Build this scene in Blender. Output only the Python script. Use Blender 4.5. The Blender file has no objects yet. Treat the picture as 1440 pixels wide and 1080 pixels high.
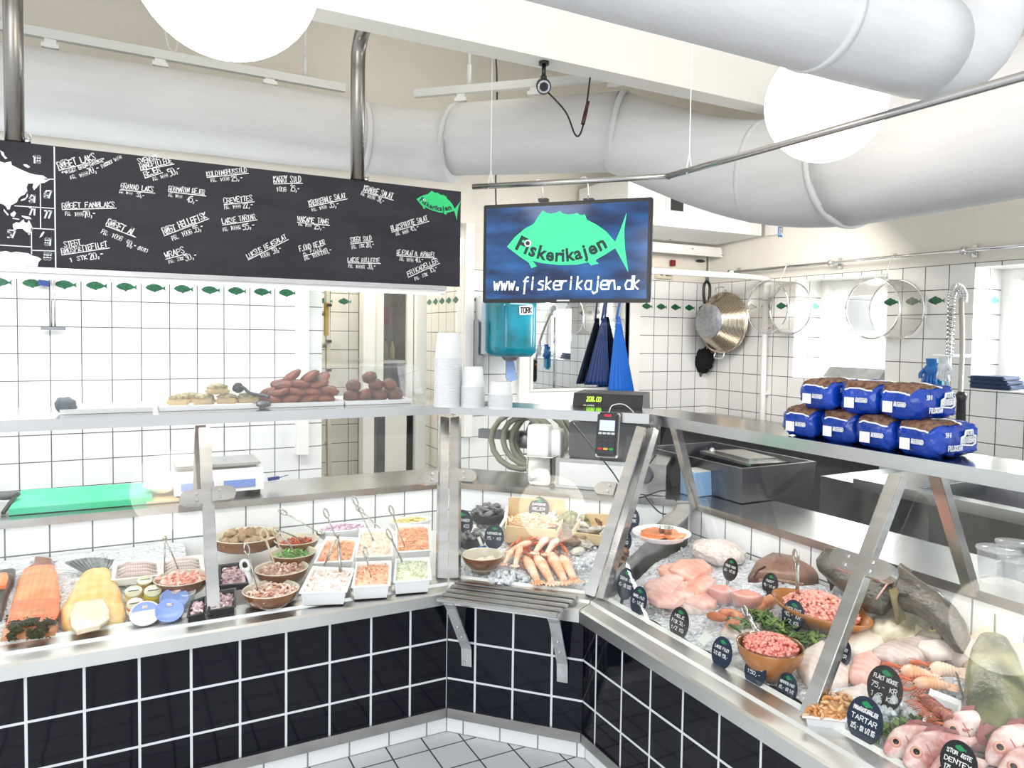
import bpy, bmesh, math, random
import numpy as np
from mathutils import Vector, Matrix, Quaternion, noise
SC = bpy.context.scene
COL = SC.collection
R = math.radians
PI = math.pi

# ------------------------------------------------------------------ camera
FPX, PITCH, ROLL, CV, YAW = 1025.4, R(-2.343), R(-.789), 511.7, R(62.2561269)
EYE = 1.53
eX = np.array([math.sin(YAW), math.cos(YAW), 0]); eY = np.array([-math.cos(YAW), math.sin(YAW), 0])
CAM = np.array([0, 0, EYE])
def ray(u, v):
    r = np.array([(u-720)/FPX, 1, -(v-CV)/FPX])
    c, s = math.cos(ROLL), math.sin(ROLL); r = np.array([c*r[0]+s*r[2], r[1], -s*r[0]+c*r[2]])
    c, s = math.cos(PITCH), math.sin(PITCH); r = np.array([r[0], c*r[1]-s*r[2], s*r[1]+c*r[2]])
    return np.array([r@eX, r@eY, r[2]])
c_r = ray(720+FPX, CV)-ray(720, CV); c_f = ray(720, CV); c_u = ray(720, CV-FPX)-ray(720, CV)
cam = bpy.data.cameras.new('camera'); cam_o = bpy.data.objects.new('camera', cam); COL.objects.link(cam_o)
m = Matrix.Identity(4)
for i in range(3):
    m[i][0] = c_r[i]; m[i][1] = c_u[i]; m[i][2] = -c_f[i]; m[i][3] = CAM[i]
cam_o.matrix_world = m
cam.sensor_width = 36; cam.lens = 36*FPX/1440; cam.shift_y = (CV-540)/1440
cam.clip_start = .05
SC.camera = cam_o

# ------------------------------------------------------------------ world, lights, exposure
SC.view_settings.view_transform = 'Standard'; SC.view_settings.look = 'None'
SC.view_settings.gamma = 1; SC.view_settings.use_curve_mapping = False
SC.view_settings.exposure = 0.8
SC.cycles.max_bounces = 9; SC.cycles.transparent_max_bounces = 24; SC.cycles.sample_clamp_indirect = 6
SC.cycles.caustics_reflective = False; SC.cycles.caustics_refractive = False
W = bpy.data.worlds.new('sky'); SC.world = W; W.use_nodes = True
bg = W.node_tree.nodes['Background']; bg.inputs[0].default_value = (.93, .97, 1, 1); bg.inputs[1].default_value = .8
def area(name, loc, target, sx, sy, power, col=(1, 1, 1)):
    l = bpy.data.lights.new(name, 'AREA'); l.shape = 'RECTANGLE'; l.size = sx; l.size_y = sy; l.energy = power; l.color = col
    o = bpy.data.objects.new(name, l); COL.objects.link(o); o.location = loc
    o.rotation_euler = (Vector(target)-Vector(loc)).to_track_quat('-Z', 'Y').to_euler()
    return o
# daylight through the shop front behind the photographer, and through the two windows of the right wall
area('shopfront_daylight', (-1.9, -2.0, 2.3), (1.2, 2.2, .9), 3.4, 2.2, 58, (.95, .98, 1))
area('window_daylight', (4.9, 3.43, 1.75), (1.5, 2.9, .9), .7, .7, 26, (.95, .98, 1))
area('window_daylight', (4.95, 1.8, 1.75), (3.8, 3.0, 1.2), .9, .7, 45, (.95, .98, 1))
area('kitchen_fill', (3.2, 3.3, 2.25), (3.5, 4.6, .9), 1.6, .3, 14, (1, .94, .86))  # added fill without a fixture, brightens the right part of the back wall
area('kitchen_fill', (0.0, 3.45, 2.3), (0.0, 4.25, .3), 2.4, .3, 22, (.97, .98, 1))  # second added fill, lifts the left tiled wall; no lamp hangs there

area('upper_wall_fill', (1.0, 3.4, 3.35), (.6, 4.6, 2.6), 2.6, .6, 3.5, (1, .95, .87))  # added fill that lightens the upper wall behind the ducts
# ------------------------------------------------------------------ points from picture rays
def hit(u, v, n, d):
    r = ray(u, v); n = np.array(n, float); t = (d-n@CAM)/(n@r); return Vector(CAM+t*r)
def Zp(u, v, z): return hit(u, v, (0, 0, 1), z)
def Xp(u, v, x): return hit(u, v, (1, 0, 0), x)
def Yp(u, v, y): return hit(u, v, (0, 1, 0), y)
def depth_of(p): return float((np.array(p)-CAM)@c_f)
def size_at(p, px): return px*depth_of(p)/FPX
# plan of the three counter runs: a run has an origin corner, a direction along its face, and d = distance in from the black tiled face
C1 = Vector((1.063, 2.516, 0)); C2 = Vector((1.429, 2.138, 0))
class Run:
    def __init__(s, o, along, inn): s.o = Vector(o); s.a = Vector(along).normalized(); s.n = Vector(inn).normalized()
    def P(s, t, d, z): return s.o+s.a*t+s.n*d+Vector((0, 0, z))
    def hit(s, u, v, d): return hit(u, v, s.n, s.n.dot(s.o)+d)
    def bed(s, u, v, off=0.0, front=(.09, .575), back=(.75, .665)):
        k = (back[1]-front[1])/(back[0]-front[0]); n = Vector((0, 0, 1))-s.n*k
        p0 = s.P(0, front[0], front[1]+off); return hit(u, v, n, n.dot(p0))
RL = Run(C1, (-1, 0, 0), (0, 1, 0))
RM = Run(C1, C2-C1, (.378, .366, 0))
RR = Run(C2, (0, -1, 0), (1, 0, 0))
MLEN = (C2-C1).length
def miter(c, na, nb, d):      # plan point at inset d from both faces meeting at corner c
    b = (na+nb).normalized(); return c+b*(d/b.dot(na))

# ------------------------------------------------------------------ materials
MATS = {}
def lin(c): return tuple(((x/12.92) if x <= .04045 else ((x+.055)/1.055)**2.4) for x in c)
def hexc(h): return lin(tuple(int(h[i:i+2], 16)/255 for i in (0, 2, 4)))
def new_mat(name):
    m = bpy.data.materials.new(name); m.use_nodes = True
    nt = m.node_tree; return m, nt, nt.nodes['Principled BSDF']
def N(nt, t, **kw):
    n = nt.nodes.new(t)
    for k, v in kw.items(): setattr(n, k, v)
    return n
def mat(name, col, rough=.5, metal=0, var=0, scale=8, bump=0, bscale=40, col2=None, island=False, trans=0, sss=0, emit=0, spec=None, coat=0, ior=None, stretch=None):
    if name in MATS: return MATS[name]
    m, nt, b = new_mat(name); c = hexc(col) if isinstance(col, str) else col
    b.inputs['Roughness'].default_value = rough; b.inputs['Metallic'].default_value = metal
    if spec is not None: b.inputs['Specular IOR Level'].default_value = spec
    if coat: b.inputs['Coat Weight'].default_value = coat
    if trans: b.inputs['Transmission Weight'].default_value = trans
    if ior: b.inputs['IOR'].default_value = ior
    if sss: b.inputs['Subsurface Weight'].default_value = sss; b.inputs['Subsurface Radius'].default_value = (.02, .012, .01); b.inputs['Subsurface Scale'].default_value = .5
    if emit: b.inputs['Emission Color'].default_value = (*c, 1); b.inputs['Emission Strength'].default_value = emit
    tc = N(nt, 'ShaderNodeTexCoord'); src = tc.outputs['Object']
    if stretch:
        mp = N(nt, 'ShaderNodeMapping'); mp.inputs['Scale'].default_value = stretch; nt.links.new(src, mp.inputs[0]); src = mp.outputs[0]
    if col2 or var:
        c2 = hexc(col2) if isinstance(col2, str) else (col2 or tuple(max(0, x*(1-var)) for x in c))
        rp = N(nt, 'ShaderNodeValToRGB'); rp.color_ramp.elements[0].color = (*c2, 1); rp.color_ramp.elements[1].color = (*c, 1)
        rp.color_ramp.elements[0].position = .38; rp.color_ramp.elements[1].position = .62
        if island:
            g = N(nt, 'ShaderNodeNewGeometry'); nt.links.new(g.outputs['Random Per Island'], rp.inputs[0])
            rp.color_ramp.elements[0].position = 0; rp.color_ramp.elements[1].position = 1
        else:
            nz = N(nt, 'ShaderNodeTexNoise'); nz.inputs['Scale'].default_value = scale; nz.inputs['Detail'].default_value = 4
            nt.links.new(src, nz.inputs['Vector']); nt.links.new(nz.outputs[0], rp.inputs[0])
        nt.links.new(rp.outputs[0], b.inputs['Base Color'])
    else: b.inputs['Base Color'].default_value = (*c, 1)
    if bump:
        nz = N(nt, 'ShaderNodeTexNoise'); nz.inputs['Scale'].default_value = bscale; nz.inputs['Detail'].default_value = 3
        bp = N(nt, 'ShaderNodeBump'); bp.inputs['Strength'].default_value = bump; bp.inputs['Distance'].default_value = .01
        nt.links.new(src, nz.inputs['Vector']); nt.links.new(nz.outputs[0], bp.inputs['Height']); nt.links.new(bp.outputs[0], b.inputs['Normal'])
    MATS[name] = m; return m
def tile_mat(name, col, grout, ax, ph, size=.1485, mort=.0022, rough=.12, var=.04, bump=.35, wob=0, size2=None, rot=0, spec=.5):
    """square tiles laid on a plane; ax = the two object axes of the plane, ph = grout phase; rot turns the pattern"""
    m, nt, b = new_mat(name); MATS[name] = m
    tc = N(nt, 'ShaderNodeTexCoord'); sp = N(nt, 'ShaderNodeSeparateXYZ'); cb = N(nt, 'ShaderNodeCombineXYZ')
    src = tc.outputs['Object']
    if rot:
        mp = N(nt, 'ShaderNodeMapping'); mp.inputs['Rotation'].default_value = (0, 0, rot); nt.links.new(src, mp.inputs[0]); src = mp.outputs[0]
    nt.links.new(src, sp.inputs[0])
    for i in (0, 1):
        a = N(nt, 'ShaderNodeMath', operation='ADD'); a.inputs[1].default_value = -ph[i]+200*size
        nt.links.new(sp.outputs['XYZ'.index(ax[i])], a.inputs[0]); nt.links.new(a.outputs[0], cb.inputs[i])
    br = N(nt, 'ShaderNodeTexBrick'); br.offset = 0; br.squash = 1
    br.inputs['Scale'].default_value = 1; br.inputs['Mortar Size'].default_value = mort; br.inputs['Mortar Smooth'].default_value = .1
    br.inputs['Brick Width'].default_value = size; br.inputs['Row Height'].default_value = size2 or size
    c = hexc(col); g = hexc(grout)
    br.inputs['Color1'].default_value = (*c, 1); br.inputs['Color2'].default_value = (*[x*(1-var) for x in c], 1); br.inputs['Mortar'].default_value = (*g, 1)
    nt.links.new(cb.outputs[0], br.inputs['Vector']); nt.links.new(br.outputs['Color'], b.inputs['Base Color'])
    b.inputs['Specular IOR Level'].default_value = spec
    rr = N(nt, 'ShaderNodeMapRange'); rr.inputs[3].default_value = rough; rr.inputs[4].default_value = .8
    nt.links.new(br.outputs['Fac'], rr.inputs[0]); nt.links.new(rr.outputs[0], b.inputs['Roughness'])
    bp = N(nt, 'ShaderNodeBump'); bp.inputs['Strength'].default_value = bump; bp.inputs['Distance'].default_value = .002; bp.invert = True
    nt.links.new(br.outputs['Fac'], bp.inputs['Height'])
    if wob:
        nz = N(nt, 'ShaderNodeTexNoise'); nz.inputs['Scale'].default_value = 9; nt.links.new(tc.outputs['Object'], nz.inputs['Vector'])
        b2 = N(nt, 'ShaderNodeBump'); b2.inputs['Strength'].default_value = wob; b2.inputs['Distance'].default_value = .01
        nt.links.new(nz.outputs[0], b2.inputs['Height']); nt.links.new(bp.outputs[0], b2.inputs['Normal']); bp = b2
    nt.links.new(bp.outputs[0], b.inputs['Normal'])
    return m
def glass_mat(name, tint=(1, 1, 1), refl=1.0, op=0.0, opcol=(.8, .85, .9), rough=0.0):
    """thin clear sheet: fresnel mirror over a clear body"""
    if name in MATS: return MATS[name]
    m = bpy.data.materials.new(name); m.use_nodes = True; nt = m.node_tree; nt.nodes.clear(); MATS[name] = m
    out = N(nt, 'ShaderNodeOutputMaterial'); tr = N(nt, 'ShaderNodeBsdfTransparent'); tr.inputs[0].default_value = (*tint, 1)
    gl = N(nt, 'ShaderNodeBsdfGlossy'); gl.inputs['Roughness'].default_value = rough; gl.inputs['Color'].default_value = (refl, refl, refl, 1)
    lw = N(nt, 'ShaderNodeLayerWeight'); lw.inputs[0].default_value = .5; mx = N(nt, 'ShaderNodeMixShader')
    pw = N(nt, 'ShaderNodeMath', operation='POWER'); pw.inputs[1].default_value = 5; nt.links.new(lw.outputs['Facing'], pw.inputs[0])
    fr = N(nt, 'ShaderNodeMath', operation='MULTIPLY_ADD'); fr.inputs[1].default_value = .6; fr.inputs[2].default_value = .035; nt.links.new(pw.outputs[0], fr.inputs[0])
    body = tr.outputs[0]
    if op:
        df = N(nt, 'ShaderNodeBsdfDiffuse'); df.inputs[0].default_value = (*opcol, 1); m2 = N(nt, 'ShaderNodeMixShader'); m2.inputs[0].default_value = op
        nt.links.new(body, m2.inputs[1]); nt.links.new(df.outputs[0], m2.inputs[2]); body = m2.outputs[0]
    nt.links.new(fr.outputs[0], mx.inputs[0]); nt.links.new(body, mx.inputs[1]); nt.links.new(gl.outputs[0], mx.inputs[2]); nt.links.new(mx.outputs[0], out.inputs[0])
    return m
def mesh_mat(name, col, cell=.006, wire=.3):
    """woven wire: solid wires, open cells (UV-free, on cylinder coordinates)"""
    m = bpy.data.materials.new(name); m.use_nodes = True; nt = m.node_tree; b = nt.nodes['Principled BSDF']; MATS[name] = m
    b.inputs['Base Color'].default_value = (*hexc(col), 1); b.inputs['Metallic'].default_value = .6; b.inputs['Roughness'].default_value = .4
    b.inputs['Alpha'].default_value = wire
    return m
steel = mat('brushed_steel', 'c2c1bf', .26, 1, var=.18, scale=4, stretch=(1, 1, 6))
steel_dk = mat('dark_steel', '85868a', .35, 1, var=.2, scale=4)
ledge_m = mat('lit_ledge_steel', 'e4e4e2', .34, 1, var=.1, scale=3)  # lighter steel copy, bright reflections on the ledge put into its colour
chrome = mat('polished_steel', 'dcdcdc', .13, 1)
pole_m = mat('pole_steel', '8f8b86', .3, 1)
white = mat('white_paint', 'f1efec', .5)
cream = mat('cream_wall_paint', 'efeae0', .7, var=.05, scale=2)
white_pl = mat('white_plastic', 'f4f4f4', .3)
black_pl = mat('black_plastic', '17181b', .35)
grey_pl = mat('grey_plastic', '55585d', .45)
fabric = mat('duct_fabric', 'dededf', .85, var=.05, scale=5, bump=.12, bscale=25, stretch=(.6, .6, 3))
glass = glass_mat('case_glass', (.985, .995, .99), refl=.9)
acrylic = glass_mat('clear_acrylic', (.985, .99, .99), op=.025, opcol=(.9, .93, .95))
clear_pl = glass_mat('clear_plastic', (.96, .97, .98), op=.22, opcol=(.92, .94, .96), rough=.1)

# ------------------------------------------------------------------ mesh building
class MB:
    def __init__(s): s.b = bmesh.new(); s.mi = 0
    def _tag(s, vs, sm=None):
        fs = set()
        for v in vs:
            for f in v.link_faces: fs.add(f)
        for f in fs:
            f.material_index = s.mi
            if sm is not None: f.smooth = sm
        return s
    def box(s, c, size, rot=None, bev=0):
        M = Matrix.Translation(Vector(c)) @ ((rot.to_4x4() if rot is not None else Matrix.Identity(4))) @ Matrix.Diagonal((*size, 1))
        r = bmesh.ops.create_cube(s.b, size=1, matrix=M); vs = r['verts']
        if bev:
            es = list({e for v in vs for e in v.link_edges}); q = bmesh.ops.bevel(s.b, geom=es, offset=bev, segments=2, affect='EDGES'); vs = q['verts']
        return s._tag(vs)
    def bar(s, p, q, w, h, up=(0, 0, 1), bev=0):      # box beam from p to q; w across, h along 'up'
        p = Vector(p); q = Vector(q); x = (q-p); L = x.length; x.normalize(); up = Vector(up)
        y = up.cross(x)
        if y.length < 1e-4: y = Vector((1, 0, 0)).cross(x)
        y.normalize(); z = x.cross(y); Rm = Matrix((x, y, z)).transposed()
        return s.box((p+q)/2, (L, w, h), Rm, bev)
    def prism(s, pts, ext):                              # closed polygon of 3-D points extruded by vector ext
        ext = Vector(ext); a = [s.b.verts.new(p) for p in pts]; c = [s.b.verts.new(Vector(p)+ext) for p in pts]; n = len(a)
        fs = [s.b.faces.new(a[::-1]), s.b.faces.new(c)]+[s.b.faces.new((a[i], a[(i+1) % n], c[(i+1) % n], c[i])) for i in range(n)]
        for f in fs: f.material_index = s.mi
        return s
    def ngon(s, pts):
        f = s.b.faces.new([s.b.verts.new(p) for p in pts]); f.material_index = s.mi; return s
    def grid(s, rows, closed=False, sm=True, cap=False):
        vs = [[s.b.verts.new(p) for p in r] for r in rows]; n = len(vs[0])
        for i in range(len(vs)-1):
            for j in range(n if closed else n-1):
                f = s.b.faces.new((vs[i][j], vs[i][(j+1) % n], vs[i+1][(j+1) % n], vs[i+1][j])); f.smooth = sm; f.material_index = s.mi
        if cap and closed:
            for r in (vs[0][::-1], vs[-1]):
                f = s.b.faces.new(r); f.material_index = s.mi; f.smooth = False
        return s
    def lathe(s, prof, c=(0, 0, 0), n=24, axis=None, sx=1, sy=1, sm=True, cap=False):
        Q = Vector((0, 0, 1)).rotation_difference(Vector(axis)).to_matrix() if axis is not None else Matrix.Identity(3); c = Vector(c)
        rows = [[c+Q @ Vector((r*sx*math.cos(2*PI*k/n), r*sy*math.sin(2*PI*k/n), z)) for k in range(n)] for r, z in prof]
        return s.grid(rows, True, sm, cap)
    def cyl(s, p, q, r, r2=None, n=16, sm=True):
        p = Vector(p); q = Vector(q); return s.lathe([(r, 0), (r if r2 is None else r2, (q-p).length)], p, n, q-p, sm=sm, cap=True)
    def tube(s, pts, r, n=8, closed=False, radii=None, flat=1.0):
        pts = [Vector(p) for p in pts]; rows = []; m = len(pts); up = None
        for i, p in enumerate(pts):
            t = (pts[min(i+1, m-1)]-pts[max(i-1, 0)]).normalized()
            if up is None: up = Vector((0, 0, 1)) if abs(t.z) < .9 else Vector((1, 0, 0))
            a = t.cross(up).normalized(); up = a.cross(t).normalized(); rr = radii[i] if radii else r
            rows.append([p+a*rr*math.cos(2*PI*k/n)+up*rr*flat*math.sin(2*PI*k/n) for k in range(n)])
        return s.grid(rows, True, True, True)
    def blob(s, c, rad, rot=None, sub=2, amp=0, fr=3, seed=0, sm=True):
        M = Matrix.Translation(Vector(c)) @ (rot.to_4x4() if rot is not None else Matrix.Identity(4)) @ Matrix.Diagonal((*rad, 1))
        r = bmesh.ops.create_icosphere(s.b, subdivisions=sub, radius=1)
        for v in r['verts']:
            if amp: v.co *= 1+amp*noise.noise(v.co*fr+Vector((seed*3.1, seed*1.7, seed)))
            v.co = M @ v.co
        return s._tag(r['verts'], sm)
    def disc(s, c, nrm, r, th, n=28, sx=1, up=None):
        nrm = Vector(nrm).normalized(); up = Vector(up or (0, 0, 1)); a = up.cross(nrm)
        if a.length < 1e-3: a = Vector((1, 0, 0))
        a.normalize(); b = nrm.cross(a); c = Vector(c)-nrm*th/2
        return s.prism([c+a*r*sx*math.cos(2*PI*k/n)+b*r*math.sin(2*PI*k/n) for k in range(n)], nrm*th)
    def obj(s, name, mats, parent=None, smooth=None):
        me = bpy.data.meshes.new(name); s.b.normal_update()
        bmesh.ops.recalc_face_normals(s.b, faces=s.b.faces); s.b.to_mesh(me); s.b.free()
        for m_ in (mats if isinstance(mats, (list, tuple)) else [mats]): me.materials.append(m_)
        if smooth is not None:
            for p in me.polygons: p.use_smooth = smooth
        o = bpy.data.objects.new(name, me); COL.objects.link(o)
        if parent is not None: put(o, parent)
        return o
def put(o, parent):       # parent a world-space mesh under an Empty or mesh that may be placed anywhere
    o.parent = parent
    o.matrix_parent_inverse = wmat(parent).inverted()
def wmat(o): return o.matrix_basis.copy() if o.parent is None else wmat(o.parent) @ o.matrix_parent_inverse @ o.matrix_basis
def thing(name, label, cat, loc=(0, 0, 0), group=None):
    o = bpy.data.objects.new(name, None); COL.objects.link(o); o.location = Vector(loc); o.empty_display_size = .05
    return tag(o, label, cat, group)
def tag(o, label, cat, group=None, kind=None):
    o['label'] = label; o['category'] = cat
    if group: o['group'] = group
    if kind: o['kind'] = kind
    return o
def struct(o): o['kind'] = 'structure'; return o
def part(o, label): o['label'] = label; return o
def dup(root, M, label=None, group=None, cat=None):
    """copy of a thing with copies of its parts; M maps the source's world placement to the copy's"""
    r = root.copy(); COL.objects.link(r); r.matrix_basis = M @ root.matrix_basis
    if label: r['label'] = label
    if group: r['group'] = group
    def rec(src, dst):
        for ch in src.children:
            c = ch.copy(); COL.objects.link(c); c.parent = dst; c.matrix_parent_inverse = ch.matrix_parent_inverse.copy(); rec(ch, c)
    rec(root, r); return r
def rotm(x=0, y=0, z=0): return Matrix.Rotation(z, 3, 'Z') @ Matrix.Rotation(y, 3, 'Y') @ Matrix.Rotation(x, 3, 'X')
def frame(x, z):          # rotation whose local x, z follow the given directions
    x = Vector(x).normalized(); z = Vector(z); z = (z-x*z.dot(x)).normalized(); return Matrix((x, z.cross(x), z)).transposed()
# ================================================================== ROOM
TS = .1487; YB = 4.72; XR = 4.36; ZC = 3.5; TILE_TOP = 1.983
wt = dict(size=TS, mort=.0028, rough=.1, var=.03)
t_back = tile_mat('white_tile_back', 'f3f3f2', '5b5a58', 'XZ', (.2135, 1.5355), **wt)
t_right = tile_mat('white_tile_right', 'f1efeb', '5b5650', 'YZ', (4.306, 1.5355), **wt)
t_floor = tile_mat('floor_tile', 'd6dadd', '3c4044', 'XY', (.829, 2.31), size=.1385, mort=.003, rough=.35, var=.1, wob=.1)
fish_g = mat('frieze_green', '1f6b48', .3, var=.5, scale=60)
fish_pale = mat('frieze_mint', '7fd0bd', .3)
FISH = [(-.052, .002), (-.04, .014), (-.02, .022), (-.006, .03), (.006, .022), (.022, .017), (.04, .004), (.054, .016), (.05, 0), (.055, -.016), (.04, -.004),
        (.022, -.014), (.006, -.018), (-.002, -.026), (-.012, -.02), (-.03, -.015), (-.046, -.006)]
def frieze(mb, spots, rt, sx=1, mi=1):          # printed fish on the glaze, one per tile
    k = mb.mi; mb.mi = mi; rt = Vector(rt)
    for c in spots: mb.ngon([Vector(c)+rt*(x*sx)+Vector((0, 0, z)) for x, z in FISH])
    mb.mi = k
def slab(mb, x0, x1, y0, y1, z0, z1): mb.box(((x0+x1)/2, (y0+y1)/2, (z0+z1)/2), (abs(x1-x0), abs(y1-y0), abs(z1-z0)))
# floor and ceiling
mb = MB(); slab(mb, -3, 5.2, -2.6, 7, -.1, 0); struct(mb.obj('floor', t_floor))
mb = MB(); slab(mb, -3, 5.2, .6, 7, ZC, ZC+.1); struct(mb.obj('ceiling', cream))
# back wall: tiled to TILE_TOP, painted above; opening onto the back room
OX0, OX1, OZ1 = 1.10, 2.083, 2.30
mb = MB(); slab(mb, -3, OX0, YB, YB+.12, 0, TILE_TOP); slab(mb, OX1, XR+.3, YB, YB+.12, 0, TILE_TOP)
frieze(mb, [(.2135+TS*(k+.5), YB-.001, 1.768) for k in range(-8, 5)]+[(.2135+TS*(k+.5), YB-.001, 1.768) for k in range(13, 28)], (1, 0, 0))
struct(mb.obj('wall_back', [t_back, fish_g]))
mb = MB(); slab(mb, -3, OX0, YB, YB+.12, TILE_TOP, ZC); slab(mb, OX1, XR+.3, YB, YB+.12, TILE_TOP, ZC); slab(mb, OX0, OX1, YB, YB+.12, OZ1, ZC)
struct(mb.obj('wall_back_upper', cream))
# right wall with two deep windows
W1 = (3.07, 3.814, 1.237, 1.955); W2 = (1.55, 2.523, 1.245, 1.955); RX = .30
mb = MB()
for y0, y1, z0, z1 in ((-.4, W2[0], 0, TILE_TOP), (W2[0], W2[1], 0, W2[2]), (W2[0], W2[1], W2[3], TILE_TOP), (W2[1], W1[0], 0, TILE_TOP), (W1[0], W1[1], 0, W1[2]), (W1[0], W1[1], W1[3], TILE_TOP), (W1[1], YB+.1, 0, TILE_TOP)):
    slab(mb, XR, XR+RX+.045, y0, y1, z0, z1)
frieze(mb, [(XR-.001, 4.306-TS*(k-.5), 1.768) for k in list(range(-1, 4))+[9, 10, 11]], (0, -1, 0))
t_rev = tile_mat('white_tile_reveal', 'f1efeb', '5b5650', 'XZ', (XR+.005, 1.5355), **wt)
mb.mi = 3
for w in (W1, W2): mb.ngon([(XR, w[1]-.0008, w[2]), (XR+RX, w[1]-.0008, w[2]), (XR+RX, w[1]-.0008, w[3]), (XR, w[1]-.0008, w[3])])
mb.mi = 0
frieze(mb, [(XR+.08, W1[1]-.002, 1.768), (XR+.22, W1[1]-.002, 1.768), (XR+.07, W2[1]-.002, 1.768), (XR+.21, W2[1]-.002, 1.768)], (1, 0, 0), .85, 2)
struct(mb.obj('wall_right', [t_right, fish_g, fish_pale, t_rev]))
mb = MB(); slab(mb, XR, XR+RX+.045, -.4, YB+.1, TILE_TOP, ZC); struct(mb.obj('wall_right_upper', cream))
def window(name, w):
    y0, y1, z0, z1 = w; x = XR+RX-.02
    mb = MB(); f = .07
    slab(mb, x, x+.06, y0, y1, z0, z0+.05); slab(mb, x, x+.06, y0, y1, z1-f, z1); slab(mb, x-.001, x+.06, y0, y0+f, z0, z1); slab(mb, x-.001, x+.06, y1-f, y1, z0, z1)
    for a, b in ((y0+f-.01, y0+f+.05), (y1-f-.05, y1-f+.01)): slab(mb, x-.02, x+.03, a, b, z0+.04, z1-f+.01)
    slab(mb, x-.017, x+.028, y0+f, y1-f, z1-f-.05, z1-f); slab(mb, x-.017, x+.028, y0+f, y1-f, z0+.05, z0+.1)
    o = struct(mb.obj(name, white))
    mb = MB(); slab(mb, x+.01, x+.016, y0+f, y1-f, z0+.05, z1-f); mb.obj('pane', glass, o)
    mb = MB(); slab(mb, XR+.0, x, y0, y1, z0-.002, z0+.006); mb.obj('window_sill', white, o)
window('window_1', W1); window('window_2', W2)
# dropped beam across the ceiling
mb = MB(); slab(mb, -3, 3.9, 2.635, 2.75, 2.665, ZC); struct(mb.obj('beam', mat('beam_paint', 'f3f0ea', .6)))
# white posts at the opening, glass wall towards the back room
def trim(name, x0, x1, y0, y1, z0, z1, m_=white): mb = MB(); slab(mb, x0, x1, y0, y1, z0, z1); return struct(mb.obj(name, m_))
trim('trim_1', .931, 1.005, YB-.06, YB, .75, 2.3); trim('trim_2', 2.083, 2.149, YB-.05, YB+.1, .8, 2.3)
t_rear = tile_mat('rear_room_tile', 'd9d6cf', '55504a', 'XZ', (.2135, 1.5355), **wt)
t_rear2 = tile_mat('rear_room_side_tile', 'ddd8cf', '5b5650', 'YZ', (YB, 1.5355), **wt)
mb = MB(); slab(mb, OX1, OX1+.1, YB+.12, 5.42, 0, TILE_TOP); frieze(mb, [(OX1-.001, YB+.06+.13*(k+.5), 1.768) for k in range(5)], (0, 1, 0)); struct(mb.obj('wall_passage', [t_rear2, fish_g]))
mb = MB(); slab(mb, OX1, OX1+.1, YB+.12, 5.42, TILE_TOP, ZC); struct(mb.obj('wall_passage_upper', cream))
mb = MB(); slab(mb, .8, 1.63, 5.75, 5.85, 0, 2.6); frieze(mb, [(1.22+TS*k, 5.749, 1.768) for k in range(3)], (1, 0, 0)); struct(mb.obj('wall_rear', [t_rear, fish_g]))
mb = MB(); slab(mb, .8, 3, 6.6, 6.7, 0, 2.6); struct(mb.obj('wall_rear_dark', mat('rear_room_wall', '8a7766', .8)))
mb = MB(); slab(mb, .7, .8, YB+.12, 6.7, 0, 2.6); struct(mb.obj('wall_rear_left', cream))
mb = MB(); slab(mb, OX0-.3, 3, YB+.12, 6.7, 2.55, 2.65); struct(mb.obj('ceiling_rear', cream))
mb = MB(); slab(mb, 1.005, 2.083, YB-.03, YB-.022, 1.0, 2.3); o = struct(mb.obj('window_3', glass)); o.name = 'window_3'
area('rear_room_light', (1.5, 5.3, 2.5), (1.5, 5.3, 0), .5, .5, 9, (1, .93, .8))
# glazed white door seen through the opening
dr = mat('door_paint', 'f0eee9', .45)
mb = MB(); dx0, dx1, dz = 1.70, 2.02, 2.25
slab(mb, dx0, dx0+.075, 5.55, 5.59, 0, dz); slab(mb, dx1-.05, dx1, 5.55, 5.59, 0, dz); slab(mb, dx0, dx1, 5.55, 5.59, 1.86, dz); slab(mb, dx0, dx1, 5.55, 5.59, 0, 1.02)
d1 = struct(mb.obj('door_1', dr)); mb = MB(); slab(mb, dx0+.07, dx1-.05, 5.565, 5.571, 1.02, 1.86); mb.obj('pane', glass, d1)
trim('trim_3', 2.03, 2.12, 5.5, 5.62, 0, 2.4); trim('trim_4', 1.6, 1.69, 5.5, 5.62, 0, 2.4)
# red sign and bottles behind the door glass, cupboard with shelves in the dark room
mb = MB(); slab(mb, 2.04, 2.16, 6.585, 6.599, 1.60, 1.77); tag(mb.obj('poster', mat('poster_red', 'a3203f', .5)), 'small dark red poster seen through the glazed white door', 'poster')
wood = mat('dark_wood', '6b4a33', .6, var=.3, scale=6)
for k, (x, c) in enumerate(((1.93, '8a8a4a'), (1.985, '77803c'), (2.045, 'a29a5e'))):
    b = thing('bottle', ['slim olive green bottle on the rear shelf, left of three behind the door glass', 'green bottle on the rear shelf, middle of three behind the door glass', 'pale green bottle on the rear shelf, right of three behind the door glass'][k], 'bottle', (x, 6.15, 1.29), 'bottles behind the door glass')
    mb = MB(); mb.lathe([(0, 0), (.024, .002), (.024, .1), (.01, .14), (.01, .17)], (x, 6.15, 1.29), 12); mb.obj('bottle_body', mat('bottle_glass_'+c, c, .1), b)
    mb = MB(); mb.cyl((x, 6.15, 1.455), (x, 6.15, 1.475), .012, n=10); mb.obj('cap', black_pl, b)
t = thing('shelf_ledge', 'pale wooden shelf carrying three bottles behind the glazed door', 'shelf', (1.98, 6.15, 1.26))
mb = MB(); slab(mb, 1.80, 2.13, 6.05, 6.599, 1.262, 1.288); mb.obj('shelf_board', white, t); mb = MB(); slab(mb, 1.95, 1.98, 6.3, 6.6, 1.12, 1.262); mb.obj('bracket', white, t)
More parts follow.
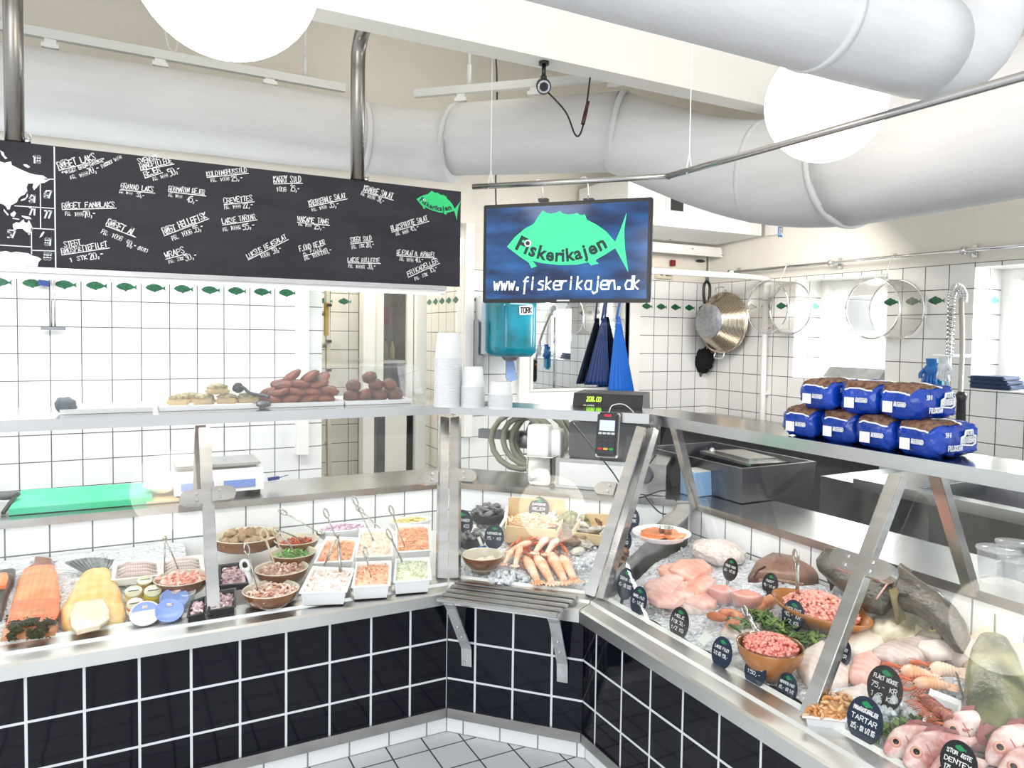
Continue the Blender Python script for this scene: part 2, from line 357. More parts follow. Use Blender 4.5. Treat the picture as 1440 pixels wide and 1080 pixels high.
t = thing('cupboard', 'brown open cupboard with shelves in the dark rear room', 'cupboard', (2.6, 6.3, 0))
mb = MB(); slab(mb, 2.2, 2.25, 6.1, 6.57, 0, 2.1); slab(mb, 2.75, 2.8, 6.1, 6.57, 0, 2.1); slab(mb, 2.2, 2.8, 6.57, 6.6, 0, 2.1); slab(mb, 2.25, 2.75, 6.1, 6.57, 2.05, 2.1); mb.obj('cupboard_body', wood, t)
for z in (.9, 1.25, 1.55, 1.82): mb = MB(); slab(mb, 2.25, 2.75, 6.12, 6.57, z, z+.025); mb.obj('shelf', mat('shelf_tan', '9a7352', .6), t)
for k, (x, z, c, n) in enumerate(((2.36, 1.277, '8c3038', 'red'), (2.55, 1.277, '4f6f63', 'green'), (2.45, 1.577, '6d8f5c', 'light green'), (2.36, 1.847, 'b99164', 'tan'))):
    mb = MB(); mb.box((x, 6.3, z+.07), (.14, .2, .14), bev=.006); tag(mb.obj('storage_box', mat('storage_'+c, c, .6)), n+' box on a shelf of the brown cupboard in the rear room', 'box', 'boxes in the cupboard')
# folded aluminium ladder leaning in the back room
t = thing('ladder', 'folded aluminium ladder leaning behind the glass wall', 'ladder', (1.2, 5.3, 0)); lad = mat('ladder_aluminium', 'c9c3b6', .4, .7)
for x, m_, nm in ((1.19, lad, None), (1.27, lad, None)):
    mb = MB(); mb.bar((x, 5.2, .02), (x+.03, 5.45, 2.3), .025, .06, (0, 1, 0)); mb.obj('rail', m_, t)
for k in range(9):
    z = .25+.235*k; mb = MB(); mb.cyl((1.19+.0035*k, 5.2+.0275*(k+1), z), (1.28+.0035*k, 5.2+.0275*(k+1), z), .014, n=8); mb.obj('rung', lad, t)
for z in (1.72, 1.46, 1.25): mb = MB(); mb.box((1.285, 5.3, z), (.03, .05, .02)); mb.obj('hinge', black_pl, t)
mb = MB(); mb.box((1.28, 5.36, 1.62), (.022, .06, .24)); part(mb.obj('strap', mat('yellow_strap', 'b79c3c', .7), t), 'yellow strap')

# ================================================================== DISPLAY COUNTERS
BL = .1487
dark = dict(size=BL, mort=.0042, rough=.06, var=.1, wob=.06, spec=.28)
def tr_x(p): return p.dot(RM.a)
d_L = tile_mat('navy_tile_left', '0b0d18', 'd7d9dc', 'XZ', (C1.x, .2205), **dark)
d_R = tile_mat('navy_tile_right', '0b0d18', 'd7d9dc', 'YZ', (2.059, .2205), **dark)
phi = -math.atan2(RM.a.y, RM.a.x)
d_M = tile_mat('navy_tile_corner', '0d101e', 'd7d9dc', 'XZ', (tr_x(C1)+.113, .2205), rot=phi, **dark)
kw = dict(size=.148, mort=.003, rough=.15, var=.03, size2=.3)
k_L = tile_mat('kick_tile_left', 'f0f1f1', '8a8d90', 'XZ', (.99, -.1), **kw); k_R = tile_mat('kick_tile_right', 'f0f1f1', '8a8d90', 'YZ', (2.0, -.1), **kw); k_M = tile_mat('kick_tile_corner', 'f0f1f1', '8a8d90', 'XZ', (tr_x(C1)+.06, -.1), rot=phi, **kw)
sw = dict(size=.1425, mort=.003, rough=.12, var=.02)
s_L = tile_mat('splash_tile_left', 'f4f6f7', '6e7276', 'XZ', (.012, .669), **sw); s_R = tile_mat('splash_tile_right', 'f4f5f5', '6e7276', 'YZ', (2.085, .669), **sw); s_M = tile_mat('splash_tile_corner', 'f4f6f7', '6e7276', 'XZ', (tr_x(C1), .669), rot=phi, **sw)
def end_at(run, t): return lambda d: run.P(t, d, 0)
def end_mit(c, a, b): return lambda d: miter(c, a.n, b.n, d)
E1 = end_mit(C1, RL, RM); E2 = end_mit(C2, RM, RR)
def sweep(mb, prof, *ends):
    rows = [[e(d)+Vector((0, 0, z)) for d, z in prof] for e in ends]
    return mb.grid(rows, True, False, True)
D_TOP, Z_TOP = .40, 1.18
def on_glass(k): return (.075+(D_TOP-.07)*k, .578+(Z_TOP-.578)*k)      # d, z along the leaning glass
case_white = mat('case_inner_white', 'f2f2ef', .35)
def counter(name, label, e0, e1, tile, kick, splash, posts, inner_post=()):
    root = thing(name, label, 'display counter', (e0(.4)+e1(.4))/2, 'fish counter units')
    P = lambda k, d, z: e0(d).lerp(e1(d), k)+Vector((0, 0, z))
    mb = MB(); sweep(mb, [(0, .1), (0, .522), (.04, .522), (.04, .1)], e0, e1); mb.obj('tiled_front', tile, root)
    mb = MB(); sweep(mb, [(.02, 0), (.02, .075), (.06, .075), (.06, 0)], e0, e1); mb.obj('kickboard', kick, root)
    mb = MB(); sweep(mb, [(-.008, .07), (-.008, .108), (.05, .108), (.05, .07)], e0, e1); mb.obj('skirting_strip', steel, root)
    mb = MB(); sweep(mb, [(-.028, .515), (-.028, .556), (-.02, .562), (.03, .566), (.036, .576), (.085, .579), (.085, .55), (0, .55), (0, .523), (-.02, .523), (-.02, .515)], e0, e1); mb.obj('front_ledge', ledge_m, root)
    mb = MB(); sweep(mb, [(.085, .579), (.10, .586), (.115, .57), (.115, .55), (.085, .55)], e0, e1); mb.obj('inner_lip', case_white, root)
    mb = MB(); sweep(mb, [(.085, .1), (.085, .535), (.75, .575), (.75, .1)], e0, e1); mb.obj('display_tray', case_white, root)
    mb = MB(); sweep(mb, [(.75, .1), (.75, .785), (.78, .785), (.78, .1)], e0, e1); mb.obj('tiled_splashback', splash, root)
    mb = MB(); sweep(mb, [(.742, .778), (.742, .808), (1.1, .808), (1.1, .1), (1.08, .1), (1.08, .778)], e0, e1); mb.obj('rear_worktop', steel, root)
    def post(f, w=.04, th=.03, rear=True, tilt=None):
        a0, z0 = on_glass(0); a1, z1 = on_glass(.972); A = f(a0)+Vector((0, 0, z0)); B = f(a1)+Vector((0, 0, z1))
        mb = MB(); mb.bar(A, B, w, th, (B-A).cross(tilt or (e1(.1)-e0(.1))), bev=.002); mb.obj('front_post', steel, root)
        if rear:
            A = f(.755)+Vector((0, 0, .79)); B = f(.56)+Vector((0, 0, 1.166))
            mb = MB(); mb.bar(A, B, w*.95, th, (B-A).cross(tilt or (e1(.1)-e0(.1))), bev=.002); mb.obj('rear_post', steel, root)
    for f, rear in posts: post(f, rear=rear)
    return root
def at_x(run, t): return end_at(run, t)
tL = C1.x-.246
eL = end_at(RL, 2.4); eR = end_at(RR, 2.15)
def beside(c, a, b, run, off):      # post just beside the miter, on one run's side
    return lambda d: miter(c, a.n, b.n, d)+run.a*off
EPS = .0015
E1L = lambda d: E1(d)-Vector((EPS, 0, 0))
E1M = lambda d: E1(d)+RM.a*EPS
E2M = lambda d: E2(d)-RM.a*EPS
E2R = lambda d: E2(d)+RR.a*EPS
L_counter = counter('display_counter', 'long left display counter with navy tiled front below the chalkboard', eL, E1L, d_L, k_L, s_L, [(at_x(RL, tL), True), (beside(C1, RL, RM, RL, .028), False)])
M_counter = counter('display_counter', 'short angled corner display counter behind the slatted bag rest', E1M, E2M, d_M, k_M, s_M, [(beside(C1, RL, RM, RM, .028), False), (beside(C2, RM, RR, RM, -.026), False)])
R_counter = counter('display_counter', 'right display counter with navy tiled front running towards the viewer', E2R, eR, d_R, k_R, s_R, [(beside(C2, RM, RR, RR, .03), True), (at_x(RR, C2.y-1.235), True)])
# glass panes between the posts, with their clamps half way up
def pane(root, f0, f1, k0=.0, k1=.99, back=.012, top=.06):
    rows = []
    a0, z0 = on_glass(k0); a1, z1 = on_glass(k1)
    mb = MB(); pts = [f0(a0+back)+Vector((0, 0, z0)), f1(a0+back)+Vector((0, 0, z0)), f1(a1+back+top)+Vector((0, 0, z1)), f0(a1+back+top)+Vector((0, 0, z1))]
    n = (pts[1]-pts[0]).cross(pts[3]-pts[0]).normalized()*.006; mb.prism(pts, n); return mb.obj('glass_pane', glass, root)
pane(L_counter, eL, at_x(RL, tL+.03), top=.09); pane(L_counter, at_x(RL, tL-.03), beside(C1, RL, RM, RL, .055), top=.09)
pane(M_counter, beside(C1, RL, RM, RM, .055), beside(C2, RM, RR, RM, -.055))
pane(R_counter, beside(C2, RM, RR, RR, .06), at_x(RR, C2.y-1.268)); pane(R_counter, at_x(RR, C2.y-1.205), eR)
def clamp(root, f, dirv, k=.60, up=True):
    d, z = on_glass(k); p = f(d-.012)+Vector((0, 0, z)); a = Vector(dirv).normalized(); d2, z2 = on_glass(k+.1); b = (f(d2-.012)+Vector((0, 0, z2))-p).normalized(); n = a.cross(b)
    mb = MB(); pts = []; h = .026
    for k_ in range(13): th = -PI/2+PI*k_/12; pts.append(p+a*(.05+.03*math.cos(th))+b*h*math.sin(th))
    pts += [p+b*h, p-b*h]; mb.prism([q-n*.004 for q in pts], n*.03); o = mb.obj('glass_clamp', steel, root)
    for s in (-1, 1): mb = MB(); mb.cyl(p+a*.025+b*s*.012-n*.012, p+a*.025+b*s*.012+n*.034, .005, n=10); mb.obj('screw', chrome, o)
xl = Vector((1, 0, 0)); yr = Vector((0, 1, 0))
clamp(L_counter, at_x(RL, tL+.012), -xl); clamp(L_counter, at_x(RL, tL-.012), xl); clamp(L_counter, beside(C1, RL, RM, RL, .05), -xl)
clamp(M_counter, beside(C1, RL, RM, RM, .05), RM.a); clamp(M_counter, beside(C2, RM, RR, RM, -.05), -RM.a)
clamp(R_counter, at_x(RR, C2.y-1.253), yr); clamp(R_counter, at_x(RR, C2.y-1.217), -yr)
# divider between corner bay and right bay, divider foot plate
mb = MB(); pts = [E2(d)+Vector((0, 0, z)) for d, z in ((.12, .56), (.12, .60), (.75, .795), (.75, .60))]; mb.prism([p-RR.a*.026 for p in pts], RR.a*.02); part(mb.obj('bay_divider', steel, M_counter), 'steel divider between two bays')
mb = MB(); mb.bar(E2(.45)+Vector((0, 0, .707)), E2(.73)+Vector((0, 0, .796)), .09, .006, (0, 0, 1)); mb.obj('divider_cap', steel, M_counter)
# continuous steel top shelf over the three runs
mb = MB(); prof = lambda d1: [(D_TOP, Z_TOP), (D_TOP, Z_TOP+.04), (d1, Z_TOP+.04), (d1, Z_TOP+.025), (D_TOP+.02, Z_TOP+.025), (D_TOP+.02, Z_TOP)]
sweep(mb, prof(.62), eL, E1, E2, eR); top_shelf = mb.obj('counter_top_shelf', mat('shelf_steel', 'c4c4c3', .16, 1, var=.08, scale=2)); tag(top_shelf, 'continuous polished steel shelf along the top of all display counters', 'shelf')
mb = MB(); sweep(mb, [(.62, Z_TOP+.02), (.62, Z_TOP+.04), (.86, Z_TOP+.04), (.86, Z_TOP+.02)], eL, lambda d: E1(d)-xl*.12)
part(mb.obj('shelf_extension', MATS['shelf_steel'], top_shelf), 'wider left end of the shelf')
# display lamps under the shelf (tubes along each bay)
def tube_lamp(p, q, power, name='display_tube_lamp'):
    p = Vector(p); q = Vector(q); mid = (p+q)/2; l = bpy.data.lights.new(name, 'AREA'); l.shape = 'RECTANGLE'; l.size = (q-p).length; l.size_y = .03; l.energy = power; l.color = (1, .97, .93)
    o = bpy.data.objects.new(name, l); COL.objects.link(o); o.location = mid; x = (q-p).normalized(); z = Vector((0, 0, 1)); o.rotation_euler = Matrix((x, z.cross(x), z)).transposed().to_euler()
LZ = Z_TOP+.0235
for a, b, w in ((RL.P(2.2, .545, LZ), E1(.545)+Vector((-.1, 0, LZ)), 4.5), (E1(.545)+RM.a*.1+Vector((0, 0, LZ)), E2(.545)-RM.a*.1+Vector((0, 0, LZ)), 2.2), (E2(.545)+Vector((0, -.1, LZ)), RR.P(2.0, .545, LZ), 4.0)): tube_lamp(a, b, w)
# slatted bag rest on the corner front
bag = thing('slatted_bag_rest', 'slatted metal bag rest on two brackets in front of the corner counter', 'shelf', RM.P(MLEN/2, -.08, .5))
for k in range(5):
    mb = MB(); mb.box(RM.P(.258-.006*k, .022-.0345*k, .584-.0045*k), (.475-.006*k, .027, .011), frame(RM.a, (0, 0, 1)), bev=.003); mb.obj('slat', steel, bag)
for t_, t2 in ((.056, .082), (.443, .452)):
    P = [RM.P(t_, -.125, .558), RM.P(t_+.002, -.105, .535), RM.P(t2, -.012, .352), RM.P(t2, -.006, .282)]
    mb = MB()
    for i in range(3): mb.bar(P[i], P[i+1], .04, .006, RM.n+Vector((0, 0, .5)))
    mb.bar(RM.P(t_, -.13, .558), RM.P(t_, -.032, .571), .04, .005)
    br = mb.obj('bracket', mat('zinc_bracket', 'd3d5d8', .45, .8, var=.2, scale=20), bag)
    for q, off in ((P[1].lerp(P[2], .45), -.006), (P[1].lerp(P[2], .7), -.006), (RM.P(t2, -.01, .305), 0)):
        mb = MB(); mb.blob(q+RM.n*off, (.005, .005, .005), sub=1); mb.obj('screw', chrome, br)
# ================================================================== UNDER THE CEILING
lamp_m = mat('opal_globe', 'fff6ea', .3, emit=3.0)
def globe(px, py, dist, label, r=.225):
    p = Vector(CAM)+Vector(ray(px, py))*(dist/float(ray(px, py)@c_f))
    t = thing('globe_pendant_lamp', label, 'lamp', p, 'opal globe lamps')
    mb = MB(); mb.blob(p, (r, r, r), sub=4); mb.obj('opal_globe', lamp_m, t)
    mb = MB(); mb.cyl(p+Vector((0, 0, r-.02)), p+Vector((0, 0, r+.05)), .06, .045); mb.obj('lamp_holder', white_pl, t)
    mb = MB(); mb.cyl(p+Vector((0, 0, r+.04)), (p.x, p.y, ZC), .006, n=8); mb.obj('suspension_cable', white_pl, t)
    mb = MB(); mb.cyl((p.x, p.y, ZC-.04), (p.x, p.y, ZC), .05); mb.obj('ceiling_rose', white_pl, t)
    return p
lp1 = globe(320, -51, 1.8, 'glowing white globe lamp cut by the top edge, above the chalkboard')
lp2 = globe(1160.5, 145, 2.50, 'glowing white globe lamp hanging beside the big right duct', .198)
# fabric air ducts
def arc_path(pts, r=.3, n=7):
    pts = [Vector(p) for p in pts]; out = [pts[0]]
    for i in range(1, len(pts)-1):
        a = (pts[i-1]-pts[i]).normalized(); b = (pts[i+1]-pts[i]).normalized(); p0 = pts[i]+a*r; p1 = pts[i]+b*r
        for k in range(n+1):
            t = k/n; out.append(p0*(1-t)**2+pts[i]*2*t*(1-t)+p1*t*t)
    return out+[pts[-1]]
def densify(pts, step=.12):
    out = []
    for p, q in zip(pts, pts[1:]):
        n = max(1, int((q-p).length/step)); out += [p.lerp(q, k/n) for k in range(n)]
    return out+[pts[-1]]
def duct(mb, pts, rad, n=40, wr=.006):
    pts = densify(pts); m_ = len(pts); rows = []; up = Vector((0, 0, 1))
    for i, p in enumerate(pts):
        t = (pts[min(i+1, m_-1)]-pts[max(i-1, 0)]).normalized(); a = t.cross(up).normalized(); b = a.cross(t); r = rad(i/(m_-1))
        rows.append([p+(a*math.cos(2*PI*k/n)+b*math.sin(2*PI*k/n))*(r+wr*noise.noise(Vector((p.x*2, p.y*2, k*.7)))) for k in range(n)])
    return mb.grid(rows, True, True, True)
YD, ZD, RD = 4.26, 2.675, .205
J1 = Yp(575, 200, YD); J1.z = ZD
mdir = Vector((.70, -.714, 0))
J2 = Vector((2.97, 0, 2.5))
q = hit(930, 215, Vector((mdir.y, -mdir.x, 0)), Vector((mdir.y, -mdir.x, 0)).dot(J1)); J2 = Vector((2.95, J1.y+(J1.x-2.95)*1.02, 2.33))
A0 = Vector((-2.2, YD, ZD)); A1 = Vector((2.95, .3, 2.385))
dt = thing('fabric_air_duct', 'long white fabric air duct bending round behind the counters', 'air duct', J1)
mb = MB(); duct(mb, [A0, J1-Vector((.30, 0, 0))], lambda t: RD); mb.obj('duct_sleeve', fabric, dt)
mb = MB(); path = arc_path([J1-Vector((.32, 0, 0)), J1, J1+(J2-J1).normalized()*.32], .2); duct(mb, path, lambda t: RD*.985, wr=.002); mb.obj('duct_elbow', fabric, dt)
K1 = J1+(Vector((J2.x, J2.y, ZD))-J1).normalized()*.30; K2 = hit(872, 197, Vector((mdir.y, -mdir.x, 0)), Vector((mdir.y, -mdir.x, 0)).dot(J1)); K2.z = ZD-.02
mb = MB(); duct(mb, [K1, K2], lambda t: RD*(1+.04*t)); mb.obj('duct_sleeve', fabric, dt)
B1 = Vector((2.95, J2.y-.5, 2.335))
mb = MB(); path = arc_path([K2-(K2-K1).normalized()*.02, J2, B1+Vector((0, -.02, 0))], .48, 10); duct(mb, path, lambda t: RD*1.04+(.288-RD*1.04)*t, wr=.003); mb.obj('duct_elbow', fabric, dt)
mb = MB(); duct(mb, [B1, A1], lambda t: .288); mb.obj('duct_sleeve', fabric, dt)
def hoop(p, d, r, w=.03):
    mb = MB(); d = Vector(d).normalized(); mb.lathe([(r-.01, -w/2), (r+.006, -w/2), (r+.009, 0), (r+.006, w/2), (r-.01, w/2)], p, 40, d); return mb.obj('seam_band', fabric, dt)
hoop(J1-Vector((.30, 0, 0)), (1, 0, 0), RD); hoop(K1, J2-J1, RD); hoop(K2, J2-J1, RD*1.04); hoop(B1, (0, 1, 0), .288)
pm = path[len(path)//2]; hoop(pm, path[len(path)//2+1]-pm, .25)
d2 = thing('fabric_air_duct', 'white fabric air duct close overhead at top right, in front of the globe lamp', 'air duct', (1.6, 1.362, 2.38))
F0 = Vector((-.6, 1.362, 2.38)); F1 = Vector((2.07, 1.362, 2.38))
mb = MB(); duct(mb, [F0, F1], lambda t: .14, wr=.003); mb.obj('duct_sleeve', fabric, d2)
mb = MB(); duct(mb, arc_path([F1-Vector((.015, 0, 0)), F1+Vector((.24, 0, 0)), F1+Vector((.24, 0, 1.11))], .235, 10), lambda t: .137, wr=.001); mb.obj('duct_elbow', fabric, d2)
mb = MB(); mb.lathe([(.132, -.012), (.145, -.012), (.145, .012), (.132, .012)], Vector((1.61, 1.362, 2.38)), 40, (1, 0, 0)); mb.obj('seam_band', fabric, d2)
# hanging tracks that carry the ducts: rail, rods, clips
track_m = mat('track_white', 'e4e5e4', .45)
def track(p, q, rods, clips, label, cz, rw=.035):
    p = Vector(p); q = Vector(q); t = thing('duct_hanging_track', label, 'rail', (p+q)/2, 'duct hanging tracks')
    mb = MB(); mb.bar(p, q, rw, .045); mb.obj('rail', track_m, t)
    for k in rods:
        a = p.lerp(q, k); mb = MB(); mb.cyl(a+Vector((0, 0, .02)), (a.x, a.y, ZC), .008, n=8); mb.cyl(a+Vector((0, 0, .02)), a+Vector((0, 0, .14)), .014, n=8); mb.obj('rod', track_m, t)
    for k in clips:
        a = p.lerp(q, k); mb = MB(); mb.box((a.x, a.y, (a.z-.022+cz)/2), (.05, .02, max(.012, a.z-.022-cz)), frame(q-p, (0, 0, 1))); mb.box((a.x, a.y, cz+.012), (.075, .03, .02), frame(q-p, (0, 0, 1))); mb.obj('clip', white_pl, t)
ct = ZD+RD
track((-2.1, YD, ct+.10), (1.12, YD, ct+.06), (.49, .93), (.37, .55, .70, .87), 'white track carrying the duct behind the chalkboard', ct+.01)
track(J1+(K2-J1)*.03+Vector((0, 0, RD+.09)), K2+Vector((0, 0, RD+.1)), (.28, .93), (.24, .60, .97), 'white track carrying the short diagonal duct behind the television', ct+.018)
track((2.95, B1.y-.1, 2.73), (2.95, .6, 2.73), (.1, .6), (.1, .5, .9), 'grey track above the right duct beside the globe lamp', 2.68)
track((1.0, 1.37, 2.578), (2.02, 1.37, 2.578), (.2, .8), (.3, .62, .85), 'grey track above the overhead duct at the top right corner', 2.527)
# chalkboard
YC = 2.95
menu = thing('chalk_menu_board', 'long black chalk menu board with world map hanging over the left counter', 'menu board', (.45, YC, 1.94))
chalk_m = mat('chalkboard', '222129', .75, var=.35, scale=3, col2='2c2b33', stretch=(1, 1, 4))
mb = MB(); a = Vector((-.9, YC, 1.735)); slab(mb, -.9, 1.288, YC, YC+.03, 1.735, 2.148); mb.obj('board_panel', chalk_m, menu)
chalk = mat('chalk_white', 'f2f2f2', .9)
# single-stroke hand lettering: glyphs on a 4 x 6 grid
GL = {'A': '00 26 40|12 32', 'B': '00 06 36 45 33 03|33 42 30 00', 'C': '45 36 16 05 01 10 30 41', 'D': '00 06 26 44 42 20 00', 'E': '46 06 00 40|03 33', 'F': '46 06 00|03 33', 'G': '45 36 16 05 01 10 30 41 43 23', 'H': '00 06|40 46|03 43',
      'I': '20 26', 'J': '46 41 30 10 01', 'K': '00 06|46 03 40', 'L': '06 00 40', 'M': '00 06 23 46 40', 'N': '00 06 40 46', 'O': '10 01 05 16 36 45 41 30 10', 'P': '00 06 36 45 44 33 03', 'Q': '10 01 05 16 36 45 41 30 10|22 40', 'R': '00 06 36 45 44 33 03|23 40',
      'S': '45 36 16 05 14 32 41 30 10 01', 'T': '06 46|26 20', 'U': '06 01 10 30 41 46', 'V': '06 20 46', 'W': '06 10 24 30 46', 'X': '00 46|06 40', 'Y': '06 23 46|23 20', 'Z': '06 46 00 40', '0': '10 01 05 16 36 45 41 30 10', '1': '05 26 20', '2': '05 16 36 45 00 40',
      '3': '06 46 24 43 41 30 10 01', '4': '30 36 02 42', '5': '46 06 04 34 43 41 30 00', '6': '36 14 02 10 30 41 43 33 02', '7': '06 46 10', '8': '13 05 16 36 45 33 13 01 10 30 41 33', '9': '43 13 05 16 36 45 40', ',': '20 21|20 1a', '-': '03 33', '.': '10 11 21 20 10', '/': '00 46',
      '(': '36 24 22 30', ')': '16 24 22 10', '"': '06 04|26 24', ' ': '',
      'w': '04 10 23 30 44', 'f': '36 26 15 1b|04 34', 'i': '14 10|16 15', 's': '34 14 03 32 30 00', 'k': '06 00|34 02 30', 'e': '02 42 44 14 03 01 10 40', 'r': '04 00|02 14 34', 'a': '44 14 02 10 40 44 40', 'j': '34 3a 1b 0a|36 35', 'n': '04 00|02 14 34 40', 'd': '46 40 10 02 14 44', 'o': '10 02 14 34 42 30 10', 't': '26 20 40|04 44', 'g': '44 14 02 10 40|44 4a 1b'}
def gl_lines(ch):
    base = {'Ø': 'O', 'Å': 'A'}.get(ch, ch); L = []
    if ch == 'Æ': return [[(0, 0), (2, 6), (2, 0), (4, 0)], [(2, 6), (4, 6)], [(2, 3), (3.6, 3)], [(1, 2.6), (2, 2.6)]]
    for s in GL.get(base, '').split('|'):
        q = [(int(t[0]), {'a': -1, 'b': -2}.get(t[1]) if t[1] in 'ab' else int(t[1])) for t in s.split()]
        if q: L.append(q)
    if ch == 'Ø': L.append([(0, -.4), (4, 6.4)])
    if ch == 'Å': L.append([(1.6, 6.4), (2, 7.2), (2.4, 6.4), (1.6, 6.4)])
    return L
def ribbon(mb, pts, w, nrm):
    for p, q in zip(pts, pts[1:]):
        d = q-p
        if d.length < 1e-6: continue
        d.normalize(); s = d.cross(nrm)*w/2; e = d*w*.35; mb.ngon([p-e-s, q+e-s, q+e+s, p-e+s])
def lettering(mb, text, p, q, h, nrm, w=None, rnd=None, lift=.0006):
    """text along the base line p -> q on a plane with normal nrm"""
    p = Vector(p); q = Vector(q); nrm = Vector(nrm).normalized(); L = (q-p).length; rt = (q-p).normalized(); up = nrm.cross(rt).normalized()
    n = len(text); adv = L/max(n, 1); cw = adv*.78; w = w or h*.13; o = p+nrm*lift
    for i, ch in enumerate(text):
        j = rnd.uniform(-.06, .06) if rnd else 0; hh = h*(1+(rnd.uniform(-.1, .1) if rnd else 0)); k = cw*(.85 if ch in 'I1,.-' else 1)
        for ln in gl_lines(ch):
            ribbon(mb, [o+rt*(adv*i+x/4*k+y/6*hh*.08)+up*(y/6*hh+j*hh) for x, y in ln], w, nrm)
def board(u, v): return Yp(u, v, YC-.0006)
rd = random.Random(5); mb = MB(); NB = Vector((0, -1, 0))
def ck(text, u0, v0, u1, v1, h, w=None, ul=False):
    p, q = board(u0, v0), board(u1, v1); hh = size_at(p, h); lettering(mb, text, p, q, hh, NB, w or max(.0026, hh*.145), rd)
    if ul:
        d = size_at(p, 1.6); ribbon(mb, [p+Vector((0, -.0005, -d)), q+Vector((.004, -.0005, -d))], .0028, NB)
for a in [('RØGET LAKS', 83, 238, 136, 224, 9, 0, 1), ('"VORES EGEN-RØGEDE"', 89, 246, 149, 226, 4.5), ('PR. 100G', 100, 252, 125, 246, 4.5), ('70,-', 125, 245, 142, 240, 8), ('PAKKET 100G', 144, 236, 172, 222, 4),
          ('SVENSKE', 195, 231, 225, 224, 7), ('HÅNDPILLEDE', 198, 238, 243, 229, 7, 0, 1), ('REJER', 204, 249, 227, 241, 7.5, 0, 1), ('PR. 100G', 216, 254, 237, 248, 4), ('50,-', 240, 248, 256, 240, 9),
          ('GRAVAD LAKS', 170, 265, 216, 270, 7, 0, 1), ('PR. 100G', 168, 271, 186, 274, 4), ('55,-', 192, 276, 203, 278, 6), ('ROSMARIN REJER', 237, 268, 288, 274, 7, 0, 1), ('PR. 100G', 237, 276, 256, 279, 4), ('45,-', 263, 284, 279, 286, 8),
          ('RØGET FANØLAKS', 87.5, 293, 162, 291, 7.5, 0, 1), ('PR. 100G', 92, 303, 118, 304, 5), ('70,-', 119, 306, 136, 304, 9), ('RØGET ÅL', 149, 316, 189, 332, 9.5, 0, 1), ('PR. 100G', 142, 328, 171, 339, 6), ('90,-', 176, 345, 191, 350, 9), ('(HOT)', 192, 350, 208, 356, 5),
          ('STEGT', 91, 348, 115, 344, 7.5), ('RØDSPÆTTEFILET', 87, 357, 152, 347, 7.5, 0, 1), ('1 STK', 99, 368.5, 124, 364, 6), ('20,-', 127, 365.5, 148, 361, 9), ('RØGT HELLEFISK', 231, 330, 292, 306, 9, 0, 1), ('PR. 100G', 243, 338, 271, 328, 6), ('55,-', 274, 327, 288, 322, 9),
          ('WRAPS', 233, 363, 261, 355, 8, 0, 1), ('PR. STK', 238, 370.5, 259, 364.5, 4), ('30,-', 262, 367.5, 279, 361, 8), ('KOLDINGHUSSILD', 291, 248, 348, 242, 6.5, 0, 1), ('PR. 100G', 297, 256, 323, 253, 4.5), ('25,-', 326, 255, 343, 253, 7),
          ('KARRY SILD', 385, 257, 424, 256, 8.5, 0, 1), ('100G', 389, 269, 403, 269, 6), ('25,-', 409, 269, 422, 269, 8), ('CREVETTES', 315, 286, 356, 282, 7, 0, 1), ('PR. 100G', 316, 294, 339, 292, 4.5), ('22,-', 342, 293, 357, 292, 7),
          ('LAKSE TARTAR', 313, 315, 360, 307.5, 7, 0, 1), ('PR. 100GR', 314, 325, 339, 322, 5), ('55,-', 342, 323, 360, 320, 8), ('LUKSUS REJESALAT', 349, 364, 404, 335, 6.5, 0, 1), ('100G', 367, 363, 380, 359, 5), ('50,-', 385, 357, 397, 352, 7.5),
          ('KRABBE SALAT', 511, 268, 552, 280, 8, 0, 1), ('PR. 100GR', 507.5, 274, 527, 281, 5), ('30,-', 530, 283, 540, 286, 7), ('KREBSEHALE SALAT', 435, 289.5, 487, 278, 7, 0, 1), ('PR. 100G', 439, 297, 460, 292.5, 4), ('35,-', 464, 292.5, 478, 290, 8),
          ('WAKAME TANG', 418, 311, 462, 315.5, 7.5, 0, 1), ('PR. 100G', 420, 317, 438, 319, 4.5), ('25,-', 442, 322, 458, 322.5, 6.5), ('FJORD REJER', 422, 354, 458, 344, 7), ('M. PILLE', 427, 358.5, 453, 351, 3.5, .0016, 1), ('PR. 100G', 429, 366, 451, 359, 5), ('160,-', 452, 359, 468, 354, 6.5),
          ('STEGT SILD', 493, 341.5, 523, 338, 7, 0, 1), ('PR. STK', 495, 350, 513, 347.5, 4.5), ('20,-', 515, 347.5, 527, 347, 6.5), ('LAKSE RILLETTE', 489, 368, 534, 369, 6, 0, 1), ('PR. 100GR', 490, 376, 513, 377.5, 4.5), ('30,-', 517, 378, 529, 378, 7),
          ('BLÆKSPRUTTE SALAT', 551, 325, 602, 309.5, 7, 0, 1), ('PR. 100G', 557.5, 331.5, 575, 327, 4.5), ('45,-', 578, 325, 590, 322, 6.5), ('REJESALAT M. ASPARGES', 558, 358, 611, 361.5, 6.5, 0, 1), ('PR. 100G', 562, 366, 581, 368.5, 4.5), ('40,-', 584, 368.5, 596, 368.5, 6.5),
          ('FRIKADELLER', 574, 388.5, 617, 368.5, 6.5, 0, 1), ('PR. STK', 584, 394.5, 602, 387, 4.5), ('15,-', 606, 383.5, 616, 379, 7)]: ck(*a)
mb.obj('chalk_lettering', chalk, menu)
mb = MB()      # printed map with its sea areas
def C5(pts): return [board(x/4.8, 180+y/4.8) for x, y in pts]
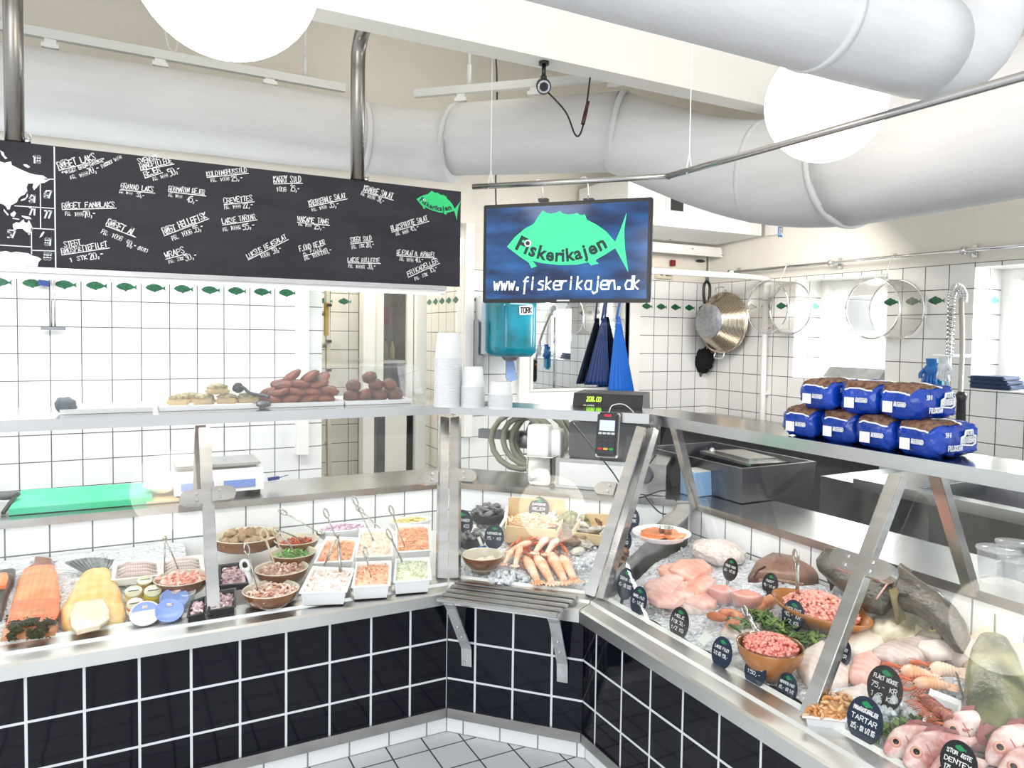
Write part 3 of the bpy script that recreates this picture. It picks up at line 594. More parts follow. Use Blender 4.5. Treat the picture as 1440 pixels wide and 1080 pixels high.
land = [[(-150, 150), (-60, 190), (0, 225), (30, 235), (75, 225), (80, 250), (130, 275), (165, 290), (200, 305), (240, 315), (290, 320), (335, 350), (300, 370), (270, 375), (250, 400), (230, 420), (220, 400), (225, 375), (190, 375), (180, 400), (185, 425), (165, 450), (140, 460), (125, 475), (115, 500), (90, 515), (75, 520), (65, 550), (50, 550), (40, 530), (20, 515), (0, 510), (-30, 560), (-60, 510), (-150, 480)],
        [(140, 485), (175, 470), (185, 440), (190, 460), (170, 485), (142, 493)], [(25, 545), (60, 585), (52, 592), (25, 560)], [(70, 580), (95, 560), (110, 575), (95, 600), (75, 595)], [(145, 590), (200, 600), (215, 615), (180, 615), (150, 600)], [(85, 606), (130, 613), (130, 620), (85, 613)],
        [(85, 650), (110, 635), (130, 640), (160, 615), (165, 635), (185, 640), (195, 620), (215, 660), (220, 685), (205, 710), (180, 705), (150, 680), (120, 680), (95, 690), (88, 670)], [(188, 712), (204, 712), (196, 724)], [(275, 720), (290, 698), (302, 703), (285, 730), (265, 742)],
        [(-150, 850), (-60, 840), (0, 835), (40, 830), (75, 840), (110, 835), (150, 840), (190, 845), (215, 860), (255, 870), (280, 885), (260, 905), (255, 936), (0, 930), (-150, 922)], [(0, 150), (25, 165), (30, 185), (50, 205), (35, 210), (10, 180)], [(155, 245), (180, 245), (205, 262), (190, 270), (165, 258)], [(-150, 60), (-90, 80), (-60, 130), (-100, 150), (-150, 140)]]
for pl in land: mb.ngon(C5(pl))
for pl, w in (([(366, 128), (376, 940)], .004), ([(272, 380), (274, 678)], .003), ([(300, 345), (366, 345)], .003), ([(100, 525), (368, 543)], .003), ([(215, 677), (370, 685)], .003), ([(212, 680), (213, 850)], .003), ([(0, 790), (212, 803)], .003), ([(212, 825), (373, 831)], .003), ([(-150, 790), (0, 790)], .003)):
    ribbon(mb, C5(pl), w, NB)
for tx, x, y in (('18', 225, 235), ('67', 298, 470), ('61', 197, 500), ('71', 197, 585), ('77', 298, 606), ('57', 53, 738), ('81', 303, 790), ('88', 295, 888)):
    p, q = C5([(x, y), (x+52, y+3)]); lettering(mb, tx, p, q, .024, NB, .0048)
mb.obj('world_map_print', mat('map_white', 'eef0f3', .7), menu)
LOGO = [(272, 550), (330, 480), (400, 420), (465, 385), (500, 330), (530, 288), (555, 305), (590, 312), (625, 305), (655, 293), (680, 312), (715, 318), (750, 315), (780, 305), (795, 318), (815, 322), (835, 316), (850, 355), (920, 390), (990, 440), (1055, 515), (1095, 420), (1138, 300), (1120, 430), (1125, 560), (1150, 735), (1110, 660),
        (1055, 560), (985, 605), (910, 648), (935, 672), (880, 685), (860, 662), (780, 680), (650, 682), (520, 668), (455, 650), (488, 690), (450, 705), (430, 665), (370, 625), (310, 580)]
green = mat('logo_green', '2fd07c', .5); ink = mat('logo_ink', '123038', .5)
def glyph(mb, ch, M, bold=.03):
    c = bpy.data.curves.new('g', 'FONT'); c.body = ch; c.offset = bold; c.resolution_u = 2; c.fill_mode = 'FRONT'; o = bpy.data.objects.new('g', c)
    me = bpy.data.meshes.new_from_object(o); vs = [mb.b.verts.new(M @ v.co) for v in me.vertices]
    for p in me.polygons:
        try: f = mb.b.faces.new([vs[i] for i in p.vertices]); f.material_index = mb.mi
        except ValueError: pass
    w = max((v.co.x for v in me.vertices), default=.2); bpy.data.objects.remove(o); bpy.data.curves.remove(c); bpy.data.meshes.remove(me); return w
GW = {}
def logo(f, nrm, parent):      # f maps logo coordinates to a point on the plane
    mb = MB(); mb.ngon([f(x, y) for x, y in LOGO]); g = mb.obj('fish_logo', green, parent); part(g, 'bright green fish emblem')
    mb = MB(); adv = {q: w*1.12 for q, w in dict(F=58, i=30, s=52, k=60, e=60, r=44, a=62, j=34, n=62).items()}; x = 322; nrm = Vector(nrm)
    def base(x): return 655-((x-655)/335.)**2*98 + (0 if x < 655 else 0)
    for ch in 'Fiskerikajen':
        w = adv[ch]; xc = x+w/2; yb = base(xc); dy = (base(xc+5)-base(xc-5))/10; p = f(xc, yb); rx = (f(xc+10, yb+dy*10)-p)/10; up = nrm.cross(rx.normalized())*rx.length; s = 124
        M = Matrix(((rx.x*s, up.x*s, nrm.x, 0), (rx.y*s, up.y*s, nrm.y, 0), (rx.z*s, up.z*s, nrm.z, 0), (0, 0, 0, 1))); M.translation = p-rx*w*.46+nrm*.0008
        glyph(mb, ch, M, .035); x += w
    mb.obj('emblem_name', ink, g)
    mb = MB(); c = (423, 525)
    mb.ngon([f(c[0]+26*math.cos(k*PI/12), c[1]+26*math.sin(k*PI/12))+nrm*.0012 for k in range(24)]); mb.mi = 1
    mb.ngon([f(c[0]+15*math.cos(k*PI/12), c[1]+15*math.sin(k*PI/12))+nrm*.0016 for k in range(24)]); mb.obj('emblem_eye', [chalk, ink], g)
def aff(src, dst):      # affine map from three points
    A = np.array([[x, y, 1] for x, y in src]); B = np.array(dst); return np.linalg.solve(A, B)
Af = aff([(272, 550), (530, 288), (1150, 735)], [(585.8, 280), (607.5, 268), (642.5, 310)])
logo(lambda x, y: board(*(np.array([x, y, 1])@Af)), NB, menu)
# two steel poles with a bend at the top, carrying the board from the beam
for k, (px, lab) in enumerate(((20, 'left steel pole holding up the chalkboard, near the left edge'), (503, 'steel pole with bent top holding the right half of the chalkboard'))):
    x = Yp(px, 150, YC+.015)[0]; t = thing('steel_hanging_pole', lab, 'pole', (x, YC+.015, 2.15), 'chalkboard poles')
    mb = MB(); path = [Vector((x, YC+.015, 2.15)), Vector((x, YC+.015, 2.60))]
    for j in range(1, 7): th = j/6*PI/2; path.append(Vector((x, YC+.015-.1*(1-math.cos(th)), 2.62+.11*math.sin(th))))
    path.append(Vector((x, 2.752, 2.735))); mb.tube(path, .029, 20); mb.obj('tube', pole_m, t)
    mb = MB(); mb.box((x, 2.756, 2.735), (.09, .01, .09)); mb.obj('mount_plate', pole_m, t)
    mb = MB(); mb.cyl((x+.035, YC+.015, 2.148), (x+.035, YC+.015, 2.165), .012, n=10); mb.tube([(x+.035+.012*math.cos(a), YC+.015, 2.172+.012*math.sin(a)) for a in [k*PI/8 for k in range(17)]], .003, 6); mb.obj('eye_bolt', chrome, t)
# long lamp housing under the board
t = thing('strip_light', 'long white strip light fixed under the chalkboard', 'light', (.4, YC, 1.69)); x1 = 1.22
mb = MB(); slab(mb, -.9, x1, YC-.01, YC+.05, 1.716, 1.734); mb.obj('top_profile', steel, t)
mb = MB(); slab(mb, -.9, x1, YC+.0, YC+.045, 1.700, 1.716); mb.obj('lamp_housing', white, t)
mb = MB(); slab(mb, -.88, x1-.02, YC+.008, YC+.038, 1.696, 1.7005); mb.obj('diffuser', mat('lamp_diffuser', 'ffffff', .5, emit=.9), t)
# rail over the corner, television hanging on hooks
hr = RM.hit(665, 262, .45); h2 = RM.hit(940, 248, .45); zr = 2.163; hr.z = h2.z = zr
h3 = Vector((h2.x+.0, -.2, zr)); k = h2.x
t = thing('hanging_rail', 'thin angled steel rail the television hangs from, running to the upper right', 'rail', h2)
mb = MB(); mb.tube([hr, h2], .012, 12); mb.tube([h2-(h2-hr).normalized()*.004, h2+Vector((0, -.3, 0)), h3], .012, 12); mb.obj('tube', steel, t)
mb = MB(); mb.blob(h2, (.0135, .0135, .0135), sub=2); mb.obj('bend_joint', steel, t)
for u, y in ((692, 0), (963, -.12)):
    p = hr+(h2-hr)*((u-665)/275) if y == 0 else h2+Vector((0, y, 0))
    mb = MB(); mb.tube([p+Vector((-.012, 0, -.012)), p+Vector((.012, 0, .012)), p+Vector((0, 0, .06)), (p.x, p.y, ZC)], .0022, 6); mb.tube([p+Vector((.012, 0, -.012)), p+Vector((-.012, 0, .012)), p+Vector((0, 0, .06))], .0022, 6); mb.obj('cord', white_pl, t)
th = R(109.5); hv = np.array([math.sin(th), math.cos(th), 0]); TX = Vector((hv@eX, hv@eY, 0)).normalized(); TN = Vector((0, 0, 1)).cross(TX); TN = -TN if TN.dot(Vector((-1, -1, 0))) < 0 else TN
tc0 = RM.hit(797, 355, .45)
def tv(u, v, off=0.0): return hit(u, v, TN, TN.dot(tc0)+off)
TLc, TRc, BRc, BLc = [tv(*p) for p in ((677, 287), (917, 278), (915, 424), (680, 427))]
tw = ((TRc-TLc).length+(BRc-BLc).length)/2; thh = .5*((TLc-BLc).length+(TRc-BRc).length); tcen = (TLc+TRc+BRc+BLc)/4; TU = Vector((0, 0, 1)); TF = frame(TX, TU)
tvo = thing('television', 'flat screen television showing the green fish shop logo, hanging from the rail', 'television', tcen)
mb = MB(); mb.box(tcen-TN*.02, (tw, .03, thh), TF, bev=.004); mb.box(tcen-TN*.045, (tw*.6, .03, thh*.6), TF, bev=.01); mb.obj('case', black_pl, tvo)
bz = .016; W2_, H2_ = tw/2-bz, thh/2-bz
scr = new_mat('tv_screen'); sm_, nt, b = scr
tc = N(nt, 'ShaderNodeTexCoord'); nz = N(nt, 'ShaderNodeTexNoise'); nz.inputs['Scale'].default_value = 5; nz.inputs['Detail'].default_value = 6; rp = N(nt, 'ShaderNodeValToRGB')
rp.color_ramp.elements[0].position = .35; rp.color_ramp.elements[0].color = (*hexc('0a1a38'), 1); rp.color_ramp.elements[1].position = .75; rp.color_ramp.elements[1].color = (*hexc('1f4f86'), 1)
mpn = N(nt, 'ShaderNodeMapping'); mpn.inputs['Scale'].default_value = (1, 1, 3); nt.links.new(tc.outputs['Object'], mpn.inputs[0]); nt.links.new(mpn.outputs[0], nz.inputs['Vector']); nt.links.new(nz.outputs[0], rp.inputs[0])
nt.links.new(rp.outputs[0], b.inputs['Base Color']); nt.links.new(rp.outputs[0], b.inputs['Emission Color']); b.inputs['Emission Strength'].default_value = .55; b.inputs['Roughness'].default_value = .12
mb = MB(); mb.box(tcen-TN*.0045, (2*W2_, .002, 2*H2_), TF); scro = mb.obj('screen', sm_, tvo)
mb = MB(); mb.box(tcen-TN*.0045-TU*(thh/2-.009), (.055, .002, .006), TF); mb.obj('maker_badge', mat('badge_grey', 'd5d8dc', .4), tvo)
green2 = mat('screen_green', '33e08a', .4, emit=.35); white_e = mat('screen_white', 'ffffff', .4, emit=.5)
_g = green; green = green2
logo(lambda x, y: tv(660+x/5.143, 240+y/5.143, -.0028), TN, tvo); green = _g
mb = MB(); p = tv(694, 407.5, -.0025); q = tv(902, 406.5, -.0025); lettering(mb, 'www.fiskerikajen.dk', p, q, size_at(p, 17), TN, .0062); part(mb.obj('web_address', white_e, tvo), 'white handwritten web address')
for k, u in enumerate((763, 827)):
    p = hr+(h2-hr)*((u-665)/275); q = tv(u, 282); s = thing('rail_hook', ['left wire hook between the rail and the television', 'right wire hook between the rail and the television'][k], 'hook', p, 'television hooks')
    mb = MB(); mb.tube([p+Vector((0, 0, 0))+TX*(.016*math.cos(a))+Vector((0, 0, .016*math.sin(a))) for a in [PI*1.1-j*PI/6 for j in range(7)]]+[p.lerp(q, .5)+TX*.01, q+Vector((0, 0, .004))], .0028, 6); mb.obj('wire', chrome, s)
    mb = MB(); mb.box(q+Vector((0, 0, .004))-TN*.015, (.04, .03, .012), TF); mb.obj('bracket', black_pl, s)
# security camera under the beam
p0 = Zp(765, 87, 2.665); t = thing('security_camera', 'small black bullet security camera mounted under the white beam', 'camera', p0)
mb = MB(); mb.cyl(p0, p0-Vector((0, 0, .012)), .022); mb.cyl(p0-Vector((0, 0, .012)), p0-Vector((0, 0, .06)), .009, n=10); mb.blob(p0-Vector((0, 0, .065)), (.014, .014, .014)); mb.obj('mount', black_pl, t)
c = p0-Vector((0, 0, .1)); dv = (Vector(CAM)+Vector((.1, 0, -.2))-c).normalized(); bd = c-dv*.06; fd = c+dv*.03
mb = MB(); mb.lathe([(.026, 0), (.031, .008), (.031, .09), (.028, .094)], bd, 24, dv, cap=True); mb.obj('body', black_pl, t)
mb = MB(); mb.lathe([(.026, .0945), (.018, .0955)], bd, 24, dv); mb.obj('led_ring', mat('led_ring', 'c9ccd0', .3, var=.5, scale=200), t); mb = MB(); mb.cyl(bd+dv*.09, bd+dv*.097, .012); mb.obj('lens', mat('lens_black', '08080a', .05), t)
cb = [bd+Vector((0, 0, -.01)), c+Vector((.12, .02, -.08)), c+Vector((.19, .05, -.16)), c+Vector((.22, .05, -.15)), c+Vector((.25, .06, -.05)), c+Vector((.27, .06, .1))]
def smooth_path(P, n=6):
    P = [Vector(p) for p in P]; Q = [P[0]]+P+[P[-1]]; out = []
    for i in range(1, len(Q)-2):
        for k in range(n):
            t = k/n; a, b, c_, d = Q[i-1], Q[i], Q[i+1], Q[i+2]
            out.append(.5*((2*b)+(c_-a)*t+(2*a-5*b+4*c_-d)*t*t+(-a+3*b-3*c_+d)*t**3))
    return out+[P[-1]]
mb = MB(); mb.tube(smooth_path(cb), .004, 8); mb.obj('cable', black_pl, t)
mb = MB(); mb.cyl(c+Vector((.232, .053, -.11)), c+Vector((.252, .06, -.045)), .009, n=10); mb.cyl(c+Vector((.253, .06, -.04)), c+Vector((.262, .06, -.005)), .008, n=10); part(mb.obj('plug', mat('red_black_plug', '3a1512', .4), t), 'dark red and black plug')
# cables hanging above the duct and behind the lamp
for lab, P in (('pale loop of cable hanging behind the left globe lamp', [Vector((Yp(232, 35, 4.5).x, 4.5, ZC)), (Yp(232, 35, 4.5)), Yp(237, 65, 4.5), Yp(247, 72, 4.5), Yp(250, 40, 4.5), Vector((Yp(250, 40, 4.5).x, 4.5, ZC))]), ('dark cable hanging from the ceiling behind the television', [Vector((Yp(697, 75, 4.6).x, 4.6, ZC)), Yp(697, 75, 4.6), Yp(699, 130, 4.6), Yp(697, 270, 4.6), Yp(700, 300, 4.6)])):
    mb = MB(); mb.tube(smooth_path(P), .006, 6); tag(mb.obj('cable', grey_pl if 'dark' in lab else white_pl), lab, 'cable')
# ================================================================== KITCHEN BEHIND THE COUNTERS
def one(mb, name, m_, label, cat, group=None, kind=None): return tag(mb.obj(name, m_), label, cat, group, kind)
# cold-room evaporator under the ceiling, lamp batten, pipes
ev = thing('cooling_unit', 'big white cooling unit under the ceiling beside the duct elbow', 'cooling unit', (3.6, 4.3, 2.3))
mb = MB(); P = [(Yp(918, 338, 4.0)), (Yp(918, 290, 4.0))]
z0, z1 = 2.10, 2.62
mb.prism([(3.0, 4.05, 2.30), (3.0, 4.05, z1), (3.0, 4.66, z1), (3.0, 4.66, 2.29), (3.0, 4.5, 2.28)], (1.25, 0, 0)); mb.obj('housing', mat('unit_white', 'ecebe8', .45), ev)
q = Yp(950, 283, 4.03); mb = MB(); mb.box(q, (.14, .03, .17)); lv = mb.obj('vent_frame', MATS['unit_white'], ev); mb = MB(); mb.box(q-Vector((0, .016, 0)), (.11, .01, .14)); mb.obj('vent_opening', mat('fan_grey', '1e1f20', .5), lv)
for x, y in ((3.2, 4.25), (3.8, 4.3), (4.15, 4.35), (3.5, 4.2)): mb = MB(); mb.blob((x, y, 2.30-.18*(y-4.05)/.45-.004), (.008, .008, .004), sub=1); mb.obj('screw', grey_pl, ev)
pl = Zp(1106, 327, 2.24); pl = Yp(1106, 327, 3.95)
mb = MB(); w_, h_ = size_at(pl, 32), size_at(pl, 14); mb.box(pl, (w_, .004, h_)); lab = mb.obj('name_plate', mat('plate_blue', '2f7fc0', .4), ev); part(lab, 'blue plate with white letters')
mb = MB(); lettering(mb, 'FRIGA-BOHN', pl+Vector((-w_*.46, -.0025, -h_*.3)), pl+Vector((w_*.5, -.0025, -h_*.3)), h_*.62, Vector((0, -1, 0)), .007); mb.obj('plate_letters', white_pl, lab)
mb = MB(); mb.box(pl+Vector((0, .06, .08)), (w_*1.2, .11, .2)); mb.obj('end_cover', MATS['unit_white'], ev)
t = thing('batten_lamp', 'white tube batten on the back wall below the cooling unit', 'light', (3.7, 4.6, 2.12)); q0, q1 = Yp(905, 346, 4.58), Yp(1073, 361, 4.58); q1.x = min(q1.x, 4.34)
mb = MB(); mb.bar(q0, (q1.x, q1.y, q0.z), .07, .07, bev=.01); mb.obj('housing', white_pl, t); mb = MB(); mb.bar(q0+Vector((.02, -.04, -.03)), (q1.x-.02, q1.y-.04, q0.z-.03), .03, .03); mb.obj('tube', white, t)
t = thing('water_pipe', 'white pipe crossing the corner and running down the right wall', 'pipe', (4.3, 4.06, 1)); a, b = Yp(900, 374, 4.06), Yp(1082, 392, 4.06); a.z = b.z; xw = 4.325; b.x = xw
mb = MB(); mb.tube(smooth_path([a-Vector((.5, 0, 0)), a, b-Vector((.08, 0, 0)), b+Vector((0, 0, -.06))]), .022, 12); mb.tube([b+Vector((0, 0, -.05)), (xw, 4.06, .02)], .022, 12); mb.obj('pipe', white_pl, t)
for z in (1.1, 1.62): mb = MB(); mb.box((xw+.015, 4.06, z), (.04, .055, .02)); mb.obj('pipe_clip', white_pl, t)
# steel rail along the right wall
t = thing('wall_rail', 'steel rail along the right wall above the windows', 'rail', (4.28, 3, 2.05)); zr2 = Xp(1175, 369, 4.28)[2]
mb = MB(); mb.tube([(4.28, 4.35, zr2), (4.28, 1.4, zr2)], .011, 10); mb.obj('tube', chrome, t)
for u, v in ((1030, 379), (1172, 370), (1361, 352)):
    y = Xp(u, v, 4.28)[1]; mb = MB(); mb.cyl((4.28, y, zr2), (4.36, y, zr2), .01, n=10); mb.box((4.352, y, zr2), (.014, .03, .075)); mb.lathe([(.022, -.012), (.022, .012)], (4.28, y+.02, zr2), 14, (0, 1, 0), cap=True); mb.obj('wall_bracket', chrome, t)
# sieves hanging from the rail
def sieve(u, v, ru, u2, label, hooku):
    c = Xp(u, v, 4.10); r = size_at(c, ru); c2 = Vector((4.335, c.y, c.z)); L = c2.x-c.x
    s = thing('drum_sieve', label, 'sieve', c, 'wire drum sieves on the wall rail')
    ax = Vector((1, 0, 0))
    mb = MB(); mb.lathe([(r, 0), (r, L)], c, 48, ax); mb.obj('wire_mesh', mesh_mat('sieve_mesh', 'aaa49b', wire=.45), s)
    for x in (0, L): mb = MB(); mb.tube([c+ax*x+Vector((0, r*math.cos(k*PI/24), r*math.sin(k*PI/24))) for k in range(49)], .006, 8); mb.obj('rim', chrome, s)
    mb = MB(); mb.bar(c+Vector((.0, -r*.94, -r*.33)), c+Vector((L, -r*.94, -r*.33)), .01, .004); mb.bar(c+Vector((.0, r*.94, .33*r)), c+Vector((L, r*.94, .33*r)), .01, .004); mb.bar(c+Vector((0, 0, r)), c+Vector((L, 0, r)), .01, .004); mb.obj('frame_strut', steel_dk, s)
    h = Vector((4.28, c.y-.02, zr2)); mb = MB(); mb.tube(smooth_path([h+Vector((.02, 0, .0)), h+Vector((.012, 0, .018)), h+Vector((-.014, 0, .014)), h+Vector((-.03, .01, -.03)), (c.x+L*.5, c.y, c.z+r+.005)]), .003, 6); o = tag(mb.obj('rail_hook', chrome), hooku, 'hook', 'sieve hooks')
sieve(1079, 432, 37, 1104, 'wire drum sieve hanging left of the first window over the white pipe', 'wire hook carrying the left drum sieve')
sieve(1226, 434, 42, 1258, 'wire drum sieve hanging in front of the first window', 'wire hook carrying the sieve before the window')
# perforated colander on the wall
c = Xp(996, 452, 4.10); r1 = size_at(c, 25); c2 = Xp(1016, 454, 4.27); r2 = size_at(c2, 42); ax = (c2-c).normalized(); L = (c2-c).length
t = thing('colander', 'large perforated steel colander hanging in the back corner', 'colander', c)
col_m, nt, b = new_mat('perforated_steel'); b.inputs['Metallic'].default_value = 1; b.inputs['Roughness'].default_value = .25; b.inputs['Base Color'].default_value = (*hexc('c9b79c'), 1)
tc = N(nt, 'ShaderNodeTexCoord'); vo = N(nt, 'ShaderNodeTexVoronoi'); vo.inputs['Scale'].default_value = 75; vo.inputs['Randomness'].default_value = 0; rp = N(nt, 'ShaderNodeValToRGB'); rp.color_ramp.elements[0].position = .25; rp.color_ramp.elements[1].position = .32
rp.color_ramp.elements[0].color = (.05, .045, .04, 1); rp.color_ramp.elements[1].color = (*hexc('c9bca8'), 1); nt.links.new(tc.outputs['Object'], vo.inputs['Vector']); nt.links.new(vo.outputs['Distance'], rp.inputs[0]); nt.links.new(rp.outputs[0], b.inputs['Base Color'])
mb = MB(); mb.lathe([(r1*.97, 0), (r1, .004), (r1*1.05, .012), (r2*.93, L*.93), (r2, L), (r2*1.03, L), (r2*1.03, L+.006), (r2*.9, L*.9)], c, 48, ax); mb.obj('bowl', col_m, t)
mb = MB(); mb.lathe([(0, -.001), (r1*.8, -.001), (r1*.98, .002)], c, 48, ax); mb.obj('base_disc', mat('disc_steel', 'a9a9ab', .3, 1, var=.25, scale=30), t)
for s in (1, -1):
    k = c2+Vector((-.02, 0, s*r2)); mb = MB(); mb.tube(smooth_path([k+Vector((0, -.05, 0)), k+Vector((-.015, -.045, s*.04)), k+Vector((-.015, .045, s*.04)), k+Vector((0, .05, 0))]), .006, 8); mb.obj('handle', chrome, t)
p = Yp(994, 405, 4.62)
t = thing('pliers', 'black handled pliers hanging on the back wall above the colander', 'pliers', p)
for s in (-1, 1): mb = MB(); mb.tube(smooth_path([p+Vector((0, 0, .06)), p+Vector((s*.03, 0, .02)), p+Vector((s*.032, 0, -.06)), p+Vector((s*.018, 0, -.13))]), .012, 8); mb.obj('grip', black_pl, t)
mb = MB(); mb.bar(p+Vector((0, 0, .06)), p+Vector((0, 0, .13)), .03, .014); mb.bar(p+Vector((0, 0, .13)), p+Vector((0, 0, .30)), .012, .012); mb.obj('jaws', steel_dk, t)
p = Xp(989, 507, 4.29); q = size_at(p, 15)
t = thing('brush', 'black bristle brush hanging under the colander', 'brush', p)
mb = MB(); mb.blob(p, (q*.75, q, q*1.15), rotm(.3, 0, 0), 4, .28, 7, 2); mb.obj('bristles', mat('black_bristle', '0d0d0e', .9, bump=.8, bscale=120), t); mb = MB(); mb.tube([p+Vector((0, .02, -q)), p+Vector((0, .04, -q*1.5))], .016, 8); mb.tube([p+Vector((0, 0, q)), p+Vector((.08, .02, .15))], .007, 8); mb.obj('handle', grey_pl, t)
# sockets on the back wall
t = thing('wall_socket', 'cream socket panel with two outlets on the back wall right of the television', 'socket', Yp(934, 385, 4.7)); p = Yp(934, 384, 4.70)
mb = MB(); w_ = size_at(p, 29); mb.box(p, (w_, .03, w_*.55), bev=.004); mb.obj('panel', mat('socket_cream', 'ddd4c2', .4), t)
for dx, rr, m_ in ((-.24, .022, black_pl), (.1, .024, mat('socket_brown', '4c4033', .5)), (.28, .026, mat('socket_ring', 'b39c6c', .5))): mb = MB(); mb.disc(p+Vector((dx*w_, -.018, 0)), (0, -1, 0), rr, .012); mb.obj('outlet', m_, t)
p = Yp(946, 370, 4.70); one(MB().box(p, (.045, .03, .05), bev=.004), 'switch', mat('switch_red', '7e1f22', .4), 'small dark red switch above the wall socket', 'switch')
p = Yp(985, 367, 4.70); one(MB().blob(p, (.05, .02, .012), sub=2), 'cable_gland', mat('dark_grey', '2b2b2c', .6), 'dark oval cable opening high on the back wall', 'cable opening')
# spray tap, hose, gloves
p = Xp(1336, 470, 4.15); base = Vector((4.15, p.y, .92)); t = thing('spray_tap', 'tall spring neck rinse tap with black spray handle by the right wall', 'tap', base); top = Xp(1338, 418, 4.15); end = Xp(1354, 425, 4.15)
mb = MB(); mb.tube([base, (4.15, p.y, top.z-.05)], .013, 10); mb.obj('riser', chrome, t)
mb = MB(); helix = []; za, zb = Xp(1336, 500, 4.15)[2], top.z
cen = smooth_path([Vector((4.15, p.y, za)), Vector((4.15, p.y, (za+zb)/2)), Vector((4.15, top.y, zb)), Xp(1346, 404, 4.15), Xp(1354, 412, 4.15), end], 110); n_ = len(cen)
for i, q in enumerate(cen):
    d = (cen[min(i+1, n_-1)]-cen[max(i-1, 0)]).normalized(); a = d.cross(Vector((1, 0, 0))).normalized(); th = i*.42; helix.append(q+(a*math.cos(th)+a.cross(d)*math.sin(th))*.021)
mb.tube(helix, .003, 5); mb.obj('spring', chrome, t)
h0, h1 = Xp(1352, 425, 4.13), Xp(1350, 560, 4.0); mb = MB(); mb.tube(smooth_path([end, h0, Xp(1353, 490, 4.05), h1]), .013, 10); mb.obj('hose', mat('hose_grey', 'b0a9a0', .5, .4, bump=.5, bscale=150), t)
g1 = Xp(1350, 610, 4.0); mb = MB(); mb.lathe([(.014, 0), (.022, .02), (.026, .05), (.022, .2), (.03, .23), (.018, .25)], g1-Vector((0, 0, .02)), 16, cap=True); o = mb.obj('spray_handle', black_pl, t)
mb = MB(); mb.cyl(h1-Vector((0, 0, .03)), h1+Vector((0, 0, .02)), .016); mb.obj('collar', mat('brass', 'b98b4a', .3, 1), o)
mb = MB(); mb.bar((4.15, p.y, za), (4.36, p.y-.05, za), .02, .012); mb.bar((4.15, p.y+.09, za+.004), (4.15, p.y-.06, za-.004), .03, .008); mb.obj('wall_stay', chrome, t)
gp = Xp(1322, 520, 4.0); gs = size_at(gp, 10)
blue_r = mat('blue_rubber', '1766b4', .4, var=.25, scale=12); teal = mat('teal_rubber', '1883ac', .4)
def glove(c, s, m_, label, flip=1, name='glove'):
    t = thing(name, label, 'glove', c, 'gloves by the spray tap'); mb = MB()
    for k in range(4):
        y = (1.5-k)*.38*s*flip; mb.tube(smooth_path([c+Vector((0, y, -.8*s)), c+Vector((-.25*s, y*1.1, -1.5*s)), c+Vector((-.1*s, y*1.15, -(2.2-.2*abs(k-1.4))*s))]), .2*s, 8, radii=None)
        e = c+Vector((-.1*s, y*1.15, -(2.2-.2*abs(k-1.4))*s)); mb.blob(e, (.2*s,)*3, sub=1)
    mb.blob(c+Vector((0, 0, -.4*s)), (.35*s, .85*s, .9*s), sub=3, amp=.1); mb.tube(smooth_path([c+Vector((0, flip*.7*s, -.2*s)), c+Vector((-.2*s, flip*1.1*s, -.8*s)), c+Vector((-.2*s, flip*1.05*s, -1.3*s))]), .23*s, 8)
    mb.lathe([(.5*s, .1*s), (.62*s, .6*s), (.66*s, 1.0*s)], c, 14, sx=.6); mb.obj('glove_body', m_, t); return t
glove(gp+Vector((0, -.02, .03)), gs*1.05, mat('glove_white', 'd9dde4', .8, var=.2, scale=30), 'white and grey work glove draped over the blue ones by the spray tap', -1)
glove(gp+Vector((.03, .07, .01)), gs*1.25, blue_r, 'bright blue rubber glove hanging behind the white glove')
mb = MB(); q = Xp(1313, 545, 4.05); mb.box(q, (.05, .10, .22), bev=.02); mb.box(q+Vector((0, 0, .12)), (.045, .075, .08), bev=.02); one(mb, 'blue_scraper', teal, 'flat teal plastic scraper standing left of the gloves', 'scraper')
# things on the window sills
p = Zp(1403, 542, 1.26); p = Vector((4.44, p.y-.0, 1.252)); p = Xp(1403, 543, 4.44); p.z = 1.253
for k in range(3):
    mb = MB(); mb.box(p+Vector((0, .0+.012*k, .014+.024*k)), (.17, .235-.012*k, .022), bev=.008); one(mb, 'folded_cloth', mat('navy_cloth', '1d3558', .5, var=.3), ['dark blue folded wrap on the second window sill, bottom of three', 'dark blue folded wrap on the second window sill, middle of three', 'dark blue folded wrap on the second window sill, top of three'][k], 'wrap', 'folded wraps on the sill')
mb = MB(); a, b = Xp(1163, 521, 4.47), Xp(1241, 521, 4.47); a.z = b.z = 1.252; mb.prism([a+Vector((-.05, 0, 0)), a+Vector((-.04, 0, .005)), a+Vector((.03, 0, .075)), a+Vector((.04, 0, .07)), a+Vector((.04, 0, 0))], b-a); one(mb, 'sill_trough', mat('dull_metal', '8d8c8a', .5, .6, var=.3, scale=10), 'grey metal trough lying on the first window sill', 'trough')
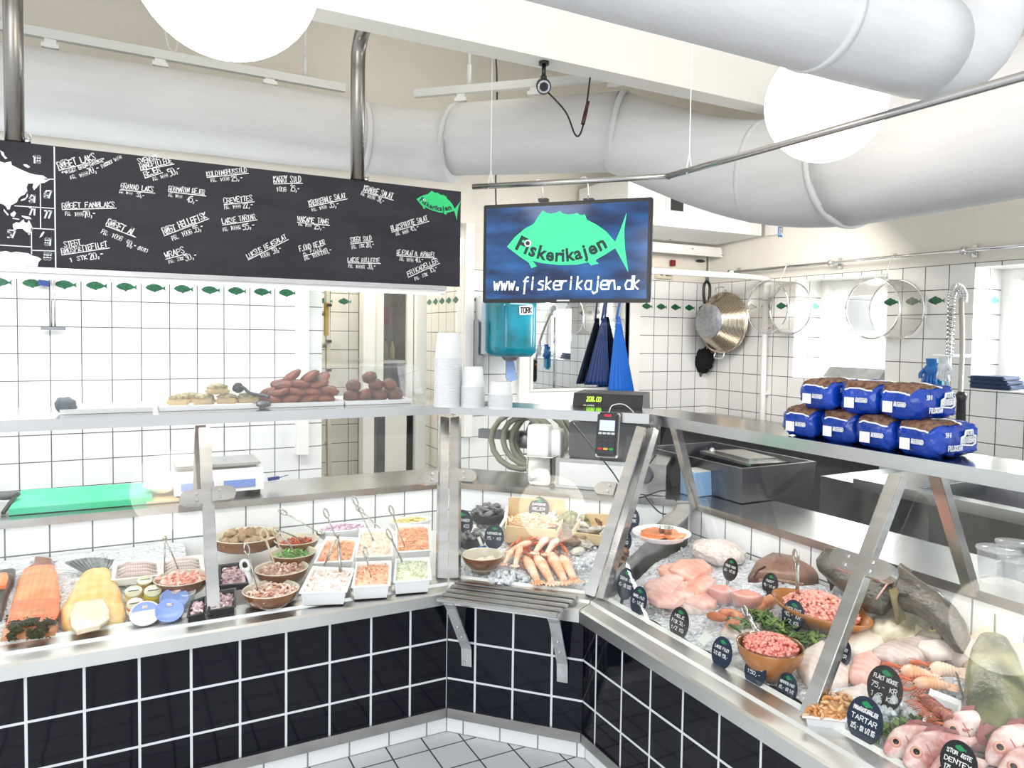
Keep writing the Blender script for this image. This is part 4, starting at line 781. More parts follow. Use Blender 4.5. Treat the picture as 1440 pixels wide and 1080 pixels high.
# mirror in a white frame, aprons, paper dispenser
mx0, mx1 = Yp(746, 500, YB)[0], Yp(880, 500, YB)[0]; mz0 = Yp(800, 545, YB)[2]; mz1 = 2.12
t = thing('framed_mirror', 'mirror in a wide white frame on the back wall below the television', 'mirror', ((mx0+mx1)/2, YB, 1.6)); f = .11
mb = MB(); slab(mb, mx0-f, mx1+f, YB-.035, YB, mz0-f, mz0); slab(mb, mx0-f, mx1+f, YB-.035, YB, mz1, mz1+f); slab(mb, mx0-f, mx0, YB-.035, YB, mz0, mz1); slab(mb, mx1, mx1+f, YB-.035, YB, mz0, mz1); slab(mb, mx0-f-.02, mx1+f+.02, YB-.06, YB, mz0-f-.04, mz0-f+.0); slab(mb, mx0-.02, mx0, YB-.045, YB, mz0-.02, mz1); slab(mb, mx1, mx1+.02, YB-.045, YB, mz0-.02, mz1); slab(mb, mx0, mx1, YB-.045, YB, mz0-.02, mz0); mb.obj('frame', white, t)
mb = MB(); slab(mb, mx0, mx1, YB-.012, YB-.008, mz0, mz1); mb.obj('mirror_glass', mat('mirror_glass', 'eef2f4', .01, 1), t)
def apron(u0, v0, ua, ub, v1, m_, label, y):
    top = Yp(u0, v0, y); A = Yp(ua, v1, y); B = Yp(ub, v1, y); rows = []; n_ = 22
    for i in range(15):
        k = i/14; kk = k**.85; rows.append([(top.lerp(A, kk)).lerp(top.lerp(B, kk), j/n_)+Vector(((j/n_-.5)*.03*(1-k), -.018*math.sin(j*2.1+u0)*(.3+k)-.03*math.sin(PI*j/n_)*k, 0)) for j in range(n_+1)])
    t = thing('apron', label, 'apron', top, 'aprons by the mirror'); mb = MB(); mb.grid(rows); o = mb.obj('apron_cloth', m_, t); sd = o.modifiers.new('s', 'SOLIDIFY'); sd.thickness = .006
    mb = MB(); mb.tube(smooth_path([top+Vector((-.02, 0, -.02)), top+Vector((0, -.01, .12)), top+Vector((.02, 0, .28))]), .014, 8, flat=.5); mb.obj('strap', m_, t)
apron(849, 447, 820, 856, 541, mat('apron_navy', '0f2c63', .3), 'dark blue apron hanging on the mirror, left of two', 4.665)
apron(870, 445, 855, 893, 553, mat('apron_blue', '1463c4', .22, bump=.3, bscale=8), 'shiny bright blue apron hanging on the mirror, right of two', 4.63)
p = Yp(718, 460, 4.50); w_ = size_at(p, 60); h_ = size_at(p, 82)
t = thing('paper_dispenser', 'translucent teal paper towel dispenser on the back wall under the television', 'dispenser', p)
disp_m = glass_mat('teal_clear', (.05, .42, .5), op=.55, opcol=(.01, .17, .24), rough=.05)
tm = mat('teal_plastic', '0f6f7d', .12, var=.25, scale=5, col2='1291ad')
mb = MB(); rows = []
for i in range(13):
    k = i/12; z = p.z+h_*(k-.5); s = min(1, .82+.6*min(k, 1-k)*4) if (k < .12 or k > .88) else 1
    rows.append([Vector((p.x+w_/2*s*(abs(math.cos(a))**.35)*(1 if math.cos(a) > 0 else -1), p.y+.16*s*(abs(math.sin(a))**.6)*(1 if math.sin(a) > 0 else -1)*(-1)-0, z)) for a in [2*PI*j/40 for j in range(40)]])
mb.grid(rows, True, True, True); mb.obj('cover', tm, t)
mb = MB(); slab(mb, p.x-w_/2-.02, p.x+w_/2-.02, 4.62, YB, p.z-h_*.47, p.z+h_*.52); mb.obj('back_plate', white_pl, t)
mb = MB(); mb.cyl((p.x, p.y, p.z-h_*.5-.03), (p.x, p.y, p.z-h_*.5+.005), .04, .07); mb.obj('outlet_nozzle', steel_dk, t)
mb = MB(); mb.prism([(p.x-.03, p.y, p.z-h_*.5-.03), (p.x+.03, p.y, p.z-h_*.5-.03), (p.x+.055, p.y-.01, p.z-h_*.5-.16), (p.x+.01, p.y, p.z-h_*.5-.18), (p.x-.035, p.y-.01, p.z-h_*.5-.15)], (0, .01, 0)); mb.obj('paper_sheet', mat('blue_paper', '8fa8d6', .9), t)
bp_ = p+Vector((w_*.26, -.162, h_*.42)); bp_ = Vector((bp_.x-.045, p.y-.163, Yp(733, 436, 4.34)[2]))
mb = MB(); mb.box(bp_, (.105, .004, .062), rotm(0, -.06, 0), bev=.001); bb = mb.obj('badge', white_pl, t); mb = MB(); lettering(mb, 'TORK', bp_+Vector((-.045, -.003, -.02)), bp_+Vector((.045, -.003, -.016)), .036, Vector((0, -1, 0)), .007); mb.obj('badge_letters', black_pl, bb)
mb = MB(); a = Yp(671, 450, 4.68); slab(mb, a.x-.03, a.x+.04, 4.66, YB, 1.0, a.z); slab(mb, a.x-.03, a.x-.022, 4.60, YB, 1.0, a.z); one(mb, 'steel_channel', steel, 'vertical steel channel on the wall left of the paper dispenser', 'channel')
# wall squeegee above the left counter
p = Yp(75, 462, 4.68); t = thing('window_squeegee', 'thin steel squeegee hanging on the left tiled wall', 'squeegee', p)
for dx in (-.008, .008): mb = MB(); mb.cyl(p+Vector((dx, 0, 0)), p+Vector((dx, 0, .36)), .004, n=8); mb.obj('handle', chrome, t)
mb = MB(); mb.box(p, (.115, .02, .016)); mb.obj('blade', steel_dk, t)
mb = MB(); mb.bar(Yp(54, 397, 4.69), Yp(69, 399, 4.69), .02, .03); one(mb, 'squeegee_clip', mat('clip_blue', '1d3f7f', .5), 'dark blue clip on the tiled wall beside the squeegee', 'clip')
# benches, sinks and boxes along the right wall
def bench(x0, x1, y0, y1, z, label, name='steel_bench', legs=(), apron_h=.05):
    t = thing(name, label, 'bench', ((x0+x1)/2, (y0+y1)/2, 0)); mb = MB(); slab(mb, x0, x1, y0, y1, z-apron_h, z); mb.obj('bench_top', steel, t)
    for x, y, w in legs: mb = MB(); slab(mb, x-w, x+w, y-.025, y+.025, 0, z-apron_h); mb.obj('leg', steel, t)
    return t
bench(3.55, 4.29, 2.45, 4.6, .90, 'long steel bench against the right wall', legs=((3.62, 2.52, .025), (4.25, 2.52, .025), (3.62, 4.5, .025), (4.25, 4.5, .025)))
mb = MB(); slab(mb, 3.66, 4.2, 2.56, 4.46, .0, .845); one(mb, 'bench_shade_block', mat('under_bench_shade', '2c2d31', .5, var=.3, scale=3), 'dark block filling the shaded space under the long steel bench', 'cupboard')  # dark block standing in for the shade below the bench top
t = thing('sink_unit', 'steel sink unit with deep basin behind the right counter', 'sink', (3.2, 1.6, 0)); sx0, sx1, sy0, sy1, sz = 2.9, 3.55, .55, 2.18, .90
mb = MB(); slab(mb, sx0, sx1, 1.92, sy1, sz-.045, sz); slab(mb, sx0, sx1, sy0, .85, sz-.045, sz); slab(mb, sx0, sx0+.07, .85, 1.92, sz-.045, sz); slab(mb, sx1-.1, sx1, .85, 1.92, sz-.045, sz); mb.obj('sink_top', steel, t)
mb = MB(); rows = [[(sx0+.07, .85, sz-.005), (sx1-.1, .85, sz-.005), (sx1-.1, 1.92, sz-.005), (sx0+.07, 1.92, sz-.005)], [(sx0+.12, .95, sz-.30), (sx1-.15, .95, sz-.30), (sx1-.15, 1.82, sz-.30), (sx0+.12, 1.82, sz-.30)]]
mb.grid(rows, True, False, False); mb.ngon(rows[1]); o = mb.obj('basin', steel_dk, t); o.modifiers.new('s', 'SOLIDIFY').thickness = .006
for x in (sx0+.05, sx1-.05):
    for y in (sy0+.06, sy1-.06): mb = MB(); mb.box((x, y, .43), (.045, .045, .86)); mb.obj('leg', steel, t)
mb = MB(); mb.cyl((3.2, 1.4, .05), (3.2, 1.4, .6), .025); mb.obj('drain_pipe', grey_pl, t)
mb = MB(); slab(mb, 2.98, 3.5, 2.20, 2.42, .1, .86); one(mb, 'steel_cabinet', mat('cabinet_steel', '6f7277', .3, 1, var=.3, scale=6), 'dark steel cabinet between sink unit and long bench', 'cabinet')
# open steel bin on the rear worktop of the right counter
bp = [Zp(971, 648, .95), Zp(1052, 677, .95), Zp(1102, 668, .95), Zp(1012, 641, .95)]
t = thing('steel_bin', 'open grey steel bin on the worktop behind the right counter', 'bin', (bp[1].x, bp[1].y, .81)); x0, x1, y0, y1 = 2.34, 2.78, 2.30, 2.95
mb = MB(); rows = [[(x0, y0, .812), (x1, y0, .812), (x1, y1, .812), (x0, y1, .812)], [(x0-.01, y0-.01, .965), (x1+.01, y0-.01, .965), (x1+.01, y1+.01, .965), (x0-.01, y1+.01, .965)], [(x0+.005, y0+.005, .965), (x1-.005, y0+.005, .965), (x1-.005, y1-.005, .965), (x0+.005, y1-.005, .965)], [(x0+.01, y0+.01, .82), (x1-.01, y0+.01, .82), (x1-.01, y1-.01, .82), (x0+.01, y1-.01, .82)]]
mb.grid(rows, True, False, True); mb.obj('bin_body', steel_dk, t)
mb = MB(); mb.box(((x0+x1)/2+.05, y0+.25, .955), (.3, .3, .012), rotm(.06, .05, .1)); mb.box(((x0+x1)/2+.05, y0+.25, .966), (.2, .2, .012), rotm(.06, .05, .1)); o = one(mb, 'steel_platter', steel, 'loose steel platter lying in the open bin', 'platter')
# worktop odds behind the right counter
p = Zp(1028, 693, .81); mb = MB(); mb.box((p.x, p.y, .813), (.13, .12, .008), rotm(0, 0, .1)); one(mb, 'paper_pad', mat('paper', 'f4f4f2', .8), 'white paper pad on the worktop behind the right counter', 'paper')
p = Zp(982, 698, .81); t = thing('carton', 'small pale blue carton beside the rear post', 'carton', p); mb = MB(); mb.box(p+Vector((.03, .04, .055)), (.12, .1, .11), bev=.002); mb.obj('carton_body', mat('carton_blue', '9cc4f2', .6), t); mb = MB(); mb.box(p+Vector((.03, .04, .1115)), (.118, .098, .003)); mb.obj('carton_lid', white, t)
for k, (u, v, r_, h_) in enumerate(((1402, 815, .055, .09), (1440, 825, .06, .075), (1425, 800, .05, .08))):
    p = Zp(u, v, .81); t = thing('clear_tub', ['clear plastic tub with lid beside the right rear post', 'clear plastic tub at the right edge of the worktop', 'clear plastic tub behind the other two at the right edge'][k], 'tub', p, 'clear tubs on the worktop'); mb = MB(); mb.lathe([(r_*.85, .001), (r_, h_), (r_*1.06, h_), (r_*1.06, h_+.006), (0, h_+.007)], p, 24); mb.obj('tub_body', clear_pl, t)
p = Vector((2.47, 1.02, .811)); t = thing('label_scale', 'dark grey shop scale standing on the worktop at right edge', 'scale', p)
mb = MB(); mb.box(p+Vector((.08, 0, .10)), (.3, .34, .08), bev=.01); mb.box(p+Vector((.08, -.02, .155)), (.26, .3, .02), bev=.006); mb.obj('scale_body', steel_dk, t)
for x in (-.03, .19):
    for y in (-.12, .12): mb = MB(); mb.cyl(p+Vector((x, y, 0)), p+Vector((x, y, .07)), .02); mb.obj('foot', black_pl, t)
for k in range(3): mb = MB(); mb.box(p+Vector((-.072, -.1+.1*k, .10)), (.006, .075, .045)); mb.obj('display', grey_pl, t)
mb = MB(); q = Zp(1440, 690, .90); mb.box((q.x+.12, q.y-.05, .91), (.24, .3, .02), bev=.004); one(mb, 'cutting_board', mat('board_green', '12b878', .5), 'green cutting board lying on the sink unit at the right edge', 'cutting board')
mb = MB(); mb.box((2.98, 1.1, .915), (.16, .45, .018), rotm(0, 0, .05), bev=.006); one(mb, 'serving_tray', mat('tray_beige', 'cbb9a3', .4), 'beige tray lying on the sink unit edge', 'tray')
# worktop behind the corner: steel drawer unit, register, container, hose
def midbox(t0, t1, d0, d1, z0, z1, mb, bev=0): mb.box(RM.P((t0+t1)/2, (d0+d1)/2, (z0+z1)/2), (t1-t0, d1-d0, z1-z0), frame(RM.a, (0, 0, 1)), bev); return mb
def tM(u, v, d): return (RM.hit(u, v, d)-RM.o).dot(RM.a)
d0 = .80; ta, tb = tM(781, 665, d0), tM(936, 690, d0); zt = RM.hit(800, 645, d0)[2]
t = thing('drawer_unit', 'low steel drawer unit on the worktop behind the corner counter', 'drawer unit', RM.P(ta, d0, .81)); mb = midbox(ta, tb, d0, d0+.34, .81, zt, MB(), .003); mb.obj('casing', steel, t)
mb = midbox(ta+.02, tb-.12, d0-.006, d0, .825, zt-.018, MB(), .002); mb.obj('drawer_front', mat('panel_white_steel', 'dedfe0', .3, .6), t)
mb = midbox(tb-.09, tb-.01, d0-.006, d0, .825, zt-.018, MB(), .002); mb.obj('side_panel', steel, t)
kp = RM.hit(907, 668, d0-.01); mb = MB(); mb.cyl(kp, kp-RM.n*.04, .032, .03, n=24); mb.cyl(kp, kp-RM.n*.012, .038, n=24); part(mb.obj('knob', grey_pl, t), 'grey control knob')
t0, t1 = tM(800, 600, .84), tM(915, 600, .84); zr0 = zt
t = thing('cash_register', 'dark grey cash register on the steel drawer unit behind the shelf', 'cash register', RM.P(t0, .85, zr0)); reg = mat('register_grey', '3f4247', .45); regd = mat('register_dark', '24262b', .4)
zt2 = RM.hit(850, 554, .68)[2]; zb2 = RM.hit(850, 581, .66)[2]
mb = midbox(t0, t1, .84, 1.1, zr0, zr0+.17, MB(), .006); mb.obj('register_body', reg, t)
mb = MB(); A = [(.65, zb2), (.655, zb2+.012), (.685, zt2), (.90, zt2), (.92, zb2)]; t0d, t1d = tM(805, 575, .66), tM(903, 575, .66); mb.prism([RM.P(t0d, d, z) for d, z in A], RM.a*(t1d-t0d)); mb.obj('rear_display_housing', regd, t)
mb = midbox(t0+.04, t1-.04, .88, 1.05, zr0+.17, zb2+.01, MB()); mb.obj('register_neck', reg, t)
nn = (Vector((0, 0, 1))*.03-RM.n*(zt2-zb2-.012)).normalized()
def rd_(k, s): return RM.P(t0d+(t1d-t0d)*k, .655, zb2+.012).lerp(RM.P(t0d+(t1d-t0d)*k, .685, zt2), s)
mb = MB(); a_, b_, c_, d_ = rd_(.08, .02), rd_(.42, .02), rd_(.42, .95), rd_(.08, .95); mb.prism([q+nn*.001 for q in (a_, b_, c_, d_)], nn*.004); ds = mb.obj('display_window', black_pl, t)
upn = nn.cross(RM.a).normalized(); upn = upn if upn.z > 0 else -upn
mb = MB(); lettering(mb, '208.00', rd_(.20, .5)+nn*.006, rd_(.415, .5)+nn*.006, .02, nn, .0028); mb.obj('led_digits', mat('led_green', '9be03a', .4, emit=1.6), ds)
mb = MB(); lettering(mb, 'SHARP', rd_(.16, .12)+nn*.006, rd_(.32, .12)+nn*.006, .011, nn, .003); mb.obj('maker_name', white_pl, ds)
# card terminal on a bracket at the shelf edge
tc_ = RM.hit(854, 611, .34); t = thing('card_terminal', 'black card payment terminal on a bracket in front of the shelf edge', 'card terminal', tc_); tw_ = size_at(tc_, 30); th_ = size_at(tc_, 62); tn = (-RM.n+Vector((0, 0, .28))).normalized(); tf = frame(RM.a, (Vector((0, 0, 1))+RM.n*.28)); tux = tf @ Vector((0, 0, 1)); trx = tf @ Vector((1, 0, 0)); tny = tf @ Vector((0, -1, 0))
mb = MB(); mb.box(tc_, (tw_, .03, th_), tf, bev=.008); mb.obj('terminal_body', mat('terminal_black', '1d1f22', .35), t)
mb = MB(); mb.box(tc_+tux*th_*.19+tny*.0155, (tw_*.72, .002, th_*.24), tf); mb.obj('screen', mat('terminal_screen', 'bcc4d8', .2, emit=.25), t)
mb = MB(); mb.box(tc_+tux*th_*.42+tny*.0155, (tw_*.34, .002, th_*.055), tf); mb.obj('red_badge', mat('badge_red', 'c8203c', .4), t)
for r_ in range(5):
    for c_ in range(4 if r_ == 0 else 3):
        m_ = mat('key_dark', '2e3136', .5); w2 = tw_*.17; x = (c_-1)*tw_*.26 if r_ else (c_-1.5)*tw_*.2
        if r_ == 0: m_ = mat('key_pale', 'c8ccd0', .5)
        if r_ == 4: m_ = [mat('key_red', 'c4242c', .5), mat('key_yellow', 'd8b23a', .5), mat('key_green', '1f9d55', .5)][c_]
        mb = MB(); mb.box(tc_+trx*x+tux*(.01-r_*.088)*th_+tny*.0165, (w2*(1.25 if r_ == 4 else 1), .005, th_*.05), tf, bev=.001); mb.obj('key', m_, t)
mb = MB(); q = tc_-tny*.02; mb.box(q, (tw_*1.05, .012, th_*1.02), tf, bev=.003); mb.bar(q-tux*th_*.1-tny*.004, RM.P((tc_-RM.o).dot(RM.a), .405, 1.195), .03, .012); mb.bar(q-tux*th_*.1-tny*.004, q+tux*th_*.25-tny*.004, .03, .012); mb.obj('bracket', steel, t)
mb = MB(); s0 = tc_+tux*th_*.5; mb.tube(smooth_path([s0, s0+Vector((.005, 0, .03))+trx*.01, s0+trx*.05+Vector((0, 0, .03))+RM.n*.06, s0+trx*.085+RM.n*.08+Vector((0, 0, -.0)), s0+trx*.08+RM.n*.12+Vector((0, 0, -.01))]), .002, 6); mb.obj('cable', white_pl, t)
mb = MB(); P = [RM.hit(805, 594, .52), RM.hit(830, 625, .53), RM.hit(860, 662, .55), RM.hit(890, 700, .64), RM.hit(935, 690, .72), RM.hit(955, 715, .75), RM.hit(930, 722, .72), RM.hit(905, 695, .72)]; mb.tube(smooth_path(P), .0035, 6); one(mb, 'cable', black_pl, 'black cable running from the shelf edge across the corner case', 'cable')
# steel container with white tubs standing in it
d1 = .80; cc = RM.hit(757, 684, d1); cc.z = .81; w_ = size_at(cc, 38); hz = RM.hit(757, 642, d1)[2]; cc = cc+RM.n*w_*.5
t = thing('steel_container', 'deep steel container standing on the worktop left of the drawer unit', 'container', cc); mb = MB()
def sq(r, z, e=.25, c=None, fr_=None):
    c = c or cc; out = []
    for k in range(32):
        a = 2*PI*k/32; x = abs(math.cos(a))**e*(1 if math.cos(a) > 0 else -1); y = abs(math.sin(a))**e*(1 if math.sin(a) > 0 else -1); out.append(c+RM.a*x*r+RM.n*y*r+Vector((0, 0, z-c.z)))
    return out
mb.grid([sq(w_*.40, .812), sq(w_*.48, .83), sq(w_*.5, hz-.004), sq(w_*.62, hz-.002), sq(w_*.62, hz+.002), sq(w_*.49, hz+.002), sq(w_*.46, .83), sq(w_*.3, .822)], True); mb.obj('container_body', chrome, t)
for k, (dx, dy, top_, s) in enumerate(((-.02, 0, RM.hit(757, 600, d1)[2], .44), (.07, .05, RM.hit(780, 608, d1)[2], .36))):
    c = cc+RM.a*dx*.6+RM.n*dy; mb = MB(); mb.grid([sq(w_*s, hz-.1, .3, c), sq(w_*s*.96, top_-.02, .3, c), sq(w_*s*.9, top_, .3, c), sq(w_*s*.1, top_+.001, .3, c)], True, True, True)
    one(mb, 'plastic_tub', white_pl, ['upturned white plastic tub standing in the steel container, front one', 'upturned white plastic tub behind the front one by the steel container'][k], 'tub', 'white tubs in the steel container')
hc = RM.hit(737, 620, 1.25); t = thing('hose_coil', 'grey green rubber hose coiled behind the corner worktop', 'hose', hc); mb = MB(); R_ = size_at(hc, 44); rd2 = random.Random(3); P = []
for k in range(5*16):
    a = 2*PI*k/16; lp_ = k/16; P.append(hc+RM.a*(R_*(.85+.1*math.sin(lp_*2.3))*math.cos(a)+.012*lp_*3-.03)+Vector((0, 0, R_*(.85+.08*math.cos(lp_*1.7))*math.sin(a)))+RM.n*(.028*lp_-.06))
mb.tube(P, .016, 10); mb.obj('hose', mat('hose_olive', '8b8d7d', .5), t); mb = MB(); mb.cyl(hc+Vector((0, 0, 0))-RM.a*R_*.2+RM.n*.05, hc+RM.a*R_*.3+RM.n*.05, .05); mb.bar(hc-RM.a*.28+Vector((0, 0, .02))+RM.n*.06, hc+RM.a*.05+Vector((0, 0, .02))+RM.n*.06, .05, .05); mb.obj('wall_arm', steel_dk, t)
mb = MB(); hz0 = hc+RM.n*.15; mb.bar((hc.x-.42, 4.69, .5), (hc.x-.42, 4.69, 1.16), .06, .05, (0, 1, 0)); one(mb, 'conduit_post', steel_dk, 'dark steel post on the back wall left of the hose coil', 'post')
# left worktop: green board, scale, wrapped parcel, squeegee
a, b_, c_, d_ = Zp(30, 689, .835), Zp(213, 678, .835), Zp(214, 700, .835), Zp(12, 716, .835)
t = thing('cutting_board', 'thick green cutting board on the worktop behind the left counter', 'cutting board', (a+c_)/2-Vector((0, 0, .025))); mb = MB(); mb.prism([q-Vector((0, 0, .024)) for q in (a, b_, c_, d_)], (0, 0, .024)); mb.obj('board', mat('board_green2', '2ac48a', .55, var=.12, scale=4, col2='5cc9a9'), t)
p = Zp(330, 695, .81); t = thing('kitchen_scale', 'white digital shop scale with two blue displays behind the left counter', 'scale', p); sx_, sy_ = .36, .26; p = Vector((.345, 3.47, .81))
mb = MB(); mb.prism([p+Vector((-sx_/2, -sy_/2, .02)), p+Vector((-sx_/2, -sy_/2, .08)), p+Vector((-sx_/2, -sy_/2+.05, .11)), p+Vector((-sx_/2, sy_/2, .11)), p+Vector((-sx_/2, sy_/2, .02))], (sx_, 0, 0)); mb.obj('scale_body', white_pl, t)
mb = MB(); mb.box(p+Vector((0, .03, .128)), (sx_*.98, sy_*.85, .012), bev=.004); mb.obj('weighing_plate', steel, t)
mb = MB(); mb.box(p+Vector((0, -.03, .115)), (sx_*.9, .02, .014)); mb.obj('plate_edge', mat('beige_strip', 'd9cdbf', .4), t)
for k in (-.25, .22): mb = MB(); mb.box(p+Vector((k*sx_, -sy_/2-.002, .053)), (sx_*.36, .004, .034)); mb.obj('display', mat('display_blue', '7f97d8', .2), t)
for x in (-1, 1):
    for y in (-1, 1): mb = MB(); mb.cyl(p+Vector((x*sx_*.42, y*sy_*.4, 0)), p+Vector((x*sx_*.42, y*sy_*.4, .022)), .018); mb.obj('foot', black_pl, t)
p = Vector((.165, 3.42, .812)); mb = MB(); rr = random.Random(2)
mb.blob(p+Vector((-.045, .03, .064)), (.065, .09, .048), rotm(0, 0, .2), 3, .3, 2, 4); one(mb, 'plastic_bag', mat('crumpled_bag', 'eeeae4', .4, bump=.6, bscale=18), 'crumpled white plastic bag lying left of the scale', 'bag')
mb = MB(); mb.box(p+Vector((-.02, -.0, .004)), (.17, .2, .008)); one(mb, 'wooden_board', mat('pale_board', 'd8b98f', .6), 'small wooden board under the white bag beside the scale', 'board')
mb = MB(); q = Zp(375, 678, .85); q = Vector((.56, 3.45, .85)); mb.bar(q, q+Vector((.05, 0, .004)), .016, .014); mb.bar(q+Vector((.05, .004, .003)), q+Vector((.09, .004, .012)), .004, .003); one(mb, 'marker_pen', mat('pen_blue', '16327f', .4), 'dark blue marker pen at the right end of the scale', 'pen')
t = thing('hand_squeegee', 'black hand squeegee leaning left of the green board', 'squeegee', Zp(10, 712, .82)); a, b_ = Zp(24, 694, .86), Zp(4, 722, .815); mb = MB(); mb.bar(a, b_, .012, .012); mb.obj('handle', black_pl, t); mb = MB(); mb.blob(a+Vector((-.03, 0, -.005)), (.045, .03, .018), rotm(0, 0, .4), 2); mb.obj('grip', grey_pl, t)
# ================================================================== ON THE TOP SHELF
ZS = Z_TOP+.04
# stacks of nested tubs
tub_m = glass_mat('frosted_tub', (.97, .98, .99), op=.75, opcol=(.95, .96, .98), rough=.2)
for si, (u0, u1, v, vt, lab, n_) in enumerate(((611, 649, 573, 469, 'clear plastic tub nested in the tallest stack on the shelf', 34), (649, 682, 574, 517, 'clear plastic tub nested in the middle stack on the shelf', 18), (688, 722, 576, 538, 'clear plastic tub nested in the short stack below the dispenser', 10))):
    p = Zp((u0+u1)/2, v, ZS); p = p+Vector((.02, .05, 0)); p.z = ZS; r = size_at(p, (u1-u0)/2); H = size_at(p, v-vt)
    mb = MB(); th = H*.28 if n_ > 20 else .10; th = .11 if n_ > 20 else min(.09, H*.5); mb.lathe([(0, .001), (r*.80, .001), (r*.82, .003), (r*.97, th-.004), (r*1.03, th-.003), (r*1.03, th), (r*.96, th)], (0, 0, 0), 26)
    base = tag(mb.obj('plastic_tub', tub_m), lab, 'tub', 'tub stack %s' % ['tallest', 'middle', 'short'][si]); base.location = p; base.rotation_euler = (PI, 0, 0); step = (H-th)/(n_-1)
    base.location.z = ZS+th
    for k in range(1, n_):
        o = base.copy(); COL.objects.link(o); o.location.z = ZS+th+step*k
# acrylic guard over the hot food trays
t = thing('acrylic_guard', 'long clear acrylic guard over the food on the left shelf', 'guard', (.3, 3.0, ZS)); gx0, gx1 = -1.0, 1.12
mb = MB(); slab(mb, gx0, gx1, 3.02, 3.024, ZS, ZS+.165); slab(mb, gx0, gx1, 3.02, 3.30, ZS+.161, ZS+.165); mb.obj('panel', acrylic, t)
mb = MB(); mb.prism([(gx1, 3.02, ZS+.165), (gx1, 3.30, ZS+.165), (gx1+.025, 3.30, ZS), (gx1+.025, 2.99, ZS)], (.004, 0, 0)); mb.obj('end_panel', acrylic, t)
# dark pebble and trays
p = Zp(91, 584, ZS); p = Vector((p.x, 3.08, ZS)); mb = MB(); mb.blob(p+Vector((0, 0, .03)), (.035, .03, .03), rotm(0, .5, 0), 3, .25, 2); one(mb, 'pebble', mat('pebble_grey', '56606a', .5, var=.4, scale=20), 'dark grey pebble on the left shelf', 'pebble')
def tray(x0, x1, y0, y1, z, label, m_=white_pl, h=.018, name='serving_tray', grp=None):
    mb = MB(); rows = [[(x0+.002, y0-.004, z+.001), (x1-.002, y0-.004, z+.001), (x1-.002, y1-.002, z+.001), (x0+.002, y1-.002, z+.001)], [(x0, y0, z+h), (x1, y0, z+h), (x1, y1, z+h), (x0, y1, z+h)], [(x0+.01, y0+.01, z+h), (x1-.01, y0+.01, z+h), (x1-.01, y1-.01, z+h), (x0+.01, y1-.01, z+h)], [(x0+.022, y0+.022, z+.006), (x1-.022, y0+.022, z+.006), (x1-.022, y1-.022, z+.006), (x0+.022, y1-.022, z+.006)]]
    mb.grid(rows, True, False, True); return one(mb, name, m_, label, 'tray', grp)
tray(.10, .46, 3.035, 3.28, ZS, 'white tray holding the open sandwiches on the left shelf', grp='white trays on the shelf'); tray(.465, .80, 3.035, 3.28, ZS, 'white tray under the pile of oval fish cakes', grp='white trays on the shelf'); tray(.805, 1.1, 3.035, 3.28, ZS, 'white tray under the round fish cakes at the guard end', grp='white trays on the shelf')
tray(-.22, .08, 3.04, 3.28, ZS, 'empty pale tray on the shelf left of the sandwiches', mat('tray_pale', 'e6e6e6', .3), grp='white trays on the shelf')
cake_m = mat('fish_cake', '8a4722', .45, col2='542813', scale=14, var=.5, bump=.5, bscale=40); cake2 = mat('round_cake', '7a4028', .5, col2='4a2416', scale=18, var=.5, bump=.7, bscale=30)
rdc = random.Random(11)
def proto_cake(name, rad, m_, label, grp, seed): mb = MB(); mb.blob((0, 0, 0), rad, None, 3, .12, 2.2, seed); return tag(mb.obj(name, m_), label, 'fish cake', grp)
A_ = [proto_cake('fish_cake', (.05, .034, .018), cake_m, 'fried brown oval fish cake in the pile on the shelf', 'oval fish cakes', 3), proto_cake('fish_cake', (.047, .036, .02), cake_m, 'fried brown oval fish cake in the pile on the shelf', 'oval fish cakes', 8)]
spots = [(.515+.072*(i % 4), 3.075+.062*(i//4), .03) for i in range(12)]+[(.535+.073*(i % 4), 3.085+.068*(i//4), .058) for i in range(8)]+[(.56+.075*(i % 3), 3.10+.05*(i//3), .088) for i in range(6)]+[(.6, 3.13, .118), (.665, 3.11, .117), (.72, 3.13, .105)]
for i, (x, y, z) in enumerate(spots):
    o = A_[i] if i < 2 else A_[i % 2].copy()
    if i >= 2: COL.objects.link(o)
    o.location = (x+rdc.uniform(-.008, .008), y, ZS+z); o.rotation_euler = (rdc.uniform(-.25, .25), rdc.uniform(-.25, .25)-(.45 if i > 25 else 0), rdc.uniform(-.5, .5))
Bk = proto_cake('round_fish_cake', (.033, .033, .027), cake2, 'browned round fish cake at the right end of the shelf trays', 'round fish cakes', 5)
for i, (x, y, z) in enumerate([(.84, 3.075, .034), (.90, 3.07, .034), (.965, 3.07, .034), (1.03, 3.07, .034), (.87, 3.14, .034), (.94, 3.15, .034), (1.0, 3.14, .034), (1.06, 3.13, .034), (.855, 3.09, .078), (.955, 3.09, .08), (1.015, 3.085, .08), (.93, 3.105, .112)]):
    o = Bk if i == 0 else Bk.copy()
    if i: COL.objects.link(o)
    o.location = (x, y, ZS+z); o.rotation_euler = (rdc.uniform(-.6, .6), rdc.uniform(-.6, .6), rdc.uniform(0, 6))
bread_m = mat('bread_slice', 'd9bf95', .8, var=.2, scale=20); filling_m = mat('sandwich_filling', '8d8a63', .6, col2='c9b68a', scale=70, var=.5, bump=.8, bscale=60)
